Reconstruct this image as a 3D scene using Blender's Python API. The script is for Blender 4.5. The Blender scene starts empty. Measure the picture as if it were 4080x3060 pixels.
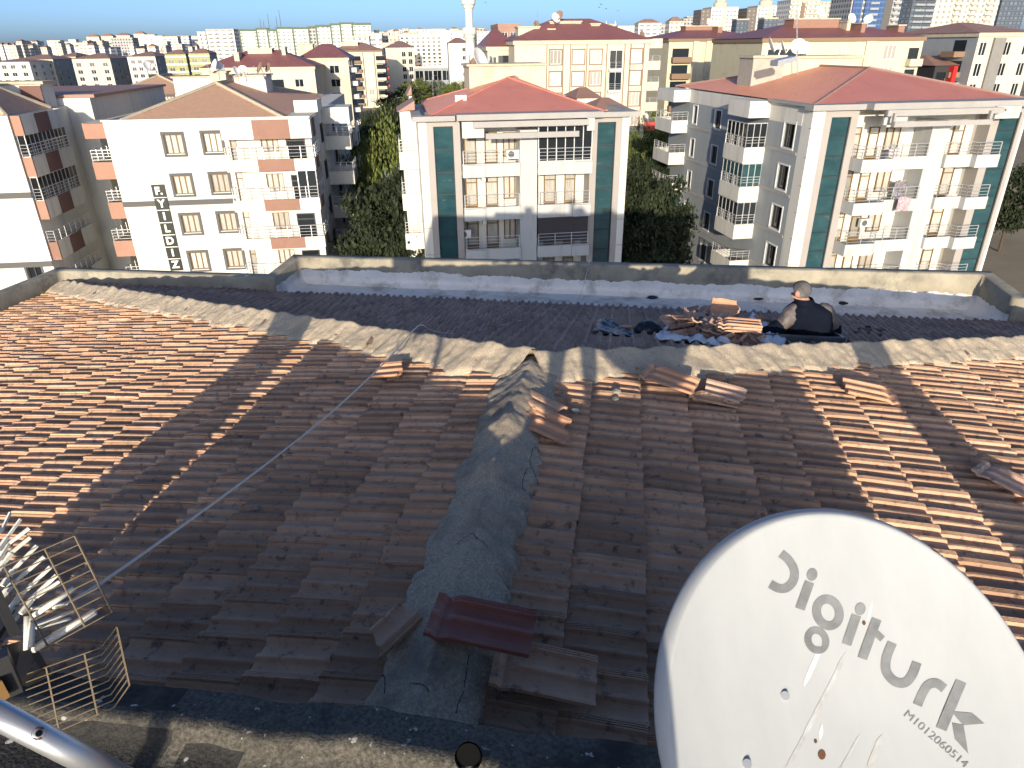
import bpy, bmesh, math, random
import numpy as np
from mathutils import Vector, Matrix, noise as mnoise
R = math.radians
SC = bpy.context.scene
COL = SC.collection
random.seed(7)
RNG = np.random.default_rng(7)

# ------------------------------------------------------------------ camera, sky, sun, exposure
FPX = 2760.0
PITCH = math.atan(1348 / FPX)
ROLL = 0.011
CC = Vector((0, math.cos(PITCH), -math.sin(PITCH)))
_u = Vector((0, math.sin(PITCH), math.cos(PITCH)))
_r = Vector((1, 0, 0))
CR = _r * math.cos(ROLL) - _u * math.sin(ROLL)
CU = _u * math.cos(ROLL) + _r * math.sin(ROLL)
cam = bpy.data.objects.new('camera', bpy.data.cameras.new('camera'))
COL.objects.link(cam)
cam.data.sensor_width = 36
cam.data.lens = FPX / 4080 * 36
cam.data.clip_start = 0.05
cam.data.clip_end = 40000
cam.matrix_world = Matrix(((CR.x, CU.x, -CC.x, 0), (CR.y, CU.y, -CC.y, 0), (CR.z, CU.z, -CC.z, 0), (0, 0, 0, 1)))
SC.camera = cam

SUN_AZ, SUN_EL = R(5.0), R(10.9)          # heading the sun's rays travel to, height of the sun
W = bpy.data.worlds.new('World')
SC.world = W
W.use_nodes = True
nt = W.node_tree
bg = nt.nodes['Background']
sky = nt.nodes.new('ShaderNodeTexSky')
sky.sky_type = 'NISHITA'
sky.sun_disc = False
sky.sun_elevation = SUN_EL
sky.sun_rotation = math.pi + SUN_AZ
sky.altitude = 1000
sky.air_density = 0.5
sky.dust_density = 3.4
sky.ozone_density = 2.8
nt.links.new(sky.outputs[0], bg.inputs[0])
bg.inputs[1].default_value = 0.15
sun = bpy.data.objects.new('sun', bpy.data.lights.new('sun', 'SUN'))
COL.objects.link(sun)
sun.data.energy = 4.5
sun.data.angle = R(0.5)
sun.data.color = (1.0, 0.87, 0.68)
RAY = Vector((math.sin(SUN_AZ) * math.cos(SUN_EL), math.cos(SUN_AZ) * math.cos(SUN_EL), -math.sin(SUN_EL)))
sun.rotation_euler = RAY.to_track_quat('-Z', 'Y').to_euler()
SC.view_settings.view_transform = 'Standard'
SC.view_settings.look = 'None'
SC.view_settings.exposure = 0.7
SC.view_settings.gamma = 1

# ------------------------------------------------------------------ measuring helpers (photo pixel -> point in the place)
def ray(px, py):
    return CC + CR * ((px - 2040) / FPX) + CU * ((1530 - py) / FPX)
def at_y(px, py, y):
    v = ray(px, py); return v * (y / v.y)
def at_z(px, py, z):
    v = ray(px, py); return v * (z / v.z)
def at_plane(px, py, p0, n):
    v = ray(px, py); return v * (p0.dot(n) / v.dot(n))
def at_d(px, py, d):
    return ray(px, py) * d

# ------------------------------------------------------------------ materials
MATS = {}
def mat(name, col, rough=0.85, col2=None, nscale=3.0, bump=0.0, bscale=60.0, metal=0.0, spec=0.3,
        isl=0.0, objr=0.0, stretch=(1, 1, 1), stain=None, stscale=1.5, stlo=0.55, sthi=0.7, coat=0.0, detail=6, trans=0.0):
    """Principled material: colour mottled by noise; per-island and per-object brightness; an optional second stain layer."""
    if name in MATS: return MATS[name]
    m = bpy.data.materials.new(name); m.use_nodes = True
    N = m.node_tree.nodes; L = m.node_tree.links
    b = N['Principled BSDF']
    b.inputs['Roughness'].default_value = rough
    b.inputs['Metallic'].default_value = metal
    b.inputs['Specular IOR Level'].default_value = spec
    if coat: b.inputs['Coat Weight'].default_value = coat
    c = col + (1,) if len(col) == 3 else col
    tc = N.new('ShaderNodeTexCoord'); mp = N.new('ShaderNodeMapping')
    mp.inputs['Scale'].default_value = stretch
    L.new(tc.outputs['Object'], mp.inputs[0])
    out = None
    if col2:
        n = N.new('ShaderNodeTexNoise'); n.inputs['Scale'].default_value = nscale; n.inputs['Detail'].default_value = detail
        n.inputs['Roughness'].default_value = 0.65
        L.new(mp.outputs[0], n.inputs[0])
        cr = N.new('ShaderNodeValToRGB'); cr.color_ramp.elements[0].position = 0.33; cr.color_ramp.elements[1].position = 0.67
        cr.color_ramp.elements[0].color = c; cr.color_ramp.elements[1].color = col2 + (1,)
        L.new(n.outputs[0], cr.inputs[0]); out = cr.outputs[0]
    else:
        rgb = N.new('ShaderNodeRGB'); rgb.outputs[0].default_value = c; out = rgb.outputs[0]
    if stain:
        n = N.new('ShaderNodeTexNoise'); n.inputs['Scale'].default_value = stscale; n.inputs['Detail'].default_value = 8
        n.inputs['Roughness'].default_value = 0.7
        L.new(mp.outputs[0], n.inputs[0])
        mr = N.new('ShaderNodeMapRange'); mr.inputs[1].default_value = stlo; mr.inputs[2].default_value = sthi
        L.new(n.outputs[0], mr.inputs[0])
        mx = N.new('ShaderNodeMixRGB'); L.new(mr.outputs[0], mx.inputs[0]); L.new(out, mx.inputs[1])
        mx.inputs[2].default_value = stain + (1,); out = mx.outputs[0]
    for amt, src in ((isl, 'isl'), (objr, 'obj')):
        if not amt: continue
        if src == 'isl':
            g = N.new('ShaderNodeNewGeometry'); o = g.outputs['Random Per Island']
        else:
            g = N.new('ShaderNodeObjectInfo'); o = g.outputs['Random']
        mr = N.new('ShaderNodeMapRange'); mr.inputs[3].default_value = 1 - amt; mr.inputs[4].default_value = 1 + amt
        L.new(o, mr.inputs[0])
        hs = N.new('ShaderNodeHueSaturation'); L.new(mr.outputs[0], hs.inputs['Value']); L.new(out, hs.inputs['Color'])
        out = hs.outputs[0]
    L.new(out, b.inputs['Base Color'])
    if bump:
        n = N.new('ShaderNodeTexNoise'); n.inputs['Scale'].default_value = bscale; n.inputs['Detail'].default_value = 5
        L.new(tc.outputs['Object'], n.inputs[0])
        bm = N.new('ShaderNodeBump'); bm.inputs['Strength'].default_value = bump; bm.inputs['Distance'].default_value = 0.02
        L.new(n.outputs[0], bm.inputs['Height']); L.new(bm.outputs[0], b.inputs['Normal'])
    MATS[name] = m
    return m

def stripes(m, axis, scale, strength, dist=0.05, sharp=False):
    """adds a ribbed bump (sheet metal seams, tile courses, slats) along one object axis"""
    N = m.node_tree.nodes; L = m.node_tree.links
    w = N.new('ShaderNodeTexWave'); w.bands_direction = axis; w.inputs['Scale'].default_value = scale
    tc = N.new('ShaderNodeTexCoord'); L.new(tc.outputs['Object'], w.inputs[0])
    bm = N.new('ShaderNodeBump'); bm.inputs['Strength'].default_value = strength; bm.inputs['Distance'].default_value = dist
    src = w.outputs[1]
    if sharp:
        pw = N.new('ShaderNodeMath'); pw.operation = 'POWER'; pw.inputs[1].default_value = 6; L.new(src, pw.inputs[0]); src = pw.outputs[0]
    L.new(src, bm.inputs['Height']); L.new(bm.outputs[0], N['Principled BSDF'].inputs['Normal'])
    return m

def far_wall(name, wall, win, pu=3.2, pz=3.0, fu=0.42, fz=0.45, band=None, zoff=0.0):
    """wall of a far block: rows of windows, floor bands, worked out from the wall's own axes"""
    if name in MATS: return MATS[name]
    m = bpy.data.materials.new(name); m.use_nodes = True
    N = m.node_tree.nodes; L = m.node_tree.links
    b = N['Principled BSDF']; b.inputs['Roughness'].default_value = 0.8
    tc = N.new('ShaderNodeTexCoord'); sp = N.new('ShaderNodeSeparateXYZ'); L.new(tc.outputs['Object'], sp.inputs[0])
    def math_(op, a, bb=None, c=None):
        n = N.new('ShaderNodeMath'); n.operation = op
        for i, v in enumerate((a, bb, c)):
            if v is None: continue
            if isinstance(v, (int, float)): n.inputs[i].default_value = v
            else: L.new(v, n.inputs[i])
        return n.outputs[0]
    u = math_('ADD', sp.outputs[0], sp.outputs[1])
    un = math_('FRACT', math_('DIVIDE', u, pu)); zn = math_('FRACT', math_('DIVIDE', math_('ADD', sp.outputs[2], zoff), pz))
    wu = math_('LESS_THAN', math_('ABSOLUTE', math_('SUBTRACT', un, 0.5)), fu / 2)
    wz = math_('LESS_THAN', math_('ABSOLUTE', math_('SUBTRACT', zn, 0.55)), fz / 2)
    msk = math_('MULTIPLY', wu, wz)
    g = N.new('ShaderNodeNewGeometry'); sn = N.new('ShaderNodeSeparateXYZ'); L.new(g.outputs['Normal'], sn.inputs[0])
    vert = math_('LESS_THAN', math_('ABSOLUTE', sn.outputs[2]), 0.5)
    msk = math_('MULTIPLY', msk, vert)
    wn = N.new('ShaderNodeTexWhiteNoise'); wn.noise_dimensions = '3D'
    cb = N.new('ShaderNodeCombineXYZ')
    L.new(math_('FLOOR', math_('DIVIDE', u, pu)), cb.inputs[0]); L.new(math_('FLOOR', math_('DIVIDE', math_('ADD', sp.outputs[2], zoff), pz)), cb.inputs[2])
    L.new(cb.outputs[0], wn.inputs[0])
    wm = N.new('ShaderNodeMixRGB'); L.new(wn.outputs[0], wm.inputs[0]); wm.inputs[1].default_value = win + (1,)
    wm.inputs[2].default_value = tuple(x * 0.5 + y * 0.3 for x, y in zip(win, wall)) + (1,)
    base = N.new('ShaderNodeMixRGB'); base.inputs[1].default_value = wall + (1,)
    base.inputs[2].default_value = (band or wall) + (1,)
    L.new(math_('MULTIPLY', math_('LESS_THAN', zn, 0.16), vert), base.inputs[0])
    mx = N.new('ShaderNodeMixRGB'); L.new(msk, mx.inputs[0]); L.new(base.outputs[0], mx.inputs[1]); L.new(wm.outputs[0], mx.inputs[2])
    L.new(mx.outputs[0], b.inputs['Base Color'])
    MATS[name] = m
    return m

# ------------------------------------------------------------------ mesh helpers
class MB:
    def __init__(s): s.v = []; s.f = []; s.m = []
    def add(s, vs, fs, mi=0):
        o = len(s.v); s.v += [tuple(v) for v in vs]; s.f += [tuple(i + o for i in f) for f in fs]; s.m += [mi] * len(fs)
    def box(s, x0, x1, y0, y1, z0, z1, mi=0):
        if x0 > x1: x0, x1 = x1, x0
        if y0 > y1: y0, y1 = y1, y0
        if z0 > z1: z0, z1 = z1, z0
        s.add([(x, y, z) for z in (z0, z1) for y in (y0, y1) for x in (x0, x1)],
              [(0, 2, 3, 1), (4, 5, 7, 6), (0, 1, 5, 4), (2, 6, 7, 3), (0, 4, 6, 2), (1, 3, 7, 5)], mi)
    def tube(s, pts, r, n=8, mi=0, cap=True):
        pts = [Vector(p) for p in pts]; rs = r if isinstance(r, (list, tuple)) else [r] * len(pts)
        rings = []
        for i, p in enumerate(pts):
            t = (pts[min(i + 1, len(pts) - 1)] - pts[max(i - 1, 0)]).normalized()
            a = t.cross(Vector((0, 0, 1)))
            if a.length < 1e-3: a = t.cross(Vector((0, 1, 0)))
            a.normalize(); b = t.cross(a)
            rings.append([p + (a * math.cos(q) + b * math.sin(q)) * rs[i] for q in [2 * math.pi * k / n for k in range(n)]])
        vs = [v for rg in rings for v in rg]
        fs = [(i * n + k, i * n + (k + 1) % n, (i + 1) * n + (k + 1) % n, (i + 1) * n + k) for i in range(len(pts) - 1) for k in range(n)]
        if cap: fs += [tuple(range(n))[::-1], tuple((len(pts) - 1) * n + k for k in range(n))]
        s.add(vs, fs, mi)
    def bar(s, a, b, w, t, up=Vector((0, 0, 1)), mi=0):
        """rectangular bar from a to b, w wide, t thick along up"""
        a = Vector(a); b = Vector(b); d = (b - a).normalized(); sd = d.cross(up)
        if sd.length < 1e-4: sd = d.cross(Vector((0, 1, 0)))
        sd.normalize(); u = sd.cross(d)
        vs = []
        for p in (a, b):
            for q, k in ((-1, -1), (1, -1), (1, 1), (-1, 1)): vs.append(p + sd * (q * w / 2) + u * (k * t / 2))
        s.add(vs, [(0, 1, 2, 3)[::-1], (4, 5, 6, 7), (0, 1, 5, 4), (1, 2, 6, 5), (2, 3, 7, 6), (3, 0, 4, 7)], mi)
    def prism(s, poly, d, mi=0):
        """polygon (3-D points) extruded by vector d"""
        n = len(poly); p = [Vector(v) for v in poly]; d = Vector(d)
        s.add(p + [v + d for v in p], [tuple(range(n))[::-1], tuple(range(n, 2 * n))] + [(i, (i + 1) % n, n + (i + 1) % n, n + i) for i in range(n)], mi)
    def lathe(s, prof, n=24, mi=0):
        vs = [(r * math.cos(2 * math.pi * k / n), r * math.sin(2 * math.pi * k / n), z) for r, z in prof for k in range(n)]
        s.add(vs, [(i * n + k, i * n + (k + 1) % n, (i + 1) * n + (k + 1) % n, (i + 1) * n + k) for i in range(len(prof) - 1) for k in range(n)], mi)
    def mesh(s, name, mats, smooth=False):
        me = bpy.data.meshes.new(name)
        me.from_pydata(s.v, [], s.f)
        for m in (mats if isinstance(mats, (list, tuple)) else [mats]): me.materials.append(m)
        if len(set(s.m)) > 1 or (s.m and s.m[0]): me.polygons.foreach_set('material_index', s.m)
        if smooth: me.polygons.foreach_set('use_smooth', [True] * len(s.f))
        me.update(); return me
    def build(s, name, mats, parent=None, smooth=False):
        return ob(name, s.mesh(name, mats, smooth), parent)

def ob(name, me, parent=None, loc=None, rot=None):
    o = bpy.data.objects.new(name, me); COL.objects.link(o)
    if parent: o.parent = parent
    if loc is not None: o.location = loc
    if rot is not None: o.rotation_euler = rot
    return o
def tag(o, label=None, cat=None, group=None, kind=None):
    if label: o['label'] = label
    if cat: o['category'] = cat
    if group: o['group'] = group
    if kind: o['kind'] = kind
    return o
def thing(name, label, cat, loc=(0, 0, 0), rz=0.0, group=None):
    o = bpy.data.objects.new(name, None); COL.objects.link(o); o.empty_display_size = 0.2
    o.location = loc; o.rotation_euler = (0, 0, rz)
    return tag(o, label, cat, group)
def copy_tree(o, parent=None):
    c = o.copy(); COL.objects.link(c); c.parent = parent
    for ch in list(o.children): copy_tree(ch, c)
    return c
def np_mesh(name, V, Fq, mats, smooth=True, mi=None):
    """fast mesh from arrays of vertices and quads"""
    me = bpy.data.meshes.new(name)
    me.vertices.add(len(V)); me.vertices.foreach_set('co', np.asarray(V, np.float32).ravel())
    me.loops.add(len(Fq) * 4); me.loops.foreach_set('vertex_index', np.asarray(Fq, np.int32).ravel())
    me.polygons.add(len(Fq)); me.polygons.foreach_set('loop_start', np.arange(0, len(Fq) * 4, 4, dtype=np.int32))
    me.polygons.foreach_set('use_smooth', np.full(len(Fq), smooth))
    for m in (mats if isinstance(mats, (list, tuple)) else [mats]): me.materials.append(m)
    if mi is not None: me.polygons.foreach_set('material_index', np.asarray(mi, np.int32))
    me.update(calc_edges=True); me.validate()
    return me
def nz(x, y=0.0, z=0.0): return mnoise.noise(Vector((x, y, z)))

# ------------------------------------------------------------------ ground
G = -21.0
m_soil = mat('soil', (0.20, 0.165, 0.115), 0.95, (0.30, 0.25, 0.17), 0.05, stain=(0.10, 0.12, 0.05), stscale=0.02)
m_asph = mat('asphalt', (0.045, 0.045, 0.048), 0.9, (0.06, 0.06, 0.06), 0.6)
m_pave = mat('paving', (0.22, 0.21, 0.19), 0.9, (0.28, 0.26, 0.23), 0.8)
b = MB(); b.add([(-16000, -300, G), (16000, -300, G), (16000, 26000, G), (-16000, 26000, G)], [(0, 1, 2, 3)])
tag(b.build('ground', m_soil), kind='structure')

# ------------------------------------------------------------------ our tiled roof (local x = lateral, y = along the ridge away from the camera)
TH = R(9.0)
D1 = Vector((math.cos(TH), -math.sin(TH), 0)); D2 = Vector((math.sin(TH), math.cos(TH), 0)); UP = Vector((0, 0, 1))
APEX = Vector((0.160, 4.971, -2.3))
SL, SR, SF = 0.175, 0.160, 0.275
EAVE_Y, EAVE_L, EAVE_R = 6.02, -9.46, 10.35
own = thing('tiled_roof_building', 'building under the camera with orange clay tile roof, mortar ridges and concrete parapet', 'building', (APEX.x, APEX.y, G), -TH)
OWN_M = Matrix.Translation((APEX.x, APEX.y, G)) @ Matrix.Rotation(-TH, 4, 'Z')
OWN_I = OWN_M.inverted()
AZ = APEX.z - G                      # apex height in local z
def loc(p): return OWN_I @ Vector(p)
def zroof(la, al): return AZ - max(-SL * la, SR * la, SF * al, 0.0)
NL = Vector((-SL, 0, 1)).normalized(); NR = Vector((SR, 0, 1)).normalized(); NF = Vector((0, SF, 1)).normalized()
ROT = OWN_M.to_3x3()
def on_roof(px, py, lift=0.0):
    """where the photo's pixel meets the roof surface, local coordinates"""
    best = None
    for n in (NL, NR, NF):
        p = loc(at_plane(px, py, APEX + UP * lift, ROT @ n))
        if abs(p.z - lift - zroof(p.x, p.y)) < 0.01 and (best is None): best = p
    if best is None: best = loc(at_plane(px, py, APEX + UP * lift, ROT @ NF))
    return best

_a, _b, _c = on_roof(2965, 1386), on_roof(3361, 1408), on_roof(3304, 1349, .13)
HATCH = (_a.x, _b.x, (_a.y + _b.y) / 2, max(_c.y, (_a.y + _b.y) / 2 + .55))       # lateral and along extents of the hatch opening
m_tile = mat('clay_tile', (0.41, 0.24, 0.15), 0.85, (0.49, 0.315, 0.205), 5, bump=0.25, bscale=90, isl=0.26,
             stain=(0.12, 0.09, 0.075), stscale=17, stlo=0.545, sthi=0.68, stretch=(1, 1, 1))
m_tile_far = mat('weathered_clay_tile', (0.38, 0.245, 0.18), 0.88, (0.46, 0.315, 0.24), 6, bump=0.25, bscale=80, isl=0.2,
             stain=(0.12, 0.10, 0.085), stscale=12, stlo=0.54, sthi=0.68)
m_tile_dk = mat('shade_dark_clay_tile', (0.20, 0.125, 0.09), .9, (0.27, 0.175, 0.13), 9, bump=.25, bscale=80, stain=(.09, .075, .065), stscale=12)  # darkened clay: the heap's missing shade is put into the tile colour
m_tile_new = mat('new_clay_tile', (0.48, 0.255, 0.15), 0.75, (0.55, 0.32, 0.20), 6, bump=0.15, bscale=90)
m_tile_maroon = mat('maroon_clay_tile', (0.24, 0.085, 0.06), 0.45, (0.30, 0.115, 0.08), 7, bump=0.15, bscale=80)
m_mortar = mat('ridge_mortar', (0.37, 0.305, 0.22), 0.97, (0.60, 0.50, 0.37), 75, bump=0.45, bscale=150, stain=(0.32, 0.27, 0.20), stscale=2.2, stlo=0.50, sthi=0.75, detail=3)
m_conc = mat('parapet_concrete', (0.25, 0.225, 0.175), 0.93, (0.37, 0.335, 0.255), 2.2, bump=0.2, bscale=40, stain=(0.12, 0.115, 0.10), stscale=1.6, stlo=0.5, sthi=0.68, detail=8)
m_coat = mat('waterproof_coat', (0.70, 0.67, 0.62), 0.95, (0.82, 0.79, 0.74), 2.5, bump=0.2, bscale=30, stain=(0.42, 0.39, 0.34), stscale=1.7, stlo=0.5, sthi=0.65)
m_deck = mat('roof_deck', (0.03, 0.026, 0.022), 1.0)
m_render = mat('rough_render', (0.42, 0.40, 0.36), 0.95, (0.5, 0.48, 0.43), 0.8)
m_lipx = None
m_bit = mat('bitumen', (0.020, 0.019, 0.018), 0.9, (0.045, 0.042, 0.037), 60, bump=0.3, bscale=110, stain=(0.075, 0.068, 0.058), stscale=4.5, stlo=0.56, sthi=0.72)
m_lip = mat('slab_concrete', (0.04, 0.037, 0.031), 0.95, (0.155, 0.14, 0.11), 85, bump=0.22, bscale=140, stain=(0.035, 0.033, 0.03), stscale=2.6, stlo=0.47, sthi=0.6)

PROF = [(0.0, .014), (.06, .015), (.085, .010), (.115, .002), (.15, 0), (.26, -.0015), (.36, 0), (.405, .003), (.435, .0155), (.455, .0185), (.53, .0185), (.55, .015), (.585, .003), (.62, 0), (.72, -.0015), (.80, 0),
        (.845, .004), (.868, .020), (.88, .0225), (.905, .0225), (.908, .017), (.918, .017), (.921, .0235), (.945, .0235), (.948, .018), (.958, .018), (.961, .0245), (.986, .0245), (.989, .019), (.996, .019), (.998, .0255), (1.02, .0255)]
TW, TL, TX = 0.235, 0.40, 0.365      # tile width, length, exposed length
def tile_base(spoon=True):
    st = [(0.0, 0.55), (0.045, 0.75), (0.10, 1.0), (0.36, 1.0), (0.39, 0.95), (0.40, 0.75)]
    V = []
    for l, k in st:
        for u, h in PROF: V.append((l, u * TW, 1.3 * h * k + 0.042 * l / TL + 0.004))
    n = len(PROF)
    for u, h in PROF: V.append((0.40, u * TW, 1.3 * h * 0.75 + 0.042 + 0.004 - 0.036))      # nose face
    Fq = [(i * n + j, (i + 1) * n + j, (i + 1) * n + j + 1, i * n + j + 1) for i in range(len(st)) for j in range(n - 1)]
    o = len(V)                                                                            # overlapping side face
    for l, k in st: V.append((l, 1.02 * TW, 0.042 * l / TL - 0.018))
    Fq += [(i * n + n - 1, (i + 1) * n + n - 1, o + i + 1, o + i) for i in range(len(st) - 1)]
    return np.array(V), np.array(Fq)
TBV, TBF = tile_base()
def tile_field(name, d, e, slope, keep, r0, rmax, lo, hi, material, rib=1.0):
    """one roof plane's tiles as one mesh. d: downhill, e: left-hand of downhill (local unit 2-D vectors)"""
    ca, sa = 1 / math.sqrt(1 + slope * slope), slope / math.sqrt(1 + slope * slope)
    X = np.array([d[0] * ca, d[1] * ca, -sa]); Y = np.array([e[0], e[1], 0.0]); Zn = np.cross(X, Y)
    Vs = []; Fs = []; o = 0
    for k in range(int(rmax / (TX * ca)) + 2):
        rr = r0 + k * TX * ca
        for j in range(int(lo / TW) - 1, int(hi / TW) + 1):
            w = j * TW + RNG.normal() * 0.002
            cx = d[0] * (rr + .17) + e[0] * (w + TW / 2); cy = d[1] * (rr + .17) + e[1] * (w + TW / 2)
            if not keep(cx, cy): continue
            wav = 0.020 * nz(cx * 0.7, cy * 0.9, 3) + 0.008 * nz(cx * 2, cy * 2, 9)
            T = TBV.copy()
            if rib != 1.0: T[:, 2] *= rib
            ang = RNG.normal() * 0.010; tw = RNG.normal() * 0.012; ti = RNG.normal() * 0.008
            l = T[:, 0] - .2; u = T[:, 1] - TW / 2
            T2 = np.stack([T[:, 0] - ang * u, T[:, 1] + ang * l, T[:, 2] + tw * u + ti * l], 1)
            T2[:, 0] += RNG.normal() * 0.006; T2[:, 2] += wav + RNG.normal() * 0.0025
            P = np.outer(T2[:, 0], X) + np.outer(T2[:, 1], Y) + np.outer(T2[:, 2], Zn)
            P += np.array([d[0] * rr + e[0] * w, d[1] * rr + e[1] * w, AZ - slope * rr])
            Vs.append(P); Fs.append(TBF + o); o += len(P)
    return ob(name, np_mesh(name, np.concatenate(Vs), np.concatenate(Fs), material, False), own)
def in_hatch(x, y, m=0.0): return HATCH[0] - m < x < HATCH[1] + m and HATCH[2] - m < y < HATCH[3] + m
def k_left(x, y): return EAVE_L + .05 < x < -0.05 and -7 < y < EAVE_Y - .05 and -SL * x > SF * y - .02
def k_right(x, y): return 0.05 < x < EAVE_R - .05 and -7 < y < EAVE_Y - .05 and SR * x > SF * y - .02
def k_far(x, y): return 0.05 < y < EAVE_Y + .1 and EAVE_L + .05 < x < EAVE_R - .05 and SF * y > max(-SL * x, SR * x) - .02 and not in_hatch(x, y, .05)
tl = tile_field('roof_tiles', (-1, 0), (0, -1), SL, k_left, 0.08, 9.5, -6.1, 7.1, m_tile)
tr = tile_field('roof_tiles', (1, 0), (0, 1), SR, k_right, 0.08, 10.4, -7.1, 6.1, m_tile)
tf = tile_field('roof_tiles', (0, 1), (-1, 0), SF, k_far, 0.05, 6.1, -10.4, 9.5, m_tile_far, 1.55)
tf['label'] = 'greyer weathered tiles of the shaded far slope'

b = MB()
cs = 0.17
for i in range(int((EAVE_L - .1) / cs), int((EAVE_R + .1) / cs)):
    for j in range(int(-7 / cs), int(6.1 / cs)):
        x0, x1, y0, y1 = i * cs, (i + 1) * cs, j * cs, (j + 1) * cs
        if in_hatch((x0 + x1) / 2, (y0 + y1) / 2, -0.02): continue
        b.add([(x, y, zroof(x, y) - 0.02) for x, y in ((x0, y0), (x1, y0), (x1, y1), (x0, y1))], [(0, 1, 2, 3)])
b.build('roof_deck', m_deck, own)

MV = {}
m_mortar_d = mat('weathered_mortar', (0.29, 0.24, 0.175), 0.97, (0.52, 0.43, 0.32), 75, bump=0.45, bscale=150, stain=(0.19, 0.16, 0.125), stscale=2.2, stlo=0.46, sthi=0.66, detail=3)
def mortar(name, p0, p1, wl, wr, H, scal, seed, bumps=(), m=None):
    """lumpy mortar bedding along a hip or ridge, sitting over the tile edges"""
    p0 = Vector(p0).to_2d(); p1 = Vector(p1).to_2d(); d = (p1 - p0); Ln = d.length; d.normalize(); q = Vector((-d.y, d.x))
    ns = int(Ln / 0.022); nt_ = 34
    V = []
    for i in range(ns + 1):
        s = Ln * i / ns
        jl = wl * (1 + .28 * nz(s * 2.3, seed, 1) + .22 * nz(s * 8, seed, 2) + .14 * nz(s * 23, seed, 5))
        jr = wr * (1 + .28 * nz(s * 2.3, seed, 3) + .22 * nz(s * 8, seed, 4) + .14 * nz(s * 23, seed, 6))
        sc = scal * (abs(math.cos(math.pi * s / 0.39 + 1.3 * nz(s * .8, seed)))) ** 1.6 * (0.75 + 0.9 * nz(s * 1.3, seed, 8))
        for k in range(nt_ + 1):
            t = -1 + 2 * k / nt_
            off = (jl if t > 0 else jr) * t
            p = p0 + d * s + q * off
            a = abs(t)
            h = H * min(1.0, .35 + .65 * (Ln - s) / .9 if m is not None else 1.0) * (1 - a ** 1.15) + sc * max(0, 1 - a * 2.4) + 0.052 + 0.016 * nz(p.x * 4, p.y * 4, seed) + 0.010 * nz(p.x * 13, p.y * 13, seed) + 0.007 * nz(p.x * 31, p.y * 31, seed) + 0.006 * nz(p.x * 70, p.y * 70, seed)
            for bs, bt, br, bh in bumps:
                r2 = ((s - bs) ** 2 + (off - bt) ** 2) / br ** 2
                if r2 < 1: h += bh * (1 - r2) ** 2
            if k in (0, nt_): h = 0.0
            elif k in (1, nt_ - 1): h = 0.04 + 0.008 * nz(s * 20, seed, 7)
            V.append((p.x, p.y, zroof(p.x, p.y) + h))
    n = nt_ + 1
    Fq = [(i * n + k, (i + 1) * n + k, (i + 1) * n + k + 1, i * n + k + 1) for i in range(ns) for k in range(nt_)]
    o = ob(name, np_mesh(name, V, Fq, m or m_mortar), own); MV[o.name] = np.array(V); return o
sp = mortar('ridge_mortar', (0, -3.7), (0, 0.12), 0.245, 0.235, 0.115, 0.012, 1.7, bumps=((3.75 - 1.75, .05, .16, .05), (3.75 - 1.2, .06, .2, .04)), m=m_mortar_d)
hl_ = mortar('hip_mortar', (0, 0), (EAVE_L, 5.93), 0.33, 0.24, 0.105, 0.032, 4.2)
_cr = 1
mortar('hip_mortar', (0, 0), (EAVE_R, EAVE_Y), 0.24, 0.34, 0.10, 0.030, 8.8)

m_crack = mat('crack', (0.02, 0.018, 0.015), 1.0)
def crack(o, pts, w, sc, ox, oy):
    V = MV[o.name]; P = []
    for i in range(len(pts) - 1):
        a, c = Vector(pts[i]), Vector(pts[i + 1]); n = max(2, int((c - a).length / 7))
        P += [a.lerp(c, k / n) + Vector((5 * nz(i * 3 + k * .9, a.x * .1), 5 * nz(i * 3 + k * .9, a.y * .1, 4))) for k in range(n)]
    Q = []
    for p in P:
        q = on_roof(ox + p.x / sc, oy + p.y / sc, .10); k = int(np.argmin((V[:, 0] - q.x) ** 2 + (V[:, 1] - q.y) ** 2)); Q.append(Vector((q.x, q.y, V[k, 2] + .004)))
    b = MB(); L = []; R2 = []
    for i, q in enumerate(Q):
        d = (Q[min(i + 1, len(Q) - 1)] - Q[max(i - 1, 0)]); d.z = 0; d.normalize(); s_ = Vector((-d.y, d.x, 0)) * w * (.5 + .5 * abs(nz(i * .7, w * 99))); L.append(q + s_); R2.append(q - s_)
    n = len(Q); b.add(L + R2, [(i, i + 1, n + i + 1, n + i) for i in range(n - 1)]); b.build('crack', m_crack, o)
for pts in ([(1420, 665), (1340, 680), (1325, 740), (1310, 800), (1325, 840), (1290, 860), (1260, 930), (1255, 1000), (1280, 1030)], [(1325, 840), (1370, 890), (1375, 930)], [(770, 1450), (830, 1420), (880, 1415), (960, 1460), (1010, 1490)]): crack(sp, pts, .0026, 1.843, 1400, 1400)
for pts in ([(900, 820), (880, 950), (860, 1050), (830, 1120), (815, 1200)], [(330, 870), (365, 930), (368, 1070)], [(530, 1030), (600, 1060), (660, 1110)]): crack(sp, pts, .0026, 1.58, 1300, 2100)

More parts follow.
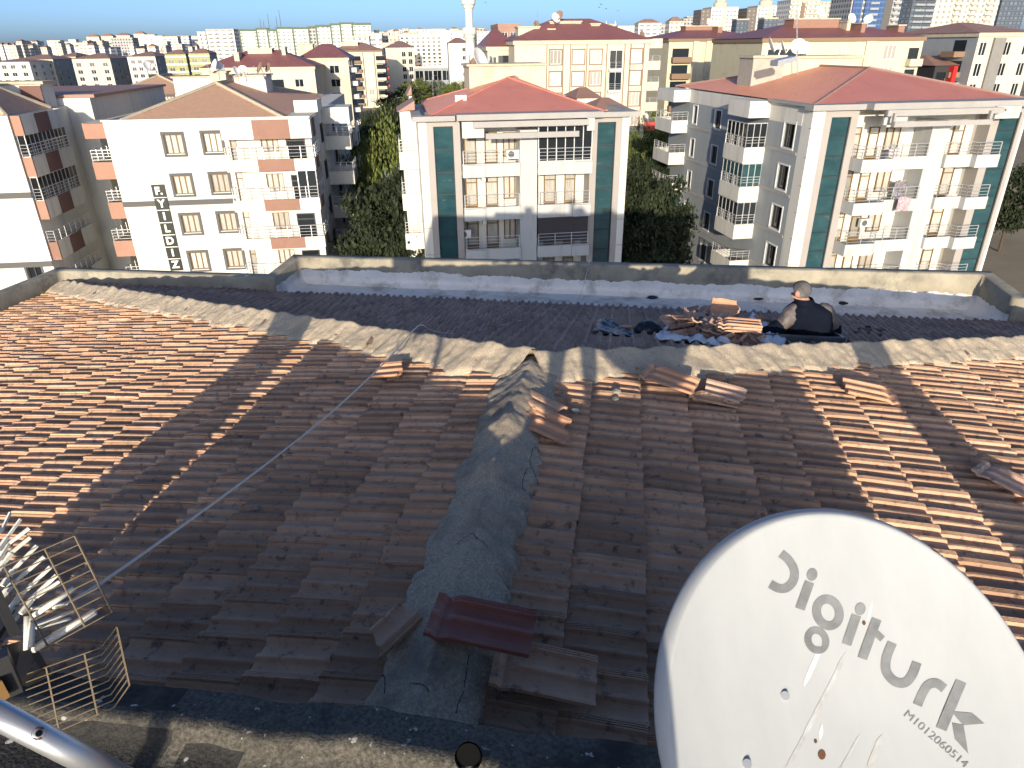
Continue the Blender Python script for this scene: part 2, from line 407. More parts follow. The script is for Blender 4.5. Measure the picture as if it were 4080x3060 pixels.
# parapet: one wall following the roof edge
GF = -4.03 - G                       # gutter floor, local z
def offset_path(pts, dist):
    out = []
    for i, p in enumerate(pts):
        p = Vector(p)
        a = (p - Vector(pts[i - 1])).normalized() if i > 0 else None
        c = (Vector(pts[i + 1]) - p).normalized() if i < len(pts) - 1 else None
        na = Vector((-a.y, a.x)) if a else None; nc = Vector((-c.y, c.x)) if c else None
        if na is None: out.append(p + nc * dist)
        elif nc is None: out.append(p + na * dist)
        else:
            s = na + nc; out.append(p + s * (dist * 2 / s.length_squared))
    return out
PP = [(-9.56, -7.2), (-9.56, 6.08), (-5.35, 6.08), (-5.35, 7.15), (6.58, 7.15), (6.58, 6.05), (10.42, 6.05), (10.42, -7.2)]
PT = [-3.66, -3.66, -3.635, -3.57, -3.465, -3.50, -3.50, -3.52]
outer = offset_path(PP, 0.21)
def strip(pi, zi, po, step=0.12, zb_i=None, zb_o=None):
    V = []; n = 7
    for i in range(len(pi) - 1):
        a, c = Vector(pi[i]), Vector(pi[i + 1]); ao, co = po[i], po[i + 1]
        k = max(1, int((c - a).length / step))
        for j in range(k + (1 if i == len(pi) - 2 else 0)):
            f = j / k; I = a.lerp(c, f); O = ao.lerp(co, f); z = zi[i] + (zi[i + 1] - zi[i]) * f - G
            I = I + (O - I) * 0.0
            w = lambda q: 0.006 * nz(I.x * 2.1 + q, I.y * 2.1, q) + 0.004 * nz(I.x * 9, I.y * 9 + q, q)
            dv = (O - I)
            def at(fr, zz, q): 
                P = I + dv * fr; return (P.x + w(q) , P.y + w(q + 5), zz + w(q + 9))
            V += [at(0, zb_i, 1), at(0, z - .25, 2), at(0, z - .012, 3), at(.06, z, 4), at(.93, z + .004, 5), at(1, z - .015, 6), at(1, zb_o, 7)]
    m = len(V) // n
    return V, [(i * n + k, i * n + k + 1, (i + 1) * n + k + 1, (i + 1) * n + k) for i in range(m - 1) for k in range(n - 1)]
V, Fq = strip(PP, PT, outer, zb_i=GF - .3, zb_o=GF - 1.0)
ob('parapet', np_mesh('parapet', V, Fq, m_conc), own)
b = MB()
for i in range(len(outer) - 1):
    a, c = outer[i], outer[i + 1]
    b.add([(a.x, a.y, 0), (c.x, c.y, 0), (c.x, c.y, GF - .9), (a.x, a.y, GF - .9)], [(0, 1, 2, 3)])
b.add([(-9.77, -7.2, 0), (10.63, -7.2, 0), (10.63, -7.2, GF - .9), (-9.77, -7.2, GF - .9)], [(3, 2, 1, 0)])
b.build('wall', m_render, own)

def patch(name, x0, x1, y0, y1, z, step, amp, material, seed):
    nx = int((x1 - x0) / step); ny = max(2, int((y1 - y0) / step)); V = []
    for i in range(nx + 1):
        for j in range(ny + 1):
            x = x0 + (x1 - x0) * i / nx; y = y0 + (y1 - y0) * j / ny
            V.append((x, y, z + amp * nz(x * 2.2, y * 2.2, seed) + amp * .5 * nz(x * 7, y * 7, seed)))
    n = ny + 1
    return ob(name, np_mesh(name, V, [(i * n + j, (i + 1) * n + j, (i + 1) * n + j + 1, i * n + j + 1) for i in range(nx) for j in range(ny)], material), own)
patch('gutter_floor', -5.37, 6.62, 5.8, 7.19, GF, 0.08, 0.012, m_coat, 3.3)
# brushed coat climbing the parapet foot, ragged top edge
def coat(path, seed, hh=0.20):
    inn = offset_path(path, -0.16); V = []; n = 6
    for i in range(len(path) - 1):
        a, c = Vector(path[i]), Vector(path[i + 1]); k = int((c - a).length / 0.035)
        for j in range(k + (1 if i == len(path) - 2 else 0)):
            f = j / k; I = a.lerp(c, f); O = Vector(inn[i]).lerp(Vector(inn[i + 1]), f); dv = O - I
            s = i * 7 + f * (c - a).length
            h = hh * (1 + .22 * nz(s * 1.3, seed) + .16 * nz(s * 5, seed, 2) + .12 * nz(s * 19, seed, 4))
            for fr, zz in ((1.1, -.02), (1.0, .012), (.45, .035), (.12, .10), (.085, h * .8), (.07, h)):
                P = I + dv * fr; V.append((P.x, P.y, GF + zz + (0.004 * nz(P.x * 9, P.y * 9, seed))))
    m = len(V) // n
    return ob('waterproof_coat', np_mesh('waterproof_coat', V, [(i * n + k, (i + 1) * n + k, (i + 1) * n + k + 1, i * n + k + 1) for i in range(m - 1) for k in range(n - 1)], m_coat), own)
coat([(-5.35, 6.08), (-5.35, 7.15), (6.58, 7.15), (6.58, 6.05)], 2.2, .24)

# tower slab the photo is taken from
SLZ = -1.70 - G; SE = -3.64
SX0, SX1 = -1.95, 2.5
def add_spots(m, col, scale, lo, hi):
    """scattered droppings / flecks with an outline of their own"""
    N = m.node_tree.nodes; L = m.node_tree.links; bs = N['Principled BSDF'].inputs['Base Color']; src = bs.links[0].from_socket
    tc = N.new('ShaderNodeTexCoord'); v = N.new('ShaderNodeTexNoise'); v.inputs['Scale'].default_value = scale; v.inputs['Detail'].default_value = 3; L.new(tc.outputs['Object'], v.inputs[0])
    mr = N.new('ShaderNodeMapRange'); mr.inputs[1].default_value = lo; mr.inputs[2].default_value = hi; L.new(v.outputs[0], mr.inputs[0])
    mx = N.new('ShaderNodeMixRGB'); L.new(mr.outputs[0], mx.inputs[0]); L.new(src, mx.inputs[1]); mx.inputs[2].default_value = col + (1,); L.new(mx.outputs[0], bs)
add_spots(m_bit, (.45, .44, .40), 18, .685, .71); add_spots(m_lip, (.40, .38, .34), 34, .67, .70); add_spots(m_tile, (.40, .38, .35), 12, .765, .78)
def slab_mesh():
    V = []; xs = np.arange(SX0, SX1 + .001, 0.022); prof = []
    ys = [(SE + .01, -.30), (SE + .005, -.03), (SE - .008, -.004), (SE - .08, .002), (SE - .10, .014), (SE - .13, .018), (SE - .155, .014), (SE - .17, -.012)] + [(SE - .20 - k * .04, -.02) for k in range(1, 36)] + [(SE - 2.4, -.02), (SE - 3.6, -.02)]
    for x in xs:
        j = 0.022 * nz(x * 3, 5.5) + 0.012 * nz(x * 12, 1.5)
        for i, (y, z) in enumerate(ys):
            V.append((x, y + j * (1 if i < 8 else .3), SLZ + z + 0.006 * nz(x * 5, y * 5, 2) + 0.004 * nz(x * 24, y * 24, 4) + 0.0025 * nz(x * 60, y * 60, 4)))
    n = len(ys); Fq = []; mi = []
    for i in range(len(xs) - 1):
        for k in range(n - 1):
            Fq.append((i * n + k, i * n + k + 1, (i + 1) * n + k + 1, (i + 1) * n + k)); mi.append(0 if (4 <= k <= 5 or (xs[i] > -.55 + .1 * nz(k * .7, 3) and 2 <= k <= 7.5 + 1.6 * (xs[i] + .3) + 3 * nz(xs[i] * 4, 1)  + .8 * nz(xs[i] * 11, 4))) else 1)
    return np_mesh('tower_slab', V, Fq, [m_lip, m_bit], True, mi)
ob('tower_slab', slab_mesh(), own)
b = MB()
b.box(SX0 + .06, SX1 - .06, -7.1, SE - .08, AZ - 1.6, SLZ - .06)
b.build('tower_wall', m_render, own)
for x0, x1, zt in ((-2.72, -2.17, -1.05), (3.30, 3.66, -1.15)):          # two unseen stacks added beside the tower to cast shadow bands on the roof
    b = MB(); b.box(x0, x1, -4.4, -3.9, AZ - 1.0, zt - G); c = b.build('chimney', m_render, own)
    b = MB(); b.box(x0 - .03, x1 + .03, -4.43, -3.87, zt - G + .002, zt - G + .07); b.build('cap', m_lip, c)

# ------------------------------------------------------------------ buildings
m_white = mat('white_render', (0.59, 0.575, 0.52), 0.9, (0.53, 0.515, 0.465), 0.7, stain=(0.40, 0.38, 0.325), stscale=1.1, stlo=0.50, sthi=0.74, stretch=(1, 1, .12))
m_pale = mat('pale_grey_render', (0.43, 0.435, 0.425), 0.9, (0.385, 0.39, 0.38), 0.7, stain=(0.28, 0.28, 0.265), stscale=1.2, stlo=0.52, sthi=0.74, stretch=(1, 1, .14))
m_cream = mat('cream_render', (0.53, 0.485, 0.385), 0.9, (0.49, 0.44, 0.34), 0.8, stain=(0.40, 0.36, 0.28), stscale=.8, stlo=0.52, sthi=0.74, stretch=(1, 1, .15))
m_oldcream = mat('weathered_cream_render', (0.50, 0.45, 0.35), 0.92, (0.43, 0.38, 0.285), 0.9, stain=(0.30, 0.26, 0.20), stscale=0.6, stlo=0.55, sthi=0.72, stretch=(1, 1, .4))
m_yellow = mat('yellow_render', (0.52, 0.475, 0.34), 0.9, (0.48, 0.44, 0.31), 0.8, stain=(0.40, 0.36, 0.26), stscale=.4)
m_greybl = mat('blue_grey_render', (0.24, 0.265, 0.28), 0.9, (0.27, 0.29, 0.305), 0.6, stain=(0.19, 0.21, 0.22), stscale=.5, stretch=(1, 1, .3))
m_panel = mat('taupe_cladding', (0.29, 0.27, 0.25), 0.55, (0.32, 0.295, 0.275), 0.6)
m_fascia = mat('grey_fascia', (0.27, 0.26, 0.25), 0.6, (0.31, 0.30, 0.285), 0.8)
m_orange = mat('orange_render', (0.29, 0.165, 0.12), 0.9, (0.32, 0.185, 0.135), 0.8)
m_terr = mat('terracotta_render', (0.22, 0.125, 0.095), 0.9, (0.25, 0.145, 0.11), 0.8, stain=(.3, .19, .15), stscale=1.2, stlo=.6, sthi=.75)
m_brown = mat('brown_render', (0.15, 0.085, 0.07), 0.9, (0.18, 0.10, 0.085), 0.8)
m_dgrey = mat('dark_grey_trim', (0.09, 0.09, 0.09), 0.8)
m_brtrim = mat('brown_trim', (0.20, 0.135, 0.09), 0.8)
m_wood = mat('golden_oak_frame', (0.13, 0.080, 0.024), 0.5, (0.17, 0.10, 0.03), 9)
m_wframe = mat('white_frame', (0.58, 0.58, 0.56), 0.5)
m_dframe = mat('dark_frame', (0.03, 0.03, 0.032), 0.5)
m_alu = mat('aluminium_rail', (0.62, 0.62, 0.62), 0.35, metal=0.6)
m_glass = mat('dark_glass', (0.012, 0.016, 0.02), 0.06, spec=0.6, objr=0.5)
m_teal = mat('teal_glass', (0.012, 0.04, 0.05), 0.10, (0.03, 0.075, 0.085), 0.35, spec=0.6, stretch=(1, 1, 2.5), stain=(0.10, 0.14, 0.14), stscale=0.9, stlo=0.6, sthi=0.75)
m_curt = mat('curtain', (0.46, 0.44, 0.39), 0.35, (0.27, 0.25, 0.22), 9.0, spec=0.5, objr=0.45, stretch=(2.2, 2.2, .15))
m_dark = mat('dark_interior', (0.008, 0.008, 0.008), 1.0, spec=0.0)
m_redmetal = stripes(mat('red_sheet_roof', (0.52, 0.195, 0.155), 0.5, (0.57, 0.225, 0.175), 0.5, spec=0.4, stain=(0.46, 0.18, 0.145), stscale=.7), 'X', 4.2, 0.7, 0.06, True)
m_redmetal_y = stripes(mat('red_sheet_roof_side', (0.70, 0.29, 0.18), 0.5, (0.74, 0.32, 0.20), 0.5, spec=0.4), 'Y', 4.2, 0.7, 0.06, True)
m_maroon = stripes(mat('maroon_sheet_roof', (0.22, 0.085, 0.08), 0.5, (0.26, 0.105, 0.095), 0.3, spec=0.4), 'X', 2.2, 0.6, 0.06, True)
m_brroof = mat('brown_sheet_roof', (0.25, 0.145, 0.11), 0.6, (0.30, 0.18, 0.14), 0.3)
m_tileroof = stripes(mat('neighbour_clay_tiles', (0.44, 0.265, 0.175), 0.85, (0.50, 0.315, 0.215), 2.5, stain=(0.35, 0.21, 0.14), stscale=6), 'X', 4.1, 0.35, 0.04)
m_oldridge = mat('old_mortar', (0.36, 0.31, 0.23), 0.95, (0.45, 0.39, 0.29), 3)
m_blind = mat('woven_blind', (0.045, 0.04, 0.042), 0.9, (0.07, 0.06, 0.06), 6, stretch=(.3, .3, 8))
m_redrend = mat('red_render', (0.40, 0.07, 0.06), 0.8)
m_letter = mat('white_letter', (0.8, 0.8, 0.78), 0.6)
m_signbk = mat('black_sign', (0.012, 0.016, 0.014), 0.4)

class Bld:
    def __init__(s, name, label, cat, ox, oy, rz, group=None, g=G):
        s.g = g; s.rz = rz
        s.root = thing(name, label, cat, (ox, oy, g), rz, group)
        s.M = Matrix.Translation((ox, oy, g)) @ Matrix.Rotation(rz, 4, 'Z'); s.I = s.M.inverted(); s.R3 = s.M.to_3x3()
    def P(s, px, py, y=0.0):
        """pixel -> (x, z) on the building's front-parallel plane y"""
        p = s.I @ at_plane(px, py, s.M @ Vector((0, y, 0)), s.R3 @ Vector((0, 1, 0))); return p.x, p.z
    def PX(s, px, py, x=0.0):
        p = s.I @ at_plane(px, py, s.M @ Vector((x, 0, 0)), s.R3 @ Vector((1, 0, 0))); return p.y, p.z
    def box(s, name, m, *a, parent=None):
        b = MB(); b.box(*a); return b.build(name, m, parent or s.root)
    def mb(s, name, b, m, parent=None, smooth=False): return b.build(name, m, parent or s.root, smooth)

def holewall(b, f, u0, u1, z0, z1, holes, rec, mi=0, ri=None):
    """wall sheet with real openings; f(u, z, d) -> point, d = depth behind the face; reveals `rec` deep"""
    ri = mi if ri is None else ri
    us = sorted({u0, u1} | {min(max(h[k], u0), u1) for h in holes for k in (0, 1)}); zs = sorted({z0, z1} | {min(max(h[k], z0), z1) for h in holes for k in (2, 3)})
    for i in range(len(us) - 1):
        for j in range(len(zs) - 1):
            um, zm = (us[i] + us[i + 1]) / 2, (zs[j] + zs[j + 1]) / 2
            if us[i + 1] - us[i] < 1e-6 or zs[j + 1] - zs[j] < 1e-6: continue
            if any(h[0] < um < h[1] and h[2] < zm < h[3] for h in holes): continue
            b.add([f(us[i], zs[j], 0), f(us[i + 1], zs[j], 0), f(us[i + 1], zs[j + 1], 0), f(us[i], zs[j + 1], 0)], [(0, 1, 2, 3)], mi)
    for a, c, p, q in holes:
        a, c, p, q = max(a, u0), min(c, u1), max(p, z0), min(q, z1)
        for (ua, za), (ub, zb) in (((a, p), (a, q)), ((c, q), (c, p)), ((a, q), (c, q)), ((c, p), (a, p))):
            b.add([f(ua, za, 0), f(ub, zb, 0), f(ub, zb, rec), f(ua, za, rec)], [(0, 1, 2, 3)], ri)

WCACHE = {}
def window(bld, face, u, z, w, h, pos, rec=0.16, panes=3, frame=None, pane=None, trim=None, tw=0.13, sill=True, door=False, name=None):
    """window or glazed door: frame mesh (with surround) and its pane as sub-part. face: f front, l left wall, r right wall; pos: that wall's plane"""
    frame = frame or m_wood; pane = pane or m_curt
    key = (round(w, 2), round(h, 2), panes, frame.name, pane.name, trim.name if trim else '', door, sill, round(rec, 2))
    if key not in WCACHE:
        b = MB(); fw = 0.07 if w > .5 else .05
        w2, h2 = w / 2, h / 2
        def fr(x0, x1, z0, z1): b.box(x0, x1, rec - .06, rec + .02, z0, z1, 0)
        fr(-w2, -w2 + fw, -h2, h2); fr(w2 - fw, w2, -h2, h2); fr(-w2 + fw, w2 - fw, h2 - fw, h2); fr(-w2 + fw, w2 - fw, -h2, -h2 + (fw if not door else .35))
        for i in range(1, panes):
            x = -w2 + w * i / panes; fr(x - fw * .6, x + fw * .6, -h2 + fw, h2 - fw)
        if door: b.box(-w2 + fw, w2 - fw, rec - .055, rec + .02, h2 - .50, h2 - .43, 0)
        if trim:
            t = tw
            for x0, x1, z0, z1 in ((-w2 - t, -w2 - .003, -h2 - t, h2 + t), (w2 + .003, w2 + t, -h2 - t, h2 + t), (-w2 - .003, w2 + .003, h2 + .003, h2 + t), (-w2 - .003, w2 + .003, -h2 - t, -h2 - .003)):
                b.box(x0, x1, -.045, .012, z0, z1, 1)
        if sill and not door: b.box(-w2 - .02, w2 + .02, -.07, rec, -h2 - .03, -h2 + .012, 2)
        g = MB(); g.add([(-w2 + .02, rec + .005, -h2 + .02), (w2 - .02, rec + .005, -h2 + .02), (w2 - .02, rec + .005, h2 - .02), (-w2 + .02, rec + .005, h2 - .02)], [(0, 1, 2, 3)])
        nm = name or ('door' if door else 'window')
        WCACHE[key] = (b.mesh(nm, [frame, trim or frame, m_wframe if sill else frame]), g.mesh('pane', [pane]), nm)
    me, gm, nm = WCACHE[key]
    lo, rot = {'f': ((u, pos, z), 0), 'l': ((pos, u, z), -math.pi / 2), 'r': ((pos, u, z), math.pi / 2)}[face]
    o = ob(nm, me, bld.root, lo, (0, 0, rot)); ob('pane', gm, o)
    return o

def railing(bld, pts, h=0.9, parent=None, name='railing', step=1.0, rails=4, bal=0.0):
    """tube railing along a polyline (building-local points)"""
    b = MB()
    for i in range(len(pts) - 1):
        a, c = Vector(pts[i]), Vector(pts[i + 1]); n = max(1, int((c - a).length / step))
        for k in range(n + 1):
            p = a.lerp(c, k / n); b.bar(p, p + Vector((0, 0, h)), .045, .045, Vector((0, 1, 0)))
        for r in range(rails):
            z = h * (1 - r * .27); b.tube([a + Vector((0, 0, z)), c + Vector((0, 0, z))], .028 if r == 0 else .018, 5)
        if bal:
            n = int((c - a).length / bal)
            for k in range(1, n):
                p = a.lerp(c, k / n); b.bar(p, p + Vector((0, 0, h)), .02, .02, Vector((0, 1, 0)))
    return b.build(name, m_alu, parent or bld.root)

def glazing(bld, x0, x1, y0, y1, z0, z1, step=0.75, sides='f', pane=None, frame=None, name='glazed_enclosure', parent=None):
    """balcony closed with glass: frame bars and a glass sub-part. faces y0 (front), x0 (l), x1 (r)"""
    b = MB(); g = MB(); fr = frame or m_alu
    runs = []
    if 'f' in sides: runs.append(((x0, y0), (x1, y0)))
    if 'l' in sides: runs.append(((x0, y1), (x0, y0)))
    if 'r' in sides: runs.append(((x1, y0), (x1, y1)))
    for a, c in runs:
        a = Vector((*a, 0)); c = Vector((*c, 0)); n = max(1, round((c - a).length / step))
        for k in range(n + 1):
            p = a.lerp(c, k / n); b.bar(p + Vector((0, 0, z0)), p + Vector((0, 0, z1)), .06, .06, Vector((0, 1, 0)))
        for z in (z0, z1): b.bar(a + Vector((0, 0, z)), c + Vector((0, 0, z)), .07, .07)
        g.add([a + Vector((0, 0, z0)), c + Vector((0, 0, z0)), c + Vector((0, 0, z1)), a + Vector((0, 0, z1))], [(0, 1, 2, 3)])
    o = b.build(name, fr, parent or bld.root); g.build('glass', pane or m_glass, o)
    return o

def hip_roof(bld, x0, x1, y0, y1, z, rh, ridge, mats, name='roof', over=0.0, ridge_caps=None):
    """hip roof over a rectangle; ridge = (xa, ya, xb, yb)"""
    x0 -= over; x1 += over; y0 -= over; y1 += over
    xa, ya, xb, yb = ridge; b = MB()
    A, B_, C_, D = (x0, y0, z), (x1, y0, z), (x1, y1, z), (x0, y1, z); E_, F_ = (xa, ya, z + rh), (xb, yb, z + rh)
    if abs(xb - xa) >= abs(yb - ya):
        b.add([A, B_, F_, E_], [(0, 1, 2, 3)], 0); b.add([C_, D, E_, F_], [(0, 1, 2, 3)], 0)
        b.add([B_, C_, F_], [(0, 1, 2)], 1); b.add([D, A, E_], [(0, 1, 2)], 1)
        hips = [(A, E_), (D, E_), (B_, F_), (C_, F_), (E_, F_)]
    else:
        b.add([A, B_, E_], [(0, 1, 2)], 0); b.add([C_, D, F_], [(0, 1, 2)], 0)
        b.add([B_, C_, F_, E_], [(0, 1, 2, 3)], 1); b.add([D, A, E_, F_], [(0, 1, 2, 3)], 1)
        hips = [(A, E_), (B_, E_), (C_, F_), (D, F_), (E_, F_)]
    b.add([A, B_, C_, D], [(3, 2, 1, 0)], 0)
    o = b.build(name, mats, bld.root)
    if ridge_caps:
        c = MB()
        for p, q in hips: c.tube([Vector(p) + Vector((0, 0, .02)), Vector(q) + Vector((0, 0, .04))], ridge_caps[1], 6)
        c.build('hip_cap', ridge_caps[0], o)
    return o
F_ = lambda u, z, d: (u, d, z)
def chimney(bld, x, y, z0, z1, w=.8, d=.6, m=None, roof=None):
    o = bld.box('chimney', m or m_white, x - w / 2, x + w / 2, y - d / 2, y + d / 2, z0, z1, parent=roof)
    bld.box('cap', m_oldridge, x - w / 2 - .1, x + w / 2 + .1, y - d / 2 - .1, y + d / 2 + .1, z1 + .002, z1 + .12, parent=o) if not roof else None
    return o

# dish aerials -----------------------------------------------------
m_dishw = mat('white_dish', (0.62, 0.62, 0.60), 0.45, (0.56, 0.56, 0.54), 2.0)
m_dishd = mat('rusty_dish', (0.16, 0.10, 0.07), 0.8, (0.24, 0.17, 0.12), 3)
m_steel = mat('galvanised_steel', (0.50, 0.51, 0.52), 0.38, (0.42, 0.43, 0.45), 9, metal=0.75)
DISHP = {}
def dish(p, yaw, tilt, r, label, white=True, group=None):
    key = (round(r, 2), white)
    t = thing('satellite_dish', label, 'satellite dish', p, yaw, group)
    if key not in DISHP:
        b = MB(); b.lathe([(0.001, -r * .26), (r * .35, -r * .225), (r * .7, -r * .125), (r * .93, -r * .02), (r, .0), (r * 1.0, -.03), (r * .93, -.045), (r * .35, -r * .225 - .03), (0.001, -r * .26 - .03)], 20)
        for i, v in enumerate(b.v): b.v[i] = (v[0], -v[2], v[1])
        a = MB(); a.bar((0, r * .1, -r * .95), (0, -r * .9, -r * .25), .04, .04); a.tube([(0, -r * .95, -r * .22), (0, -r * .78, -r * .18)], .05, 8)
        c = MB(); c.bar((0, r * .3, 0), (0, r * .55, -r * 1.0), .05, .05); c.bar((0, r * .55, -r * 1.0), (0, r * .55, -r * 1.9), .06, .06, Vector((0, 1, 0)))
        DISHP[key] = (b.mesh('reflector', m_dishw if white else m_dishd, True), a.mesh('feed_arm', m_steel), c.mesh('mount', m_steel))
    me = DISHP[key]; z = r * 1.9
    o = ob('reflector', me[0], t, (0, 0, z), (tilt, 0, 0)); ob('feed_arm', me[1], o); ob('mount', me[2], t, (0, 0, z))
    return t

# --- apartment block straight ahead, between the trees ------------
c0 = at_y(1831, 484, 49.0)
C = Bld('apartment_block', 'white block straight ahead with red sheet roof and two tall glass strips on taupe pilasters', 'building', c0.x, c0.y, R(9))
xl, zt = C.P(1664, 487); xr, _ = C.P(2510, 462)
p1a, p1b = C.P(1697, 487)[0], 0.0
p2a, p2b = C.P(2357, 466)[0], C.P(2482, 462)[0]
ze = C.P(1750, 481)[1]
dd = 15.0
b = MB()
b.box(xl, xr, 1.5, dd, -.5, ze - .02)
b.box(xl, p1a - .003, 0.0, 1.497, -.5, ze - .02); b.box(p2b + .003, xr, 0, 1.497, -.5, ze - .02)
for k in range(9):
    z = ze - 1.4 - k * 1.9
    b.box(xl - .006, p1a - .012, -.012, .3, z, z + .05, 1); b.box(p2b + .012, xr + .006, -.012, .3, z, z + .05, 1)
C.mb('wall', b, [m_white, m_fascia])
g1 = C.P(1725, 500)[0], C.P(1804, 500)[0]; g2 = C.P(2383, 480)[0], C.P(2456, 480)[0]; gz = C.P(1760, 504)[1]
for (a, c), g_ in (((p1a, p1b), g1), ((p2a, p2b), g2)):
    b = MB(); holewall(b, F_, a, c, -.5, ze - .02, [(g_[0], g_[1], 0.5, gz)], .22); b.box(a, c, 1.2, 1.49, -.5, ze - .03)
    b.add([(a, 0, -.5), (a, 1.3, -.5), (a, 1.3, ze - .02), (a, 0, ze - .02)], [(0, 1, 2, 3)]); b.add([(c, 0, -.5), (c, 1.3, -.5), (c, 1.3, ze - .02), (c, 0, ze - .02)], [(3, 2, 1, 0)])
    C.mb('pilaster', b, m_panel)
    b = MB()
    for k in range(12):
        z = gz - k * 1.48
        if z > .8: b.box(g_[0] - .01, g_[1] + .01, .12, .2, z - .06, z)
    b.box(g_[0] - .02, g_[0] + .05, .10, .215, .5, gz); b.box(g_[1] - .05, g_[1] + .02, .10, .215, .5, gz)
    fr = C.mb('glass_strip', b, m_dframe)
    b = MB(); b.add([(g_[0], .2, .5), (g_[1], .2, .5), (g_[1], .2, gz), (g_[0], .2, gz)], [(0, 1, 2, 3)]); C.mb('pane', b, m_teal, fr)
# fascia slabs
b = MB(); zf = ze
b.box(xl - .35, C.P(1811, 480)[0], -.55, .6, zf, zf + .32); b.box(C.P(1816, 480)[0], C.P(2388, 470)[0], -.95, .6, zf + .03, zf + .40); b.box(C.P(2390, 470)[0], xr + .55, -.55, .6, zf - .003, zf + .32)
b.box(xl - .35, xl + .3, .603, dd * .5, zf + .003, zf + .33); b.box(xr - .1, xr + .55, .603, dd * .45, zf + .003, zf + .33)
C.mb('fascia', b, m_fascia)
# recess back wall, divider, bands, doors
mid = C.P(2068, 560)[0], C.P(2137, 560)[0]
ys = 1.45
bays = [(p1b, mid[0]), (mid[1], p2a)]
C.box('divider_wall', m_pale, mid[0], mid[1], -.35, ys, -.5, C.P(2100, 518, -.35)[1])
bz = [(C.P(1960, 705, -.6)[1], C.P(1960, 655, -.6)[1]), (C.P(1960, 877, -.6)[1], C.P(1960, 828, -.6)[1]), (C.P(1960, 1036, -.6)[1], C.P(1960, 993, -.6)[1])]
fl = bz[0][1] - bz[1][1]
bz.append((bz[2][0] - fl, bz[2][1] - fl)); bz.append((bz[2][0] - 2 * fl, bz[2][1] - 2 * fl))
for k, (za, zb) in enumerate(bz):
    for i, (a, c) in enumerate(bays):
        b = MB(); b.box(a + .02, c - .02, -.6, -.45, za, zb); b.box(a + .02, c - .02, -.449, ys - .003, za + .1, za + .28); b.box(a + .0, c, -.66, -.42, zb + .002, zb + .05)
        xs = a + (c - a) * (.38 if i == 0 else .66)
        b.box((a + .02) if i == 0 else xs, xs if i == 0 else c - .02, -.75, -.602, za + .01, zb - .02)
        s = C.mb('balcony', b, m_pale)
        r = railing(C, [(a + .1, -.54, zb + .05), (c - .1, -.54, zb + .05)], .85, step=1.1)
        zd = zb - .55
        if i == 1 and k == 0: glazing(C, a + .05, c - .05, -.5, ys, zb + .06, zb + 2.35, .62, 'f')
        elif i == 1 and k == 2: C.box('roller_blind', m_blind, a + .1, c - .1, -.42, -.36, zb + .3, zb + 2.3)
        if i == 0: spec = [(.09, .30, 1), (.45, .67, 1), (.76, 1.0, 0)]
        else: spec = [(.0, .12, 0), (.22, .45, 1), (.62, .83, 1)]
        for f0, f1, dr in spec:
            x0, x1 = a + (c - a) * f0, a + (c - a) * f1
            if dr: window(C, 'f', (x0 + x1) / 2, zd + 1.25, x1 - x0, 2.35, ys - .1, .06, 1, sill=False, door=True)
            else: window(C, 'f', (x0 + x1) / 2, zd + 1.55, x1 - x0 - .1, 1.65, ys - .1, .06, 2, sill=False)
    C.box('flue', m_white, p1b + (mid[0] - p1b) * .35, p1b + (mid[0] - p1b) * .42, .2, ys - .1, bz[k][1] + 1.65, bz[k][1] + 1.95)
# pergola beams at the top floor
b = MB(); zp = C.P(2000, 500, -1.2)[1]
b.box(C.P(1877, 500)[0], C.P(2325, 490)[0], -1.5, -1.3, zp - .08, zp + .28); b.box(C.P(1921, 517)[0], C.P(2281, 510)[0], -1.9, -1.72, zp - .75, zp - .4)
for k in range(7):
    x = C.P(1890 + k * 70, 500)[0]; b.box(x - .06, x + .06, -1.29, -.55, zp + .0, zp + .16)
C.mb('pergola', b, m_fascia)
C.box('pergola_panel', m_pale, p1b + .05, C.P(1921, 500)[0], -1.0, -.85, zp - .75, zp + .25); C.box('pergola_panel', m_pale, C.P(2325, 490)[0], p2a - .05, -1.0, -.85, zp - .5, zp + .3)
# roof
rz0 = ze + .25
ap = C.P(2040, 310, 7.0); re = C.P(2003, 307, 7.5)
hip_roof(C, C.P(1712, 465, .5)[0], C.P(2415, 447, .5)[0], .5, dd - .5, rz0, ap[1] - rz0, (ap[0] - .3, 7.0, ap[0] + .5, 9.0), [m_redmetal, m_redmetal_y], ridge_caps=(m_redmetal, .07))
sb = C.P(1868, 265, 9.5), C.P(2172, 265, 9.5)
C.box('stair_tower', m_oldcream, sb[0][0], sb[1][0], 9.4, 13.5, ze, sb[0][1]); C.box('tower_slab', m_oldridge, sb[0][0] - .2, sb[1][0] + .2, 9.2, 13.7, sb[0][1] + .002, sb[0][1] + .16)
C.box('roof_vent', m_wframe, *sorted((C.P(1814, 385, 3)[0], C.P(1858, 370, 3)[0])), 3.0, 3.6, ze + .9, ze + 1.35)
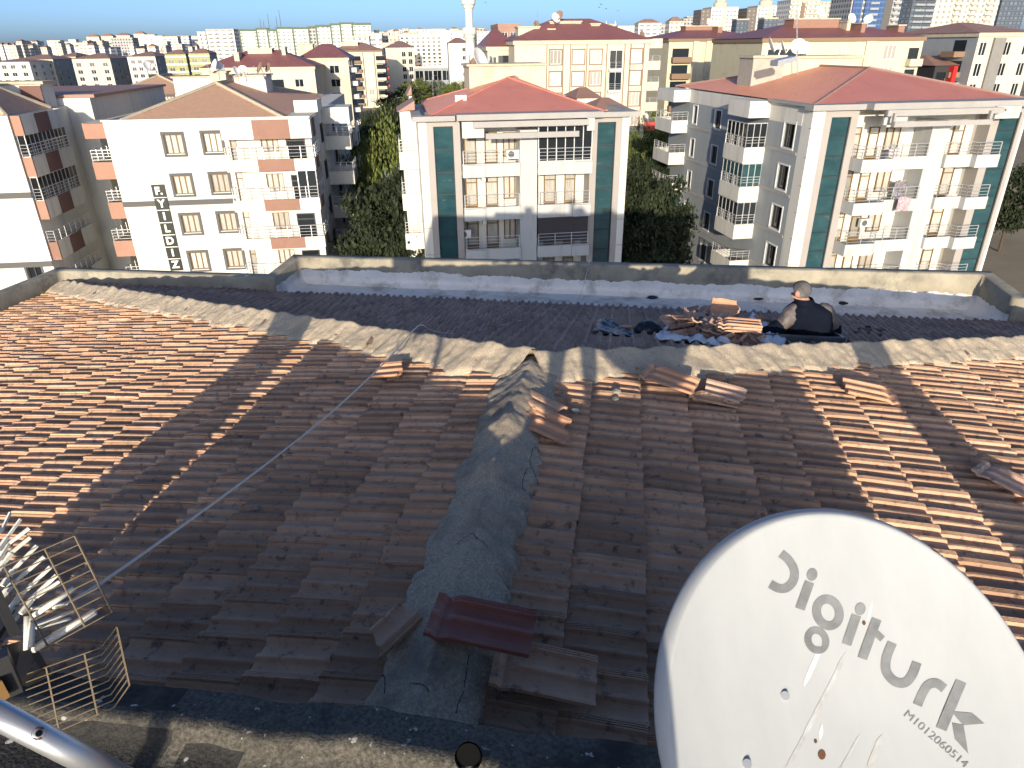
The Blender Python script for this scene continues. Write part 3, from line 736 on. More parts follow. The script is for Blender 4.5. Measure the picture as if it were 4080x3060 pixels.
# lower wings left and right of the main roof
for (pa, pb, pt, dep) in ((1592, 1700, 445, 4.0), (1630, 1690, 382, 9.0)):
    q = C.P(pa, pt, dep)[0]; zz = C.P(pa, pt, dep)[1]
    C.box('wing', m_white, q, xl - .003, dep, dep + 4, 0, zz)
    b = MB(); b.prism([(q - .2, dep - .2, zz), (xl - .01, dep - .2, zz + .1), (xl - .01, dep - .2, zz + .7)], (0, 4.4, 0)); C.mb('roof', b, m_brroof)
for (pa, pb, pt, dep) in ((2300, 2390, 392, 8.5), (2375, 2500, 437, 5.0)):
    x0, zz = C.P(pa, pt, dep); x1 = C.P(pb, pt, dep)[0]
    C.box('wing', m_white, x0, x1, dep, dep + 4, ze - 2, zz); hip_roof(C, x0 - .2, x1 + .2, dep - .2, dep + 4.2, zz + .01, .7, ((x0 + x1) / 2 - .3, dep + 2, (x0 + x1) / 2 + .3, dep + 2), [m_brroof, m_brroof])
# balconies of the left wall
for k in range(5):
    za = bz[0][0] + .1 - k * fl
    b = MB(); b.box(xl - 1.35, xl - .004, 3.2, 3.35, za, za + 1.2); b.box(xl - 1.35, xl - 1.2, 3.353, 6.2, za, za + 1.2); b.box(xl - 1.198, xl - .004, 3.353, 6.2, za + .08, za + .26)
    C.mb('balcony', b, m_white); railing(C, [(xl - .05, 3.28, za + 1.2), (xl - 1.28, 3.28, za + 1.2), (xl - 1.28, 6.1, za + 1.2)], .8, step=.9)

# --- apartment block on the right ---------------------------------
c0 = at_y(3243, 440, 50.0)
Rb = Bld('apartment_block', 'large block on the right with orange red sheet roof and blue grey side wall', 'building', c0.x, c0.y, R(9))
zE = Rb.P(3243, 440)[1]; W_ = Rb.P(4100, 440)[0]; DP = 26.0
cx1 = Rb.P(3290, 456)[0]; px1 = Rb.P(3425, 450)[0]; gl = Rb.P(3316, 467)[0], Rb.P(3394, 467)[0]; gzt = Rb.P(3350, 467)[1]
bx1 = Rb.P(3962, 440)[0]; gr = Rb.P(3990, 452)[0], Rb.P(4072, 452)[0]; dv = Rb.P(3707, 494)[0], Rb.P(3776, 494)[0]
bzs = [(Rb.P(3525, 683, -1.1)[1], Rb.P(3525, 632, -1.1)[1])]
FHr = 2.95
b = MB(); b.box(px1 + .003, bx1 - .003, 1.5, DP, -.5, zE); b.box(.3, px1, 1.2, DP - .003, -.5, zE - .01); b.box(bx1, W_, 1.2, DP - .003, -.5, zE - .01)
b.box(0.001, cx1 - .002, 0, 1.197, -.5, zE - .005); b.box(gr[1] + .3, W_, 0, 1.197, -.5, zE - .005)
for k in range(8):
    z = zE - 1.2 - k * 1.9; b.box(-.006, cx1 - .014, -.012, .3, z, z + .05, 1)
Rb.mb('wall', b, [m_white, m_fascia])
for a, c, g_ in ((cx1, px1, gl), (bx1, gr[1] + .298, gr)):
    b = MB(); holewall(b, F_, a, c, -.5, zE - .006, [(g_[0], g_[1], .5, gzt)], .22)
    b.add([(a, 0, -.5), (a, 1.19, -.5), (a, 1.19, zE - .02), (a, 0, zE - .02)], [(0, 1, 2, 3)]); b.add([(c, 0, -.5), (c, 1.19, -.5), (c, 1.19, zE - .02), (c, 0, zE - .02)], [(3, 2, 1, 0)])
    Rb.mb('pilaster', b, m_panel)
    b = MB()
    for k in range(14):
        z = gzt - 1.2 - k * 1.35
        if z > .8: b.box(g_[0] - .01, g_[1] + .01, .12, .2, z - .05, z)
    b.box(g_[0] - .02, g_[0] + .05, .10, .215, .5, gzt); b.box(g_[1] - .05, g_[1] + .02, .10, .215, .5, gzt)
    fr = Rb.mb('glass_strip', b, m_dframe)
    b = MB(); b.add([(g_[0], .2, .5), (g_[1], .2, .5), (g_[1], .2, gzt), (g_[0], .2, gzt)], [(0, 1, 2, 3)]); Rb.mb('pane', b, m_teal, fr)
# side wall with windows (left face)
FL = lambda u, z, d: (d, u, z)
wy0, wz0 = Rb.PX(3120, 588); wy1, wz1 = Rb.PX(3166, 488)
wy0, wy1 = min(wy0, wy1), max(wy0, wy1)
ya = Rb.PX(3066, 462)[0]                       # where the near side balcony meets the wall
yb1 = Rb.PX(2869, 520)[0]; yb0 = Rb.PX(2852, 520)[0]
n0 = Rb.PX(2776, 430)[0], Rb.PX(2762, 430)[0]
yend = Rb.PX(2751, 378)[0]
holes = []; wins = []
for k in range(6):
    z = (wz0 + wz1) / 2 - k * FHr
    for u, w, h in (((wy0 + wy1) / 2, 1.5, wz1 - wz0 - .1), (Rb.PX(2860, 480)[0], 1.25, 1.5), (Rb.PX(2771, 450)[0], .9, 1.55)):
        if z > 1: holes.append((u - w / 2, u + w / 2, z - h / 2, z + h / 2)); wins.append((u, z, w, h))
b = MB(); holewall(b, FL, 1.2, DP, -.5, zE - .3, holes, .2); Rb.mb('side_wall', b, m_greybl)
for u, z, w, h in wins: window(Rb, 'l', u, z, w, h, 0.0, .18, 2, m_dframe, m_glass, m_wframe, .12)
b = MB()
for k in range(6):
    z = zE - 3.1 - k * FHr; b.box(-.05, .02, 1.3, DP, z, z + .22)
for k in range(6): Rb.box('string_course', m_fascia, -.05, .02, 1.3, DP, zE - 3.1 - k * FHr, zE - 2.9 - k * FHr)
def side_balcony(B, x, y0, y1, p, z, mode, name='balcony', left=True, m=m_white, hh=1.15):
    s = -1 if left else 1
    b = MB(); e = x + s * p
    b.box(e, x + s * .004, y0, y0 + .13, z, z + hh); b.box(e, e - s * .13, y0 + .131, y1, z, z + hh); b.box(e - s * .131, x + s * .004, y0 + .131, y1, z + .05, z + .22)
    b.box(e - s * .131, x + s * .004, y1 - .13, y1 - .002, z + .221, z + hh)
    o = B.mb(name, b, m)
    railing(B, [(x + s * .05, y0 + .06, z + hh), (e - s * .06, y0 + .06, z + hh), (e - s * .06, y1 - .06, z + hh)], .75, step=.9, rails=3, bal=.45, parent=o)
    if mode: 
        xs = sorted((e - s * .1, x)); glazing(B, xs[0], xs[1], y0 + .1, y1 - .1, z + hh, z + 2.95 - .05, .62, 'fl' if left else 'fr', pane=m_glass if mode == 1 else m_teal, parent=o)
    return o
pj = -Rb.P(2984, 455, ya)[0]
zb0 = Rb.P(3020, 650, ya)[1]
for k in range(5): side_balcony(Rb, 0, ya, ya + 3.6, pj, zb0 - k * FHr, (1, 2, 1, 0, 0)[k])
zb1 = Rb.P(2720, 530, yend)[1]; pj2 = -Rb.P(2684, 400, yend)[0]
for k in range(5): side_balcony(Rb, 0, yend, yend + 4.5, pj2, zb1 - k * FHr, (0, 0, 0, 2, 0)[k])
# roof slab bands above the side
b = MB(); b.box(-.02, .3, 1.2, ya - .003, zE - 1.1, zE + .2); b.box(-pj, .3, ya, ya + 3.6, zE - .95, zE + .22); b.box(-.02, .3, ya + 3.603, yend - .003, zE - .9, zE + .2); b.box(-pj2, .3, yend, yend + 4.5, zE - .85, zE + .21); Rb.mb('roof_parapet', b, m_white)
# front bays
ysR = 1.45
bays = [(px1, dv[0]), (dv[1], bx1)]
Rb.box('divider_wall', m_pale, dv[0], dv[1], -.35, ysR, -.5, Rb.P(3740, 482, -.35)[1])
for k in range(5):
    za, zb = bzs[0][0] - k * FHr, bzs[0][1] - k * FHr
    for i, (a, c) in enumerate(bays):
        ov = .9 if i == 0 else .35
        b = MB(); f0, f1 = (-1.35, -.65) if i == 0 else (-.6, -1.1)
        xm = a + (c - a) * (.42 if i == 0 else .6)
        b.box(a + .02, xm, f0, f0 + .13, za, zb); b.box(xm + .002, c - .02 + (.5 if i else 0), f1, f1 + .13, za - .002, zb)
        b.box(a + .02, a + .15, f0 + .131, 0, za, zb); b.box(a + .151, c - .02, min(f0, f1) + .75, ysR - .003, za + .1, za + .28)
        b.box(xm, xm + .12, min(f0, f1) + .132, max(f0, f1) + .2, za + .002, zb - .002)
        o = Rb.mb('balcony', b, m_pale)
        railing(Rb, [(a + .1, 0, zb), (a + .1, f0 + .06, zb), (xm - .05, f0 + .06, zb), (xm + .05, f1 + .06, zb), (c - .1 + (.5 if i else 0), f1 + .06, zb)], .85, step=.9, parent=o)
        zd = zb - .6
        for f0_, f1_, dr in (((.08, .25, 1), (.36, .50, 1), (.60, .80, 0)) if i == 0 else ((.06, .24, 1), (.52, .78, 1))):
            x0, x1 = a + (c - a) * f0_, a + (c - a) * f1_
            if dr: window(Rb, 'f', (x0 + x1) / 2, zd + 1.25, x1 - x0, 2.35, ysR - .1, .06, 1, sill=False, door=True)
            else: window(Rb, 'f', (x0 + x1) / 2, zd + 1.55, x1 - x0, 1.6, ysR - .1, .06, 2, sill=False)
zp = Rb.P(3700, 452, -1.9)[1]
b = MB(); b.box(Rb.P(3530, 455, -1.9)[0], Rb.P(3994, 440, -1.9)[0], -2.1, -1.9, zp - .1, zp + .28)
for k in range(8):
    x = Rb.P(3560 + k * 58, 450, -1)[0]; b.box(x - .06, x + .06, -1.899, -.7, zp, zp + .16)
b.box(Rb.P(3560, 480, -2.3)[0], Rb.P(3950, 465, -2.3)[0], -2.5, -2.33, zp - .75, zp - .42)
b.box(Rb.P(3560, 480, -2.3)[0], Rb.P(3560, 480, -2.3)[0] + .15, -2.33, -2.1, zp - .75, zp + .1); b.box(Rb.P(3950, 480, -2.3)[0] - .2, Rb.P(3950, 480, -2.3)[0], -2.33, -2.1, zp - .75, zp + .1)
Rb.mb('pergola', b, m_fascia)
Rb.box('pergola_panel', m_pale, px1 + .9, px1 + 2.6, -1.5, -1.35, zp - .7, zp + .15); Rb.box('pergola_panel', m_pale, bx1 - 1.2, bx1 + .7, -1.5, -1.35, zp - .5, zp + .3)
b = MB(); b.box(-.35, px1 + .1, -.5, .6, zE, zE + .36); b.box(px1 + .103, W_ + .4, -1.3, .6, zE + .03, zE + .44); b.box(-.35, .3, .603, ya - .01, zE + .203, zE + .36); Rb.mb('fascia', b, m_fascia)
zr = zE + .3
apx = Rb.P(3466, 272, 8.0)
hip_roof(Rb, .3, W_ + .3, .5, DP, zr, apx[1] - zr, (apx[0] - .05, 8.0, apx[0], 16.0), [m_redmetal, m_redmetal_y], ridge_caps=(mat('ridge_flashing', (0.25, 0.16, 0.14), .6), .11))
cb = Rb.P(2992, 218, 15.0); ce = Rb.P(3436, 225, 15.0); cm = Rb.P(3125, 222, 14.6)
Rb.box('stair_tower', m_oldcream, cm[0] + .01, ce[0], 15.0, 19.0, zE, ce[1] - .1); Rb.box('tower_slab', m_oldridge, cm[0] - .1, ce[0] + .15, 14.8, 19.2, ce[1] - .098, ce[1] + .1)
o = Rb.box('chimney', mat('bare_concrete', (0.30, 0.28, 0.24), .95, (0.38, 0.35, 0.30), 1.5, stain=(.2, .18, .15)), cb[0], cm[0], 14.4, 17.0, zE, cm[1] - .15); Rb.box('cap', m_oldridge, cb[0] - .15, cm[0] + .1, 14.2, 17.2, cm[1] - .148, cm[1] + .05, parent=o)
b = MB(); xs = Rb.P(3070, 350, 9)[0]; b.prism([(xs, 8.4, zr + 2.2), (xs + 1.6, 8.4, zr + 2.55), (xs + 1.6, 8.4, zr + 2.9), (xs, 8.4, zr + 2.6)], (0, 1.2, 0)); Rb.mb('skylight', b, m_steel)

def hang(px, py, y, w, h, m, name, label, cat, n=10):
    x, z = Rb.P(px, py, y); V = []
    for i in range(n + 1):
        for j in range(n + 1):
            V.append(Rb.M @ Vector((x + w * (i / n - .5), y - .03 + .05 * nz(i * .5, j * .2, px), z - h * j / n + .05 * h * math.sin(i * .6 + px))))
    o = ob(name, np_mesh(name, V, [(i * (n + 1) + j, (i + 1) * (n + 1) + j, (i + 1) * (n + 1) + j + 1, i * (n + 1) + j + 1) for i in range(n) for j in range(n)], m)); tag(o, label, cat)
hang(3606, 786, -1.25, 1.0, .95, mat('flowered_carpet', (.5, .4, .42), .9, (.22, .12, .14), 9), 'carpet', 'flowered pink carpet hung over a balcony rail of the right block', 'carpet')
hang(3590, 720, .6, .9, 1.2, mat('dark_laundry', (.10, .06, .06), .9, (.25, .27, .32), 3.5), 'laundry', 'dark mixed laundry on a line in a middle balcony of the right block', 'laundry')
hang(3565, 590, .2, .8, .9, mat('pale_laundry', (.42, .34, .36), .9, (.5, .5, .5), 3), 'laundry', 'pale laundry behind the top balcony rail of the right block', 'laundry')
hang(3790, 775, -.3, .9, .8, mat('pink_sheet', (.42, .30, .34), .9, (.5, .42, .44), 3), 'laundry', 'pink sheet in the right hand middle balcony of the right block', 'laundry')
def aircon(B, px, py, y, label):
    x, z = B.P(px, py, y); p = B.M @ Vector((x, y, z)); t = thing('air_conditioner', label, 'air conditioner', p, B.rz)
    b = MB(); b.box(-.42, .42, -.3, 0, -.3, .3); b.build('case', m_wframe, t); b = MB(); b.tube([(-.1, -.302, 0), (-.1, -.32, 0)], .22, 16); b.build('fan_grille', m_dgrey, t)
aircon(Rb, 3440, 885, 1.0, 'white air conditioner high in the third floor left balcony of the right block'); aircon(C, 2040, 612, -.1, 'white air conditioner in the top left balcony of the block straight ahead')
aircon(C, 1852, 930, .6, 'white air conditioner in the lower left balcony of the block straight ahead')

# --- block with the vertical sign, left of centre -----------------
c0 = at_y(408, 486, 54.0)
Y = Bld('apartment_block', 'white block with clay tile roof, terracotta bands and a black vertical name sign', 'building', c0.x, c0.y, R(7))
zE = Y.P(408, 486)[1]; W_ = Y.P(1228, 462)[0]; DP = 30.0
FHy = 2.95
def span(x0, x1, y0, y1):
    a = Y.P(x0, y0); c = Y.P(x1, y1); return min(a[0], c[0]), max(a[0], c[0]), min(a[1], c[1]), max(a[1], c[1])
w1 = span(650, 738, 537, 613); w2 = span(806, 891, 531, 606); w4 = span(1032, 1114, 530, 604); dr = span(907, 955, 525, 640)
FHy = (Y.P(690, 575)[1] - Y.P(765, 892)[1]) / 2
holes = []; wl = []
for k in range(6):
    for (a, c, p, q), tr in ((w1, 1), (w2, 1), (w4, 0)):
        h = (a, c, p - k * FHy, q - k * FHy)
        if h[2] > .6: holes.append(h); wl.append((h, tr))
    d_ = (dr[0], dr[1], w1[2] - 1.0 - k * FHy, dr[3] - k * FHy)
    if d_[2] > .3: holes.append(d_); wl.append((d_, 2))
b = MB(); holewall(b, F_, 0, W_, -.5, zE, holes, .2)
b.add([(0, 0, -.5), (0, DP, -.5), (0, DP, zE), (0, 0, zE)], [(3, 2, 1, 0)]); b.add([(W_, 0, -.5), (W_, DP, -.5), (W_, DP, zE), (W_, 0, zE)], [(0, 1, 2, 3)])
b.add([(0, DP, -.5), (W_, DP, -.5), (W_, DP, zE), (0, DP, zE)], [(3, 2, 1, 0)]); b.add([(0, 0, zE), (W_, 0, zE), (W_, DP, zE), (0, DP, zE)], [(0, 1, 2, 3)])
Y.mb('wall', b, m_white)
for h, tr in wl: window(Y, 'f', (h[0] + h[1]) / 2, (h[2] + h[3]) / 2, h[1] - h[0], h[3] - h[2], 0, .16, 3 if tr < 2 else 1, m_wood, m_curt, m_dgrey if tr == 1 else None, .2, sill=tr < 2, door=tr == 2)
zbnd = Y.P(560, 812)[1]; sx0, sx1 = Y.P(603, 738)[0], Y.P(655, 738)[0]
Y.box('string_course', m_dgrey, -.02, sx0 - .02, -.05, .01, zbnd - .22, zbnd + .18); Y.box('string_course', m_dgrey, sx1 + .02, dr[0] - .3, -.05, .01, zbnd - .22, zbnd + .18)
# sign
st = Y.P(628, 735)[1]; sb_ = Y.P(712, 1076)[1]; cell = (st - sb_) / 7
sg = Y.box('sign', m_signbk, sx0, sx1, -.12, -.01, st - 7 * cell, st)
def text_mesh(name, txt, size, bold=0.03, extr=0.01):
    cu = bpy.data.curves.new(name, 'FONT'); cu.body = txt; cu.size = size; cu.align_x = 'CENTER'; cu.align_y = 'CENTER'; cu.offset = bold; cu.extrude = extr
    t = bpy.data.objects.new(name, cu); COL.objects.link(t); bpy.context.view_layer.update()
    me = bpy.data.meshes.new_from_object(t.evaluated_get(bpy.context.evaluated_depsgraph_get())); COL.objects.unlink(t); bpy.data.objects.remove(t)
    me.name = name; return me
for i, ch in enumerate(('F.', 'Y', 'I', 'L', 'D', 'I', 'Z')):
    me = text_mesh('letter', ch, cell * .82, .03); me.materials.append(m_letter)
    ob('letter', me, sg, ((sx0 + sx1) / 2, -.135, st - (i + .5) * cell), (math.pi / 2, 0, 0))
    if i: Y.box('rule', m_letter, sx0, sx1, -.125, -.121, st - i * cell - .025, st - i * cell + .025, parent=sg)
# left corner balconies (bands face the camera)
zo = [Y.P(425, 683)[1] - (0), 0]; zo_t = Y.P(425, 648)[1]
for k in range(5):
    zt_ = zo_t - k * FHy; zl_ = zt_ - 1.25
    x0 = -1.55 if k % 2 == 0 else -1.2
    b = MB(); b.box(x0, -.004, .25, .4, zl_, zt_); o = Y.mb('balcony', b, m_orange)
    b = MB(); b.box(x0, x0 + .12, .402, 3.4, zl_ + .01, zt_ - .003); b.box(x0 + .122, -.004, .402, 3.4, zl_ + .1, zl_ + .26); Y.mb('balcony_floor', b, m_white, o)
    railing(Y, [(-.05, .32, zt_), (x0 + .06, .32, zt_), (x0 + .06, 3.3, zt_)], .85, step=.8, parent=o)
Y.box('roof_band', m_orange, -1.5, -.004, .05, .4, zE - 1.15, zE - .1); Y.box('roof_slab', m_white, -1.6, -.004, .402, 3.6, zE - .4, zE - .1)
# long front balcony on the right half
xb0 = Y.P(896, 625, -1.1)[0]; xb1 = Y.P(1253, 630, -1.1)[0]
zbt = Y.P(1150, 633, -1.1)[1]; zbb = Y.P(1150, 680, -1.1)[1]
ox0, ox1 = Y.P(1027, 650, -1.1)[0], Y.P(1172, 650, -1.1)[0]
for k in range(-1, 5):
    dz = -k * FHy; za, zb = zbb + dz, zbt + dz
    if k == -1: za, zb = zE - 1.35, zE - .02
    b = MB(); b.box(xb0, ox0 - .001, -1.1, -.98, za, zb); b.box(ox1 + .001, xb1, -1.1, -.98, za, zb); b.box(xb0, xb1, -.979, -.003, za + .05, za + .25)
    b.box(xb1 - .12, xb1, -.979, 3.0, za + .251, zb); b.box(W_ + .004, xb1 - .121, -.002, 3.0, za + .05, za + .25)
    o = Y.mb('balcony' if k >= 0 else 'roof_band', b, m_white)
    Y.box('orange_panel', m_terr, ox0, ox1, -1.12, -.985, za - .003, zb + .003, parent=o)
    Y.box('brown_panel', m_brown, xb1 + .001, xb1 + .025, -.3, 1.2, za - .003, zb + .003, parent=o)
    if k >= 0:
        railing(Y, [(xb0 + .05, -.1, zb), (xb0 + .05, -1.04, zb), (xb1 - .06, -1.04, zb), (xb1 - .06, 2.9, zb)], .9, step=.9, parent=o)
        if k == 1: glazing(Y, ox1 + .1, xb1 - .06, -1.0, 2.8, zb, za + FHy - .02, .75, 'fr', parent=o)
        # dark opening under the corner
        window(Y, 'f', W_ - 1.2, zb + .55, 1.4, 2.2, -.25, .2, 1, m_dframe, m_glass, sill=False, door=True, name='door')
    else: pass
# shaded right wall: two stacks of side balconies
for y0, y1, p, zf in ((8.0, 11.5, 2.2, .3), (17.0, 21.0, 2.0, -.5)):
    for k in range(5): 
        o = side_balcony(Y, W_, y0, y1, p, zbb - k * FHy + zf, 0, left=False)
        Y.box('brown_panel', m_brown, W_ + p + .001, W_ + p + .025, y0 + 1.6, y0 + 2.6, zbb - k * FHy + zf, zbb - k * FHy + zf + 1.15, parent=o)
    for k in range(5): window(Y, 'r', y0 - 1.6, zbb - k * FHy + 1.9, 1.3, 1.5, W_ + .01, .0, 2, m_dframe, m_glass, sill=False)
b = MB(); b.box(W_ + .004, W_ + 2.3, 8.0, 11.6, zE - 1.2, zE + .1); Y.mb('roof_parapet', b, m_white)
# tile roof
zr = zE + .02
ap = Y.P(863, 333, 8.5)
xl_ = Y.P(480, 472, .3)[0]; xr_ = Y.P(1123, 455, .3)[0]
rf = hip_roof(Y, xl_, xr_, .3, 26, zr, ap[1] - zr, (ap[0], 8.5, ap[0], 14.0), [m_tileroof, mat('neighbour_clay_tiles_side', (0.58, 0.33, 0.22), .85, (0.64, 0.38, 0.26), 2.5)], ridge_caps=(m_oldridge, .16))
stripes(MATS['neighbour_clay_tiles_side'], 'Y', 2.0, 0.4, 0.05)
b = MB(); b.box(-.1, W_ + .1, -.12, .28, zE + .002, zE + .12); b.box(-.1, .28, .283, 26, zE + .002, zE + .12); Y.mb('coping', b, m_white)
for (x0, x1, yt, dep, de2) in ((688, 848, 312, 13.0, 16), (840, 985, 291, 11.8, 13.2), (905, 1055, 306, 13.3, 16.5)):
    a, z1 = Y.P(x0, yt, dep); c = Y.P(x1, yt, dep)[0]
    o = Y.box('stair_tower' if x0 != 840 else 'chimney', m_white if x0 != 840 else m_oldcream, a if x0 != 840 else Y.P(835, yt, dep)[0], c if x0 != 840 else Y.P(897, yt, dep)[0], dep, de2, zE, z1)
    Y.box('cap', m_oldridge, (a if x0 != 840 else Y.P(835, yt, dep)[0]) - .15, (c if x0 != 840 else Y.P(897, yt, dep)[0]) + .15, dep - .15, de2 + .15, z1 + .002, z1 + .14, parent=o)
b = MB(); e0 = Y.P(1144, 450, 4)[0]; b.box(xr_ + .2, W_ + .1, 5.0, 5.2, zE, zE + .9); b.box(W_ - .1, W_ + .1, 5.203, 8, zE, zE + .9); Y.mb('roof_parapet', b, m_white)

# --- rear twin of the sign block ----------------------------------
c0 = at_y(336, 381, 92.0)
Y2 = Bld('apartment_block', 'white and orange block half hidden behind the sign block, small brown hip roof', 'building', c0.x, c0.y, R(7))
zE2 = Y2.P(336, 383)[1]; W2 = Y2.P(760, 372)[0]
wa = Y2.P(535, 405)[0], Y2.P(575, 405)[0]; wz = Y2.P(550, 410)[1]
hl = [(wa[0], wa[1], wz - .7 - k * 2.95, wz + .7 - k * 2.95) for k in range(6)] + [(wa[0] + 3.6, wa[1] + 3.6, wz - .7 - k * 2.95, wz + .7 - k * 2.95) for k in range(6)]
b = MB(); holewall(b, F_, 0, W2, -.5, zE2, hl, .2); b.box(0, W2, .5, 20, -.5, zE2 - .003); Y2.mb('wall', b, m_white)
for h in hl: window(Y2, 'f', (h[0] + h[1]) / 2, (h[2] + h[3]) / 2, h[1] - h[0], 1.4, 0, .16, 3, m_wood, m_curt, m_dgrey, .2)
Y2.box('orange_panel', m_orange, .3, 2.8, -.1, -.005, zE2 - 1.0, zE2 - .05)
ap = Y2.P(632, 303, 7); xl_ = Y2.P(420, 376)[0]; xr_ = Y2.P(780, 368)[0]
hip_roof(Y2, xl_, xr_, .3, 20, zE2 + .02, ap[1] - zE2, (ap[0], 7.0, ap[0], 12), [m_tileroof, MATS['neighbour_clay_tiles_side']], ridge_caps=(m_oldridge, .16))

# --- block cut by the left edge -----------------------------------
c0 = at_y(28, 462, 50.0)
Lb = Bld('apartment_block', 'white block at the left edge with orange and brown balcony boxes on its corner', 'building', c0.x, c0.y, R(7))
zE = Lb.P(28, 462)[1]
b = MB(); hl = []
wq = Lb.P(5, 1105)
hl = [(-1.9, -.9, wq[1] - .7 + k * 0, wq[1] + .7 + k * 0) for k in range(1)]
holewall(b, F_, -14, 0, -.5, zE, hl, .2); b.box(-14, -.003, .5, 9, -.5, zE - .003); b.add([(0, 0, -.5), (0, 9, -.5), (0, 9, zE), (0, 0, zE)], [(0, 1, 2, 3)]); Lb.mb('wall', b, m_white)
for h in hl: window(Lb, 'f', (h[0] + h[1]) / 2, (h[2] + h[3]) / 2, h[1] - h[0], 1.4, 0, .16, 2, m_dframe, m_glass, m_dgrey, .15)
zs1 = Lb.P(40, 780)[1]; Lb.box('string_course', m_dgrey, -14, .0, -.05, .01, zs1 - .2, zs1 + .2); zs1 = Lb.P(100, 1055)[1]; Lb.box('string_course', m_dgrey, -14, .0, -.05, .01, zs1 - .2, zs1 + .2)
zt0 = Lb.P(95, 628, .2)[1]; xe = Lb.P(133, 655, .2)[0]
for k in range(-1, 5):
    zt_ = zt0 - k * FHy; zl_ = zt_ - 1.3
    if k == -1: zt_, zl_ = zE - .02, zE - 1.3
    x1 = xe
    b = MB(); b.box(x1 - .12, x1, .36, 6.5, zl_, zt_); b.box(.004, x1 - .121, .36, 6.5, zl_ + .05, zl_ + .25); b.box(.004, x1, 6.503, 6.6, zl_, zt_)
    o = Lb.mb('balcony' if k >= 0 else 'roof_band', b, m_white)
    Lb.box('front_panel', m_orange if k < 2 else m_terr, .003, x1 + .01, .2, .355, zl_ - .01, zt_ + .005, parent=o)
    Lb.box('brown_panel', m_brown, x1 + .002, x1 + .04, 2.2, 4.2, zl_ - .01, zt_ + .005, parent=o)
    if k >= 0:
        railing(Lb, [(.05, .28, zt_), (x1 - .06, .28, zt_), (x1 - .06, 6.4, zt_)], .8, step=.8, parent=o)
        if k < 2: glazing(Lb, .05, x1 - .1, .32, 6.4, zt_, zt_ + FHy - 1.35, .6, 'fr', parent=o)
# rear part: big blank shaded wall
xr1 = Lb.P(330, 400, 12)[0]
y3 = 12.0; q = Lb.P(152, 400, y3)[0]
b = MB(); zr3 = Lb.P(175, 385, y3)[1]; b.box(-14, xe + 1.2, 9.003, 27, -.5, zr3); Lb.mb('rear_wing', b, m_white)
b = MB(); b.prism([(xe + 1.5, 9.2, zr3 + .01), (xe + 1.5, 27, zr3 + .01), (xe + 1.5, 27, zr3 - .4 + .6), (xe + 1.5, 9.2, zr3 + .25)], (-14, 0, 0)); Lb.mb('rear_roof', b, m_brroof)
tq = Lb.P(160, 335, 7.0); Lb.box('stair_tower', m_white, -14, tq[0], 7.0, 8.9, zE, tq[1]); Lb.box('tower_slab', m_oldridge, -14, tq[0] + .3, 6.8, 9.2, tq[1] + .002, tq[1] + .2)
Lb.box('brown_panel', m_brown, Lb.P(85, 380, 6.9)[0], tq[0] - .02, 6.9, 6.99, zE, tq[1] - .1)
hip_roof(Lb, -14, -.2, .2, 6.7, zE + .02, 2.2, (-9, 3.5, -3.4, 3.5), [MATS['neighbour_clay_tiles_side'], MATS['neighbour_clay_tiles_side']], ridge_caps=(m_oldridge, .16))

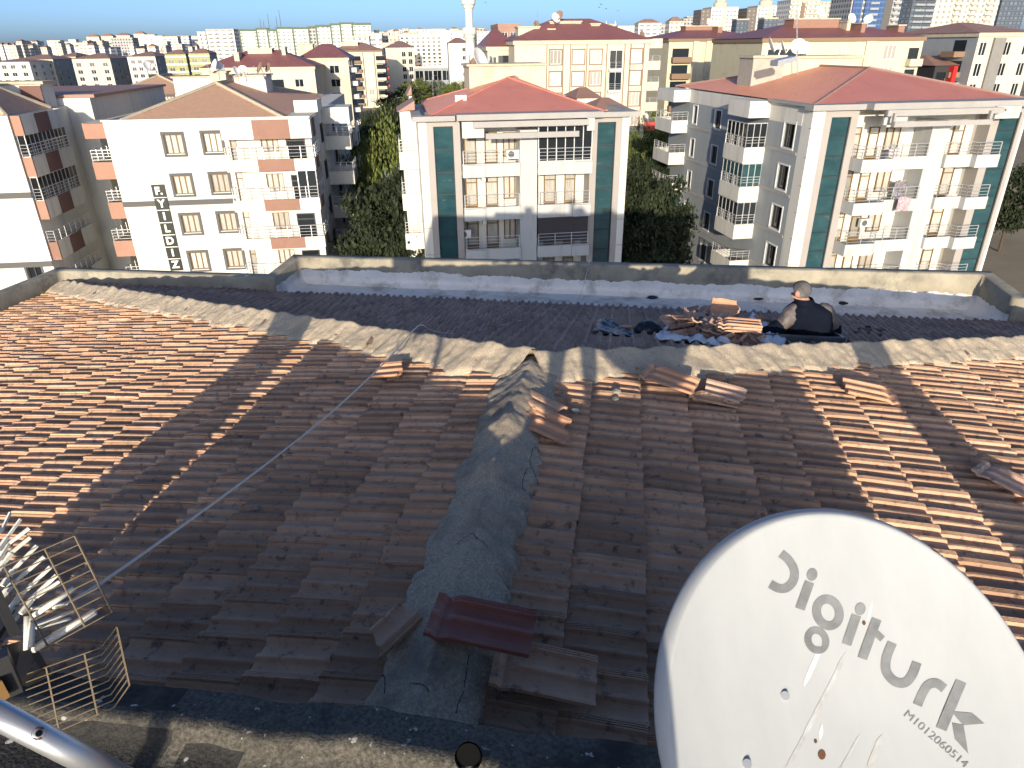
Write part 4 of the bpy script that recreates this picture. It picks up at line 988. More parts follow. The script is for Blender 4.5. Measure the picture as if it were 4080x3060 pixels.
# --- blocks of the middle distance --------------------------------
def gen(name, label, pl, pr, dist, rz, depth, wall, roof=None, cols=(), fh=2.95, ww=1.3, wh=1.45, top=1.0, nfl=6, rh=2.6, trim=None, frame=None, pane=None, inset=0.0,
        right=0, left=0, rtrim=None, balc=(), bcol=None, flat=False, stair=None, side=None, corner=None, ridge=None, panes=2, eave=.4, scols=None):
    """block whose front eave runs from pixel pl to pixel pr, pl standing `dist` ahead"""
    c0 = at_y(pl[0], pl[1], dist)
    B = Bld(name, label, 'building', c0.x, c0.y, rz)
    ze = B.P(*pl)[1]; w = B.P(*pr)[0]; B.ze = ze; B.w = w; B.depth = depth
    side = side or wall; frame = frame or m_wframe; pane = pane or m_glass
    hf = [(w * f - ww / 2, w * f + ww / 2, ze - top - wh - k * fh, ze - top - k * fh) for f in cols for k in range(nfl) if ze - top - wh - k * fh > .5]
    b = MB(); holewall(b, F_, 0, w, -.5, ze, hf, .2)
    sw = []
    for flag, x, fc in ((right, w, 'r'), (left, 0.0, 'l')):
        hs = []
        if flag:
            n = flag
            for j in range(n):
                u = depth * (j + .5) / n
                for k in range(nfl):
                    z0 = ze - top - wh - k * fh
                    if z0 > .5: hs.append((u - ww / 2, u + ww / 2, z0, z0 + wh)); sw.append((fc, u, z0 + wh / 2, x))
        sg = -1 if fc == 'r' else 1
        holewall(b, (lambda u, z, d, x=x, sg=sg: (x + sg * d, u, z)), 0, depth, -.5, ze, hs, .2, 1)
    b.add([(0, depth, -.5), (w, depth, -.5), (w, depth, ze), (0, depth, ze)], [(3, 2, 1, 0)]); b.add([(0, 0, ze), (w, 0, ze), (w, depth, ze), (0, depth, ze)], [(0, 1, 2, 3)])
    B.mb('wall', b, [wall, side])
    for h in hf: window(B, 'f', (h[0] + h[1]) / 2, (h[2] + h[3]) / 2, ww, wh, 0, .16, panes, frame, pane, trim, .16, sill=False)
    for fc, u, z, x in sw: window(B, fc, u, z, ww, wh, x, .16, panes, frame, pane, trim, .16, sill=False)
    if roof and not flat:
        hip_roof(B, 0, w, 0, depth, ze + .02, rh, ridge or (min(w * .4, depth * .45), depth * .5, w - min(w * .4, depth * .45), depth * .5), [roof, roof], over=eave)
    if flat:
        b = MB()
        for a in ((-.1, w + .1, -.1, .2), (-.1, w + .1, depth - .2, depth + .1), (-.1, .2, .203, depth - .203), (w - .2, w + .1, .203, depth - .203)): b.box(*a, ze + .002, ze + .7)
        B.mb('roof_parapet', b, bcol or wall)
    if rtrim: 
        b = MB(); b.box(-.25, w + .25, -.25, -.004, ze - .55, ze - .02); b.box(w + .004, w + .25, -.003, depth, ze - .55, ze - .02); b.box(-.25, -.004, -.003, depth, ze - .55, ze - .02); B.mb('eave_band', b, rtrim)
    for f0, f1, p, m2 in balc:
        for k in range(nfl):
            z = ze - top - wh - .95 - k * fh
            if z < .5: continue
            x0, x1 = w * f0, w * f1
            b = MB(); b.box(x0, x1, -p, -p + .12, z, z + 1.0); b.box(x0, x0 + .12, -p + .121, -.004, z, z + 1.0); b.box(x1 - .12, x1, -p + .121, -.004, z, z + 1.0); b.box(x0 + .121, x1 - .121, -p + .121, -.004, z + .05, z + .2)
            o = B.mb('balcony', b, m2)
            d = MB(); d.add([(x0 + .2, -.012, z + .2), (x1 - .2, -.012, z + .2), (x1 - .2, -.012, z + fh - .45), (x0 + .2, -.012, z + fh - .45)], [(0, 1, 2, 3)]); d.build('balcony_door', m_glass, o)
    if stair:
        for (xa, xb, yt, dep, m2) in stair:
            a, z1 = B.P(xa, yt, dep); c = B.P(xb, yt, dep)[0]
            o = B.box('stair_tower', m2, a, c, dep, dep + 3, ze, z1); B.box('cap', m_oldridge, a - .15, c + .15, dep - .15, dep + 3.15, z1 + .002, z1 + .18, parent=o)
    return B
def bal_side(B, x, ys, p, m, n, z0, fh=2.95, w=3.0, left=False, name='balcony', hh=1.0):
    s = -1 if left else 1
    for y in ys:
        for k in range(n):
            z = z0 - k * fh
            if z < .4: continue
            xs = sorted((x + s * .004, x + s * p)); b = MB(); b.box(xs[0], xs[1], y, y + w, z, z + hh)
            o = B.mb(name, b, m)
            d = MB(); xx = x + s * .012; d.add([(xx, y + .2, z + hh), (xx, y + w - .2, z + hh), (xx, y + w - .2, z + 2.4), (xx, y + .2, z + 2.4)], [(0, 1, 2, 3)]); d.build('balcony_door', m_glass, o)
# large cream block behind the block straight ahead
B3 = gen('apartment_block', 'long cream block with maroon sheet roof and brown window frames behind the red roof', (2050, 162), (2590, 150), 112, R(8), 16, m_cream, m_maroon,
         cols=(.30 * 1.0, .47, .60, .905), fh=2.95, ww=1.75, wh=1.9, top=1.3, nfl=6, rh=3.0, trim=m_brtrim, pane=m_curt, panes=3, rtrim=m_oldcream, ridge=None,
         stair=((2192, 2316, 89, 6.0, m_oldcream), (2355, 2390, 98, 5.0, m_oldcream), (2184, 2210, 119, 3.5, m_oldcream), (2065, 2150, 110, 4.0, m_oldcream)))
for f in (.235, .355, .41, .53, .68, .815, .86, .96):
    B3.box('drainpipe', m_brtrim, B3.w * f - .06, B3.w * f + .06, -.14, -.02, .5, B3.ze - .6)
a = B3.w * .70; c = B3.w * .795
for k in range(6):
    z = B3.ze - 3.9 - k * 2.95
    if k in (0, 1, 3): glazing(B3, a, c, -.35, -.02, z, z + 2.5, .9, 'f')
    else: window(B3, 'f', (a + c) / 2, z + 1.4, c - a - .3, 2.1, -.12, .1, 3, m_wframe, m_curt)
    railing(B3, [(a, -.6, z), (c, -.6, z)], .9, step=.7); B3.box('balcony_slab', m_white, a - .1, c + .1, -.65, -.004, z - .35, z)
for k in range(6):
    z = B3.ze - 4.2 - k * 2.95
    m = m_cream if k < 3 else m_redrend
    b = MB(); b.box(B3.w + .004, B3.w + 2.6, 2, 5.5, z, z + 1.25); o = B3.mb('balcony', b, m); railing(B3, [(B3.w + .1, 2.05, z + 1.25), (B3.w + 2.5, 2.05, z + 1.25)], .7, step=.8, parent=o)
B3.box('roof_band', m_cream, B3.w + .004, B3.w + 2.7, 2, 6, B3.ze - 1.2, B3.ze + .1)
# its left wing with white glazed balconies
gen('apartment_block', 'pale block left of the long cream block, beyond the red roof, with white balconies', (1942, 186), (2048, 176), 118, R(8), 14, m_oldcream, m_maroon, cols=(.2, .8), fh=2.95, ww=1.2, wh=1.4, top=1.4, nfl=6, rh=2.5, pane=m_glass, panes=2, balc=((.35, .95, 1.2, m_white),), rtrim=m_oldcream)
gen('apartment_block', 'brown flat roofed block with aerials behind the long cream block', (1985, 108), (2070, 104), 175, R(8), 14, m_brroof, None, cols=(.3, .7), flat=True, nfl=3)
# yellow and brown pair on the right
B4 = gen('apartment_block', 'yellow block with brown bands and brown balcony fronts left of the chimney tower', (2668, 154), (3052, 146), 150, R(8), 20, m_yellow, m_maroon, cols=(.53, .86), fh=2.95, ww=1.9, wh=2.0, top=1.3, nfl=6, rh=1.9, panes=3, rtrim=m_brtrim, pane=m_curt,
         balc=((.03, .22, 1.3, m_brtrim),), stair=((2733, 2848, 106, 8.0, m_terr), (2862, 2880, 108, 5.0, m_terr)))
B4.box('corner_column', m_oldcream, B4.w * .245, B4.w * .30, -.5, -.004, .5, B4.ze - .5); B4.box('brown_bay', m_oldcream, B4.w * .38, B4.w * .43, -.3, -.004, .5, B4.ze - .5); B4.box('brown_bay', m_cream, B4.w * .66, B4.w * .74, -.25, -.004, .5, B4.ze - .5)
B5 = gen('apartment_block', 'yellow block with ribbed pilaster and maroon roof right of the white dishes', (3042, 152), (3688, 130), 112, R(8), 18, m_yellow, m_maroon, cols=(.51, .80), fh=2.95, ww=2.0, wh=1.95, top=1.1, nfl=6, rh=2.0, panes=3, rtrim=m_brtrim, pane=m_curt,
         balc=((.03, .28, 1.2, m_brtrim), (.91, .99, 1.2, m_yellow)), stair=((3165, 3345, 78, 6.0, m_terr), (3435, 3452, 95, 2.5, m_terr), (3378, 3392, 88, 4, m_oldcream), (3582, 3607, 103, 3.0, m_terr)))
for f in (.60, .68): pass
b = MB(); b.box(B5.w * .635, B5.w * .70, -.3, -.004, .5, B5.ze - .55)
for k in range(14): b.box(B5.w * .633, B5.w * .702, -.32, -.28, B5.ze - 1.2 - k * 1.0, B5.ze - 1.13 - k * 1.0)
B5.mb('pilaster', b, m_oldcream)
# block at the right edge
B6 = gen('apartment_block', 'grey and cream block at the right edge with brown roof and small brown balconies', (3905, 130), (4140, 108), 118, R(9), 20, m_cream, m_brroof, cols=(.12, .55, .88), ww=1.2, wh=1.9, top=1.3, nfl=7, rh=1.6, rtrim=m_oldcream, side=m_greybl, pane=m_glass)
B6.box('grey_bay', mat('grey_siding', (0.17, 0.165, 0.155), .8, (0.2, 0.195, .185), 1), B6.w * .26, B6.w * .46, -.4, -.004, .5, B6.ze - .7)
for k in range(6): bal_side(B6, 0, (2.0,), 1.9, m_brtrim, 1, B6.ze - 3.4 - k * 2.95, left=True, hh=.8)
# row on the left, lower halves in shade
gen('apartment_block', 'grey white block at the far left below the skyline, cut by the photo edge', (-60, 248), (115, 245), 330, R(6), 22, m_white, m_brroof, cols=(.2, .4, .6, .85), ww=2.0, wh=1.6, top=1.2, nfl=6, rh=1.0, right=3, eave=.3)
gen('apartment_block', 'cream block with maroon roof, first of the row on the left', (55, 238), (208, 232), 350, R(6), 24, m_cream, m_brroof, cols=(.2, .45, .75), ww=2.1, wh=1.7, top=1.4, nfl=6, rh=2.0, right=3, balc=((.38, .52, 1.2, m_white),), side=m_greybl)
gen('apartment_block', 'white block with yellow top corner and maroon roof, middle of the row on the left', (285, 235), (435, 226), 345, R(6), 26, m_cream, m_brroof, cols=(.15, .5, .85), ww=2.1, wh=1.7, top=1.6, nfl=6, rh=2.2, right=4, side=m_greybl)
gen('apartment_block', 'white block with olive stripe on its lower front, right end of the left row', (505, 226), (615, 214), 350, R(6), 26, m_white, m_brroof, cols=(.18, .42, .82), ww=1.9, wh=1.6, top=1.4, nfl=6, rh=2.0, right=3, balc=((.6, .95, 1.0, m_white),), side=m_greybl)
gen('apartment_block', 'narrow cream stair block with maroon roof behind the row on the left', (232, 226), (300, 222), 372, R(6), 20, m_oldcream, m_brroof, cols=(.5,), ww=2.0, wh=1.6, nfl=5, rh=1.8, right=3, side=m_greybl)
m_green = mat('olive_green_render', (0.25, 0.265, 0.12), .9, (0.28, 0.295, 0.14), .5)
for i, (pl, pr, lb) in enumerate((((655, 216), (738, 212), 'olive green house with white bands, left of the pair behind the tile roof'), ((750, 212), (832, 208), 'olive green house with white bands, right of the pair behind the tile roof'))):
    Bq = gen('green_house', lb, pl, pr, 330, R(6), 12, m_green, m_brroof, cols=(.25, .72), ww=2.2, wh=1.8, top=2.2, nfl=4, rh=1.8, right=2, side=m_greybl)
    for k in range(4): Bq.box('white_band', m_white, -.05, Bq.w + .05, -.14, -.004, Bq.ze - 1.4 - k * 2.95, Bq.ze - .75 - k * 2.95)
# maroon roofed cream block with plastic covered balcony
B1 = gen('apartment_block', 'cream block with wide maroon roof and sheeted white balcony behind the dish cluster', (800, 271), (1250, 257), 160, R(7), 18, m_cream, m_maroon, cols=(.85,), ww=1.8, wh=1.6, top=2.4, nfl=6, rh=3.2, right=0, pane=m_glass, rtrim=m_oldcream, balc=((.42, .72, 1.4, m_white),),
         stair=((985, 1082, 196, 7.0, m_oldcream), (930, 950, 213, 3.0, m_oldcream), (1120, 1135, 190, 6.0, m_oldcream)))
B1b = gen('apartment_block', 'cream wing with maroon roof between the dish cluster and the brown banded block', (1190, 232), (1385, 222), 178, R(7), 18, m_cream, m_maroon, cols=(.70,), ww=2.2, wh=1.7, top=1.6, nfl=6, rh=3.0, right=0, pane=m_glass, rtrim=m_oldcream, stair=((1185, 1245, 178, 7.0, m_oldcream),), side=m_greybl)
bal_side(B1b, B1b.w, (2.0, 8.0), 1.6, m_white, 6, B1b.ze - 3.2)
# white and brown balcony block
B2 = gen('apartment_block', 'tall white block with brown banded balconies and two dark vertical stripes', (1318, 202), (1520, 192), 285, R(8), 22, m_cream, m_brroof, cols=(.735,), ww=1.9, wh=1.9, top=1.6, nfl=9, rh=2.8, pane=m_curt, balc=((.28, .58, 1.2, m_brtrim), (.86, 1.05, 1.5, m_cream)), rtrim=m_brtrim, stair=((1360, 1425, 170, 6.0, m_oldcream),), side=m_white)
for f in (.62, .84): B2.box('dark_stripe', m_dgrey, B2.w * f - .15, B2.w * f + .15, -.06, -.004, .5, B2.ze - .7)
bal_side(B2, B2.w, (3.0, 12.0), 2.0, m_redrend, 8, B2.ze - 4.0, hh=.9); bal_side(B2, B2.w, (7.5,), 2.0, m_white, 8, B2.ze - 4.0, hh=.9)
# cream slab with shaded left side
B7 = gen('apartment_block', 'cream block with a tall blank wall right of the brown banded block', (1535, 190), (1650, 186), 330, R(8), 26, m_cream, m_brroof, cols=(.62, .85), ww=1.7, wh=2.0, top=1.6, nfl=8, rh=2.6, left=3, stair=((1520, 1570, 172, 8, m_oldcream),))
bal_side(B7, B7.w, (2., 10.), 1.8, m_brtrim, 8, B7.ze - 4.0)
# big white grid block and friends
B8 = gen('apartment_block', 'big white block with a regular grid of small windows, left of the minaret', (1590, 142), (1758, 134), 640, R(5), 20, m_white, None, cols=tuple((i + .5) / 8 for i in range(8)), ww=2.1, wh=1.7, top=1.2, nfl=11, flat=True, pane=m_glass)
gen('apartment_block', 'white tower with blank front beside the big grid block, left of the minaret', (1755, 126), (1806, 124), 600, R(5), 18, m_white, None, cols=(.85,), ww=1.5, wh=1.5, nfl=8, flat=True)
gen('apartment_block', 'white apartment block directly behind the minaret with few small windows', (1786, 172), (1868, 168), 300, R(6), 20, m_white, m_brroof, cols=(.75, .93), ww=1.3, wh=1.4, nfl=7, top=1.6, rh=2.0)
gen('pavilion', 'low grey glass pavilion with flat white roof slab below the grid block', (1648, 272), (1792, 266), 330, R(6), 16, m_greybl, None, cols=(.15, .4, .65, .9), ww=3.5, wh=4.0, top=1.0, nfl=1, flat=True, bcol=m_white)
gen('hall_building', 'white modern hall with stepped flat roofs left of the right edge block', (3650, 205), (3872, 198), 170, R(9), 20, m_white, None, cols=(.2, .5, .8), ww=3.0, wh=1.2, top=1.2, nfl=1, flat=True, bcol=m_greybl)
gen('hall_building', 'pale grey wing wall in front of the white hall, beside the yellow block', (3650, 238), (3745, 262), 140, R(9), 12, m_greybl, None, nfl=0, flat=True, bcol=m_white)
B9 = gen('dark_house', 'dark fronted house with a bright red pillar, at the right behind the red roof', (3728, 262), (3862, 258), 120, R(9), 12, m_dframe, m_brroof, cols=(.25, .75), ww=1.6, wh=1.5, top=1.0, nfl=4, rh=1.4, balc=((.05, .4, 1.0, m_greybl), (.55, .95, 1.0, m_greybl)))
B9.box('red_pillar', mat('red_paint', (0.55, 0.02, 0.02), .5), B9.w * .42, B9.w * .53, -1.1, -.004, .5, B9.ze - .1)

# --- minaret --------------------------------------------------------
q = at_y(1872, 180, 225)
mz = thing('minaret', 'slim white minaret with two ringed balconies rising above the skyline', 'minaret', (q.x, q.y, G))
zt = at_y(1869, -160, 225).z - G; zb2 = at_y(1872, 128, 225).z - G; zb1 = at_y(1869, 8, 225).z - G
b = MB(); b.lathe([(1.45, 0), (1.45, zb2 - 3.0), (1.15, zb2 - 2.6), (1.12, zb2), (1.05, zb1), (.95, zb1 + .1), (.92, zt)], 20); b.build('shaft', m_white, mz, True)
for z in (zb2, zb1):
    b = MB(); b.lathe([(1.16, z - 2.4), (1.25, z - 1.8), (1.55, z - 1.4), (1.6, z - .9), (1.95, z - .5), (2.0, z), (2.0, z + 1.1), (1.9, z + 1.1), (1.9, z), (1.1, z)], 20); b.build('balcony', m_white, mz)
    for k in range(8):
        if z != zb2: break
b = MB(); b.lathe([(.95, zt), (1.1, zt + .1), (.05, zt + 6)], 16); b.build('cone', m_dgrey, mz)
b = MB(); b.box(-.35, -.1, -1.62, -1.3, 8, zb2 - 6); b.build('dark_slot', m_dgrey, mz)
for px in (2415, 2451):
    q = at_y(px, 104, 1500); t = thing('minaret', 'tiny white minaret of the distant mosque, ' + ('left' if px == 2415 else 'right') + ' one of two', 'minaret', (q.x, q.y, G), 0, 'twin minarets of the distant mosque')
    b = MB(); z = at_y(px, 80, 1500).z - G; b.lathe([(1.9, 0), (1.7, z - 8), (2.3, z - 8), (2.3, z - 6), (1.3, z - 6), (.1, z)], 10); b.build('shaft', m_white, t)
q = at_y(2433, 108, 1510); t = thing('mosque', 'small pale mosque dome on the skyline between two tiny minarets', 'mosque', (q.x, q.y, G)); zq = q.z - G
b = MB(); b.box(-22, 22, 0, 40, 0, zq - 3); b.build('hall', m_oldcream, t)
b = MB(); b.lathe([(16, zq - 3.1), (15.5, zq), (12, zq + 4), (6, zq + 6.5), (.1, zq + 7)], 20); b.build('dome', m_oldcream, t, True)

# --- high rise towers at the right ---------------------------------
FW = {}
FW['white'] = far_wall('far_white', (0.55, 0.55, 0.52), (0.20, 0.22, 0.24), 3.4, 3.0, .5, .5, (0.62, .61, .57))
FW['beige'] = far_wall('far_beige', (0.49, 0.45, 0.37), (0.20, 0.19, 0.18), 3.6, 3.0, .42, .5, (.66, .60, .48))
FW['grey'] = far_wall('far_grey', (0.30, 0.30, 0.30), (0.06, 0.065, 0.07), 3.2, 3.0, .5, .55, (.36, .36, .36))
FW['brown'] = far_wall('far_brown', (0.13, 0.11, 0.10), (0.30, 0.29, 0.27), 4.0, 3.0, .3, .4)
FW['dark'] = far_wall('far_dark', (0.05, 0.065, 0.09), (0.12, 0.16, 0.2), 3.0, 3.0, .6, .5, (.09, .10, .12))
FW['blue'] = far_wall('far_blue_glass', (0.045, 0.10, 0.24), (0.03, 0.07, 0.17), 2.2, 3.0, .8, .7, (.06, .12, .25))
FW['gw'] = far_wall('far_green_white', (0.53, 0.55, 0.50), (0.16, 0.18, 0.17), 4.2, 3.0, .5, .45, (.72, .73, .66))
FW['balc'] = far_wall('far_balcony', (0.54, 0.54, 0.51), (0.18, 0.19, 0.20), 5.5, 3.0, .66, .5, (.75, .74, .70))
FW['tan'] = far_wall('far_tan', (0.44, 0.41, 0.35), (0.19, 0.18, 0.17), 3.0, 3.0, .4, .5)
def far(name, label, x0, x1, yt, dist, m, depth=None, group=None, rz=R(5), extra=(), roofm=None, rise=0, base=None):
    """a distant block standing on the ground; extra: (f0, f1, dz, dy, material, part) boxes set on it"""
    c = at_y(x0, yt, dist); B = Bld(name, label, 'building', c.x, c.y, rz, group)
    if group is None and False: pass
    z = B.P(x0, yt)[1]; w = max(4.0, B.P(x1, yt)[0]); d = depth or max(10, w * .7)
    B.box('wall', m, 0, w, 0, d, -.5, z)
    B.box('roof', m_oldridge, -.2, w + .2, -.2, d + .2, z + .002, z + .9)
    if rise: hip_roof(B, 0, w, 0, d, z + .9, rise, (w * .35, d / 2, w * .65, d / 2), [roofm or m_brroof] * 2)
    for f0, f1, dz, dy, mm, nm in extra:
        B.box(nm, mm, w * f0, w * f1, -dy, d * .4 if dz > 0 else -.004, (z + .9) if dz > 0 else 0, z + .9 + dz if dz > 0 else z + dz)
    B.z = z; B.w = w; B.d = d
    return B
def tower_balconies(B, f0, f1, p, m, fh=3.0, n=16):
    for k in range(n):
        z = B.z - 2.6 - k * fh
        if z < 2: break
        b = MB(); b.box(B.w * f0, B.w * f1, -p, -.004, z, z + 1.1); B.mb('balcony', b, m)
for x0, x1, yt, lb in ((2800, 2943, 28, 'pale high rise tower with dark left side and drum crown, left of the twin pair'), (2984, 3124, 22, 'pale high rise tower with dark left side and drum crown, right of the twin pair')):
    T = far('high_rise', lb, x0 + 36, x1, yt + 4, 700, FW['white'], 22, extra=((.42, .55, -1, .6, m_oldcream, 'stripe'),), rz=R(6))
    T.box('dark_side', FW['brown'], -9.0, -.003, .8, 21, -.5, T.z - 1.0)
    tower_balconies(T, .60, .98, 1.6, m_white); tower_balconies(T, .05, .36, 1.4, m_white)
    b = MB(); b.lathe([(6, T.z + .9), (6, T.z + 4.5), (4.5, T.z + 5.2), (4.5, T.z + 6.5), (.1, T.z + 7)], 20); o = T.mb('crown', b, m_oldcream); o.location = (T.w * .45, 9, 0)
T = far('high_rise', 'cream high rise with brown recess and wide balconies left of the blue glass tower', 3152, 3268, 4, 560, FW['white'], 22, extra=((.38, .5, -1, .8, m_brtrim, 'stripe'),)); tower_balconies(T, .55, 1.0, 1.5, m_cream); tower_balconies(T, .0, .33, 1.5, m_cream)
far('high_rise', 'tan high rise adjoining the cream high rise left of the blue glass tower', 3269, 3356, 12, 580, FW['tan'], 22)
T = far('high_rise', 'tall tower with blue glass bays and grey cores near the upper right corner', 3400, 3640, -25, 470, FW['grey'], 26, rz=R(4))
for f0, f1 in ((.02, .17), (.22, .54), (.84, 1.0)): T.box('blue_bay', FW['blue'], T.w * f0, T.w * f1, -1.2, -.004, 0, T.z - 3)
T.box('core', m_dgrey, T.w * .55, T.w * .68, -.6, -.004, 0, T.z - 1); tower_balconies(T, .70, .80, 1.5, m_greybl, n=18); tower_balconies(T, .30, .44, 2.0, m_greybl, n=18)
T = far('high_rise', 'curved right flank of the blue tower with stacked white balconies', 3642, 3735, -20, 465, FW['dark'], 24, rz=R(20)); tower_balconies(T, .1, .5, 1.6, m_greybl, n=18); tower_balconies(T, .55, .95, 1.6, m_greybl, n=18)
T = far('high_rise', 'broad beige high rise covered in small balconies at the upper right', 3722, 3990, -20, 500, FW['beige'], 30, rz=R(4))
for f in (.33, .56, .8): tower_balconies(T, f, f + .11, 1.7, m_cream, n=20)
far('high_rise', 'dark blue grey high rise in the upper right corner', 3996, 4100, -10, 540, FW['dark'], 26)
for x0, x1, yt, d, m, lb in ((2936, 2984, 80, 600, 'dark', 'dark low block in the gap between the twin high rises'), (3046, 3100, 76, 520, 'dark', 'dark block in front of the right twin high rise'), (3100, 3160, 66, 640, 'white', 'white block right of the twin high rises'),
        (3345, 3392, 38, 760, 'white', 'white block in the gap left of the blue glass tower'), (2545, 2634, 96, 640, 'balc', 'white balconied block with arched roof on the skyline above the cream block'), (2462, 2552, 106, 900, 'white', 'low white skyline row right of the distant mosque'),
        (2634, 2668, 102, 760, 'grey', 'grey block right of the arched roof block'), (2668, 2724, 90, 560, 'beige', 'cream corner block with stacked left balconies beside the dark twin'), (2724, 2800, 78, 720, 'grey', 'grey and white terrace left of the twin high rises'),
        (2738, 2800, 70, 900, 'dark', 'dark slab peeking above the grey terrace')):
    far('city_block', lb, x0, x1, yt, d, FW[m], rise=3 if m in ('balc', 'beige') else 0)
# --- skyline on the left ------------------------------------------
sky_l = ((104, 149, 170, 1500, 'white'), (187, 239, 163, 1400, 'balc'), (272, 301, 159, 1200, 'white'), (303, 348, 172, 1200, 'balc'), (344, 394, 149, 1300, 'beige'), (402, 450, 146, 1300, 'beige'), (440, 527, 154, 900, 'grey'), (460, 517, 143, 1400, 'tan'),
         (532, 575, 137, 1200, 'beige'), (576, 616, 140, 1150, 'balc'), (606, 646, 145, 1000, 'white'), (646, 706, 148, 900, 'balc'), (706, 751, 146, 950, 'balc'), (751, 786, 146, 980, 'white'))
for i, (x0, x1, yt, d, m) in enumerate(sky_l):
    far('tower_block', 'pale tower block in the hazy left skyline, seen small above the shaded row' if m != 'grey' else 'plain grey slab tower in the left skyline, darkest of its row', x0, x1, yt, d, FW[m], group='tower blocks of the left skyline' if m != 'grey' else None, rise=4 if m in ('beige', 'tan') else 0)
for i, (x0, x1, yt, m, lb) in enumerate(((785, 818, 130, 'balc', 'narrow grey white frame tower at the left end of the green trimmed row'), (820, 930, 121, 'balc', 'wide grey and white balconied tower left of the green trimmed row'))):
    T = far('tower_block', lb, x0, x1, yt, 640, FW[m]); tower_balconies(T, .1, .38, 1.6, m_white, n=12); tower_balconies(T, .6, .9, 1.6, m_white, n=12)
m_gtrim = mat('dark_green_trim', (0.09, 0.12, 0.08), .8)
gw = ((922, 955, 124), (952, 1032, 118), (1020, 1064, 112), (1064, 1100, 118), (1100, 1165, 109), (1165, 1228, 110), (1228, 1262, 106), (1258, 1316, 101), (1316, 1366, 95), (1354, 1408, 91), (1402, 1476, 93))
for i, (x0, x1, yt) in enumerate(gw):
    T = far('terrace_tower', 'white tower with dark green trim in the long stepped skyline row above the maroon roofs', x0, x1, yt + 4, 760 - 6 * i, FW['gw' if i not in (6, 0) else 'grey'], group='green trimmed towers of the stepped row', rz=R(8))
    T.box('trim', m_gtrim, -.6, .8, -.5, -.004, 6, T.z + 1.2); T.box('trim', m_gtrim, .802, T.w + .4, -.5, -.004, T.z - .6, T.z + 1.2)
    if i % 2: tower_balconies(T, .35, .65, 1.4, m_white, n=14)
for i, (x0, x1, yt, d, m) in enumerate(((1463, 1522, 137, 620, 'white'), (1517, 1550, 134, 640, 'grey'), (1548, 1588, 146, 560, 'tan'), (1400, 1470, 150, 480, 'white'), (1470, 1520, 146, 540, 'balc'), (1800, 1850, 124, 900, 'white'), (1720, 1775, 118, 980, 'gw'), (1890, 1930, 116, 900, 'grey'), (1900, 1990, 128, 700, 'white'), (1560, 1600, 120, 1300, 'white'), (1610, 1700, 120, 1250, 'white'))):
    far('city_block', ('pale block of the skyline around the minaret, one of the smaller ones'), x0, x1, yt, d, FW[m], group='small skyline blocks around the minaret')
for i in range(150):
    px = RNG.uniform(-30, 780) if i < 100 else RNG.uniform(1480, 2100); d = RNG.uniform(700, 1700)
    yt = RNG.uniform(166, 197) if px < 800 else RNG.uniform(116, 134)
    far('low_house', 'tiny pale house in the far hazy part of the city', px, px + RNG.uniform(14, 34), yt, d, FW[('white', 'beige', 'balc', 'tan')[i % 4]], group='tiny far houses', rise=2 if i % 3 == 0 else 0)
# radio masts
for px, yt in ((1040, 75), (1052, 82), (1073, 55), (1105, 62), (1120, 38)):
    q = at_y(px, 108, 1500); z = at_y(px, yt, 1500).z - G
    t = thing('radio_mast', 'thin radio mast standing above the green trimmed skyline row', 'radio mast', (q.x, q.y, G), 0, 'radio masts'); b = MB(); b.tube([(0, 0, 0), (0, 0, z)], [1.0, .35], 5); b.build('pole', m_dgrey, t)

# ------------------------------------------------------------------ street, trees, cars
def ground_strip(name, pts, w, m, dz):
    b = MB(); L_, R_ = [], []
    for i, p in enumerate(pts):
        p = Vector(p); q = (Vector(pts[min(i + 1, len(pts) - 1)]) - Vector(pts[max(i - 1, 0)])).normalized(); s = Vector((q.y, -q.x))
        L_.append((*(p - s * w / 2), G + dz)); R_.append((*(p + s * w / 2), G + dz))
    n = len(pts); b.add(L_ + R_, [(i, i + 1, n + i + 1, n + i) for i in range(n - 1)])
    return tag(b.build(name, m), kind='structure')
path_pts = [(-5.5, 30), (-9.5, 55), (-16, 100), (-28, 200), (-46, 340), (-80, 600)]
ground_strip('street', path_pts, 6.5, m_asph, .012)
for sd in (-4.6, 4.6): ground_strip('pavement', [(x + sd, y) for x, y in path_pts], 2.4, m_pave, .12)
ground_strip('street', [(13.5, 25), (9.5, 60), (2, 120), (-12, 260)], 5.0, m_asph, .016)
ground_strip('lawn', [(-7, 36), (-12.5, 70), (-20, 120)], 5.0, mat('lawn_grass', (0.05, 0.07, 0.025), .95, (0.08, 0.10, 0.035), .7), .13)

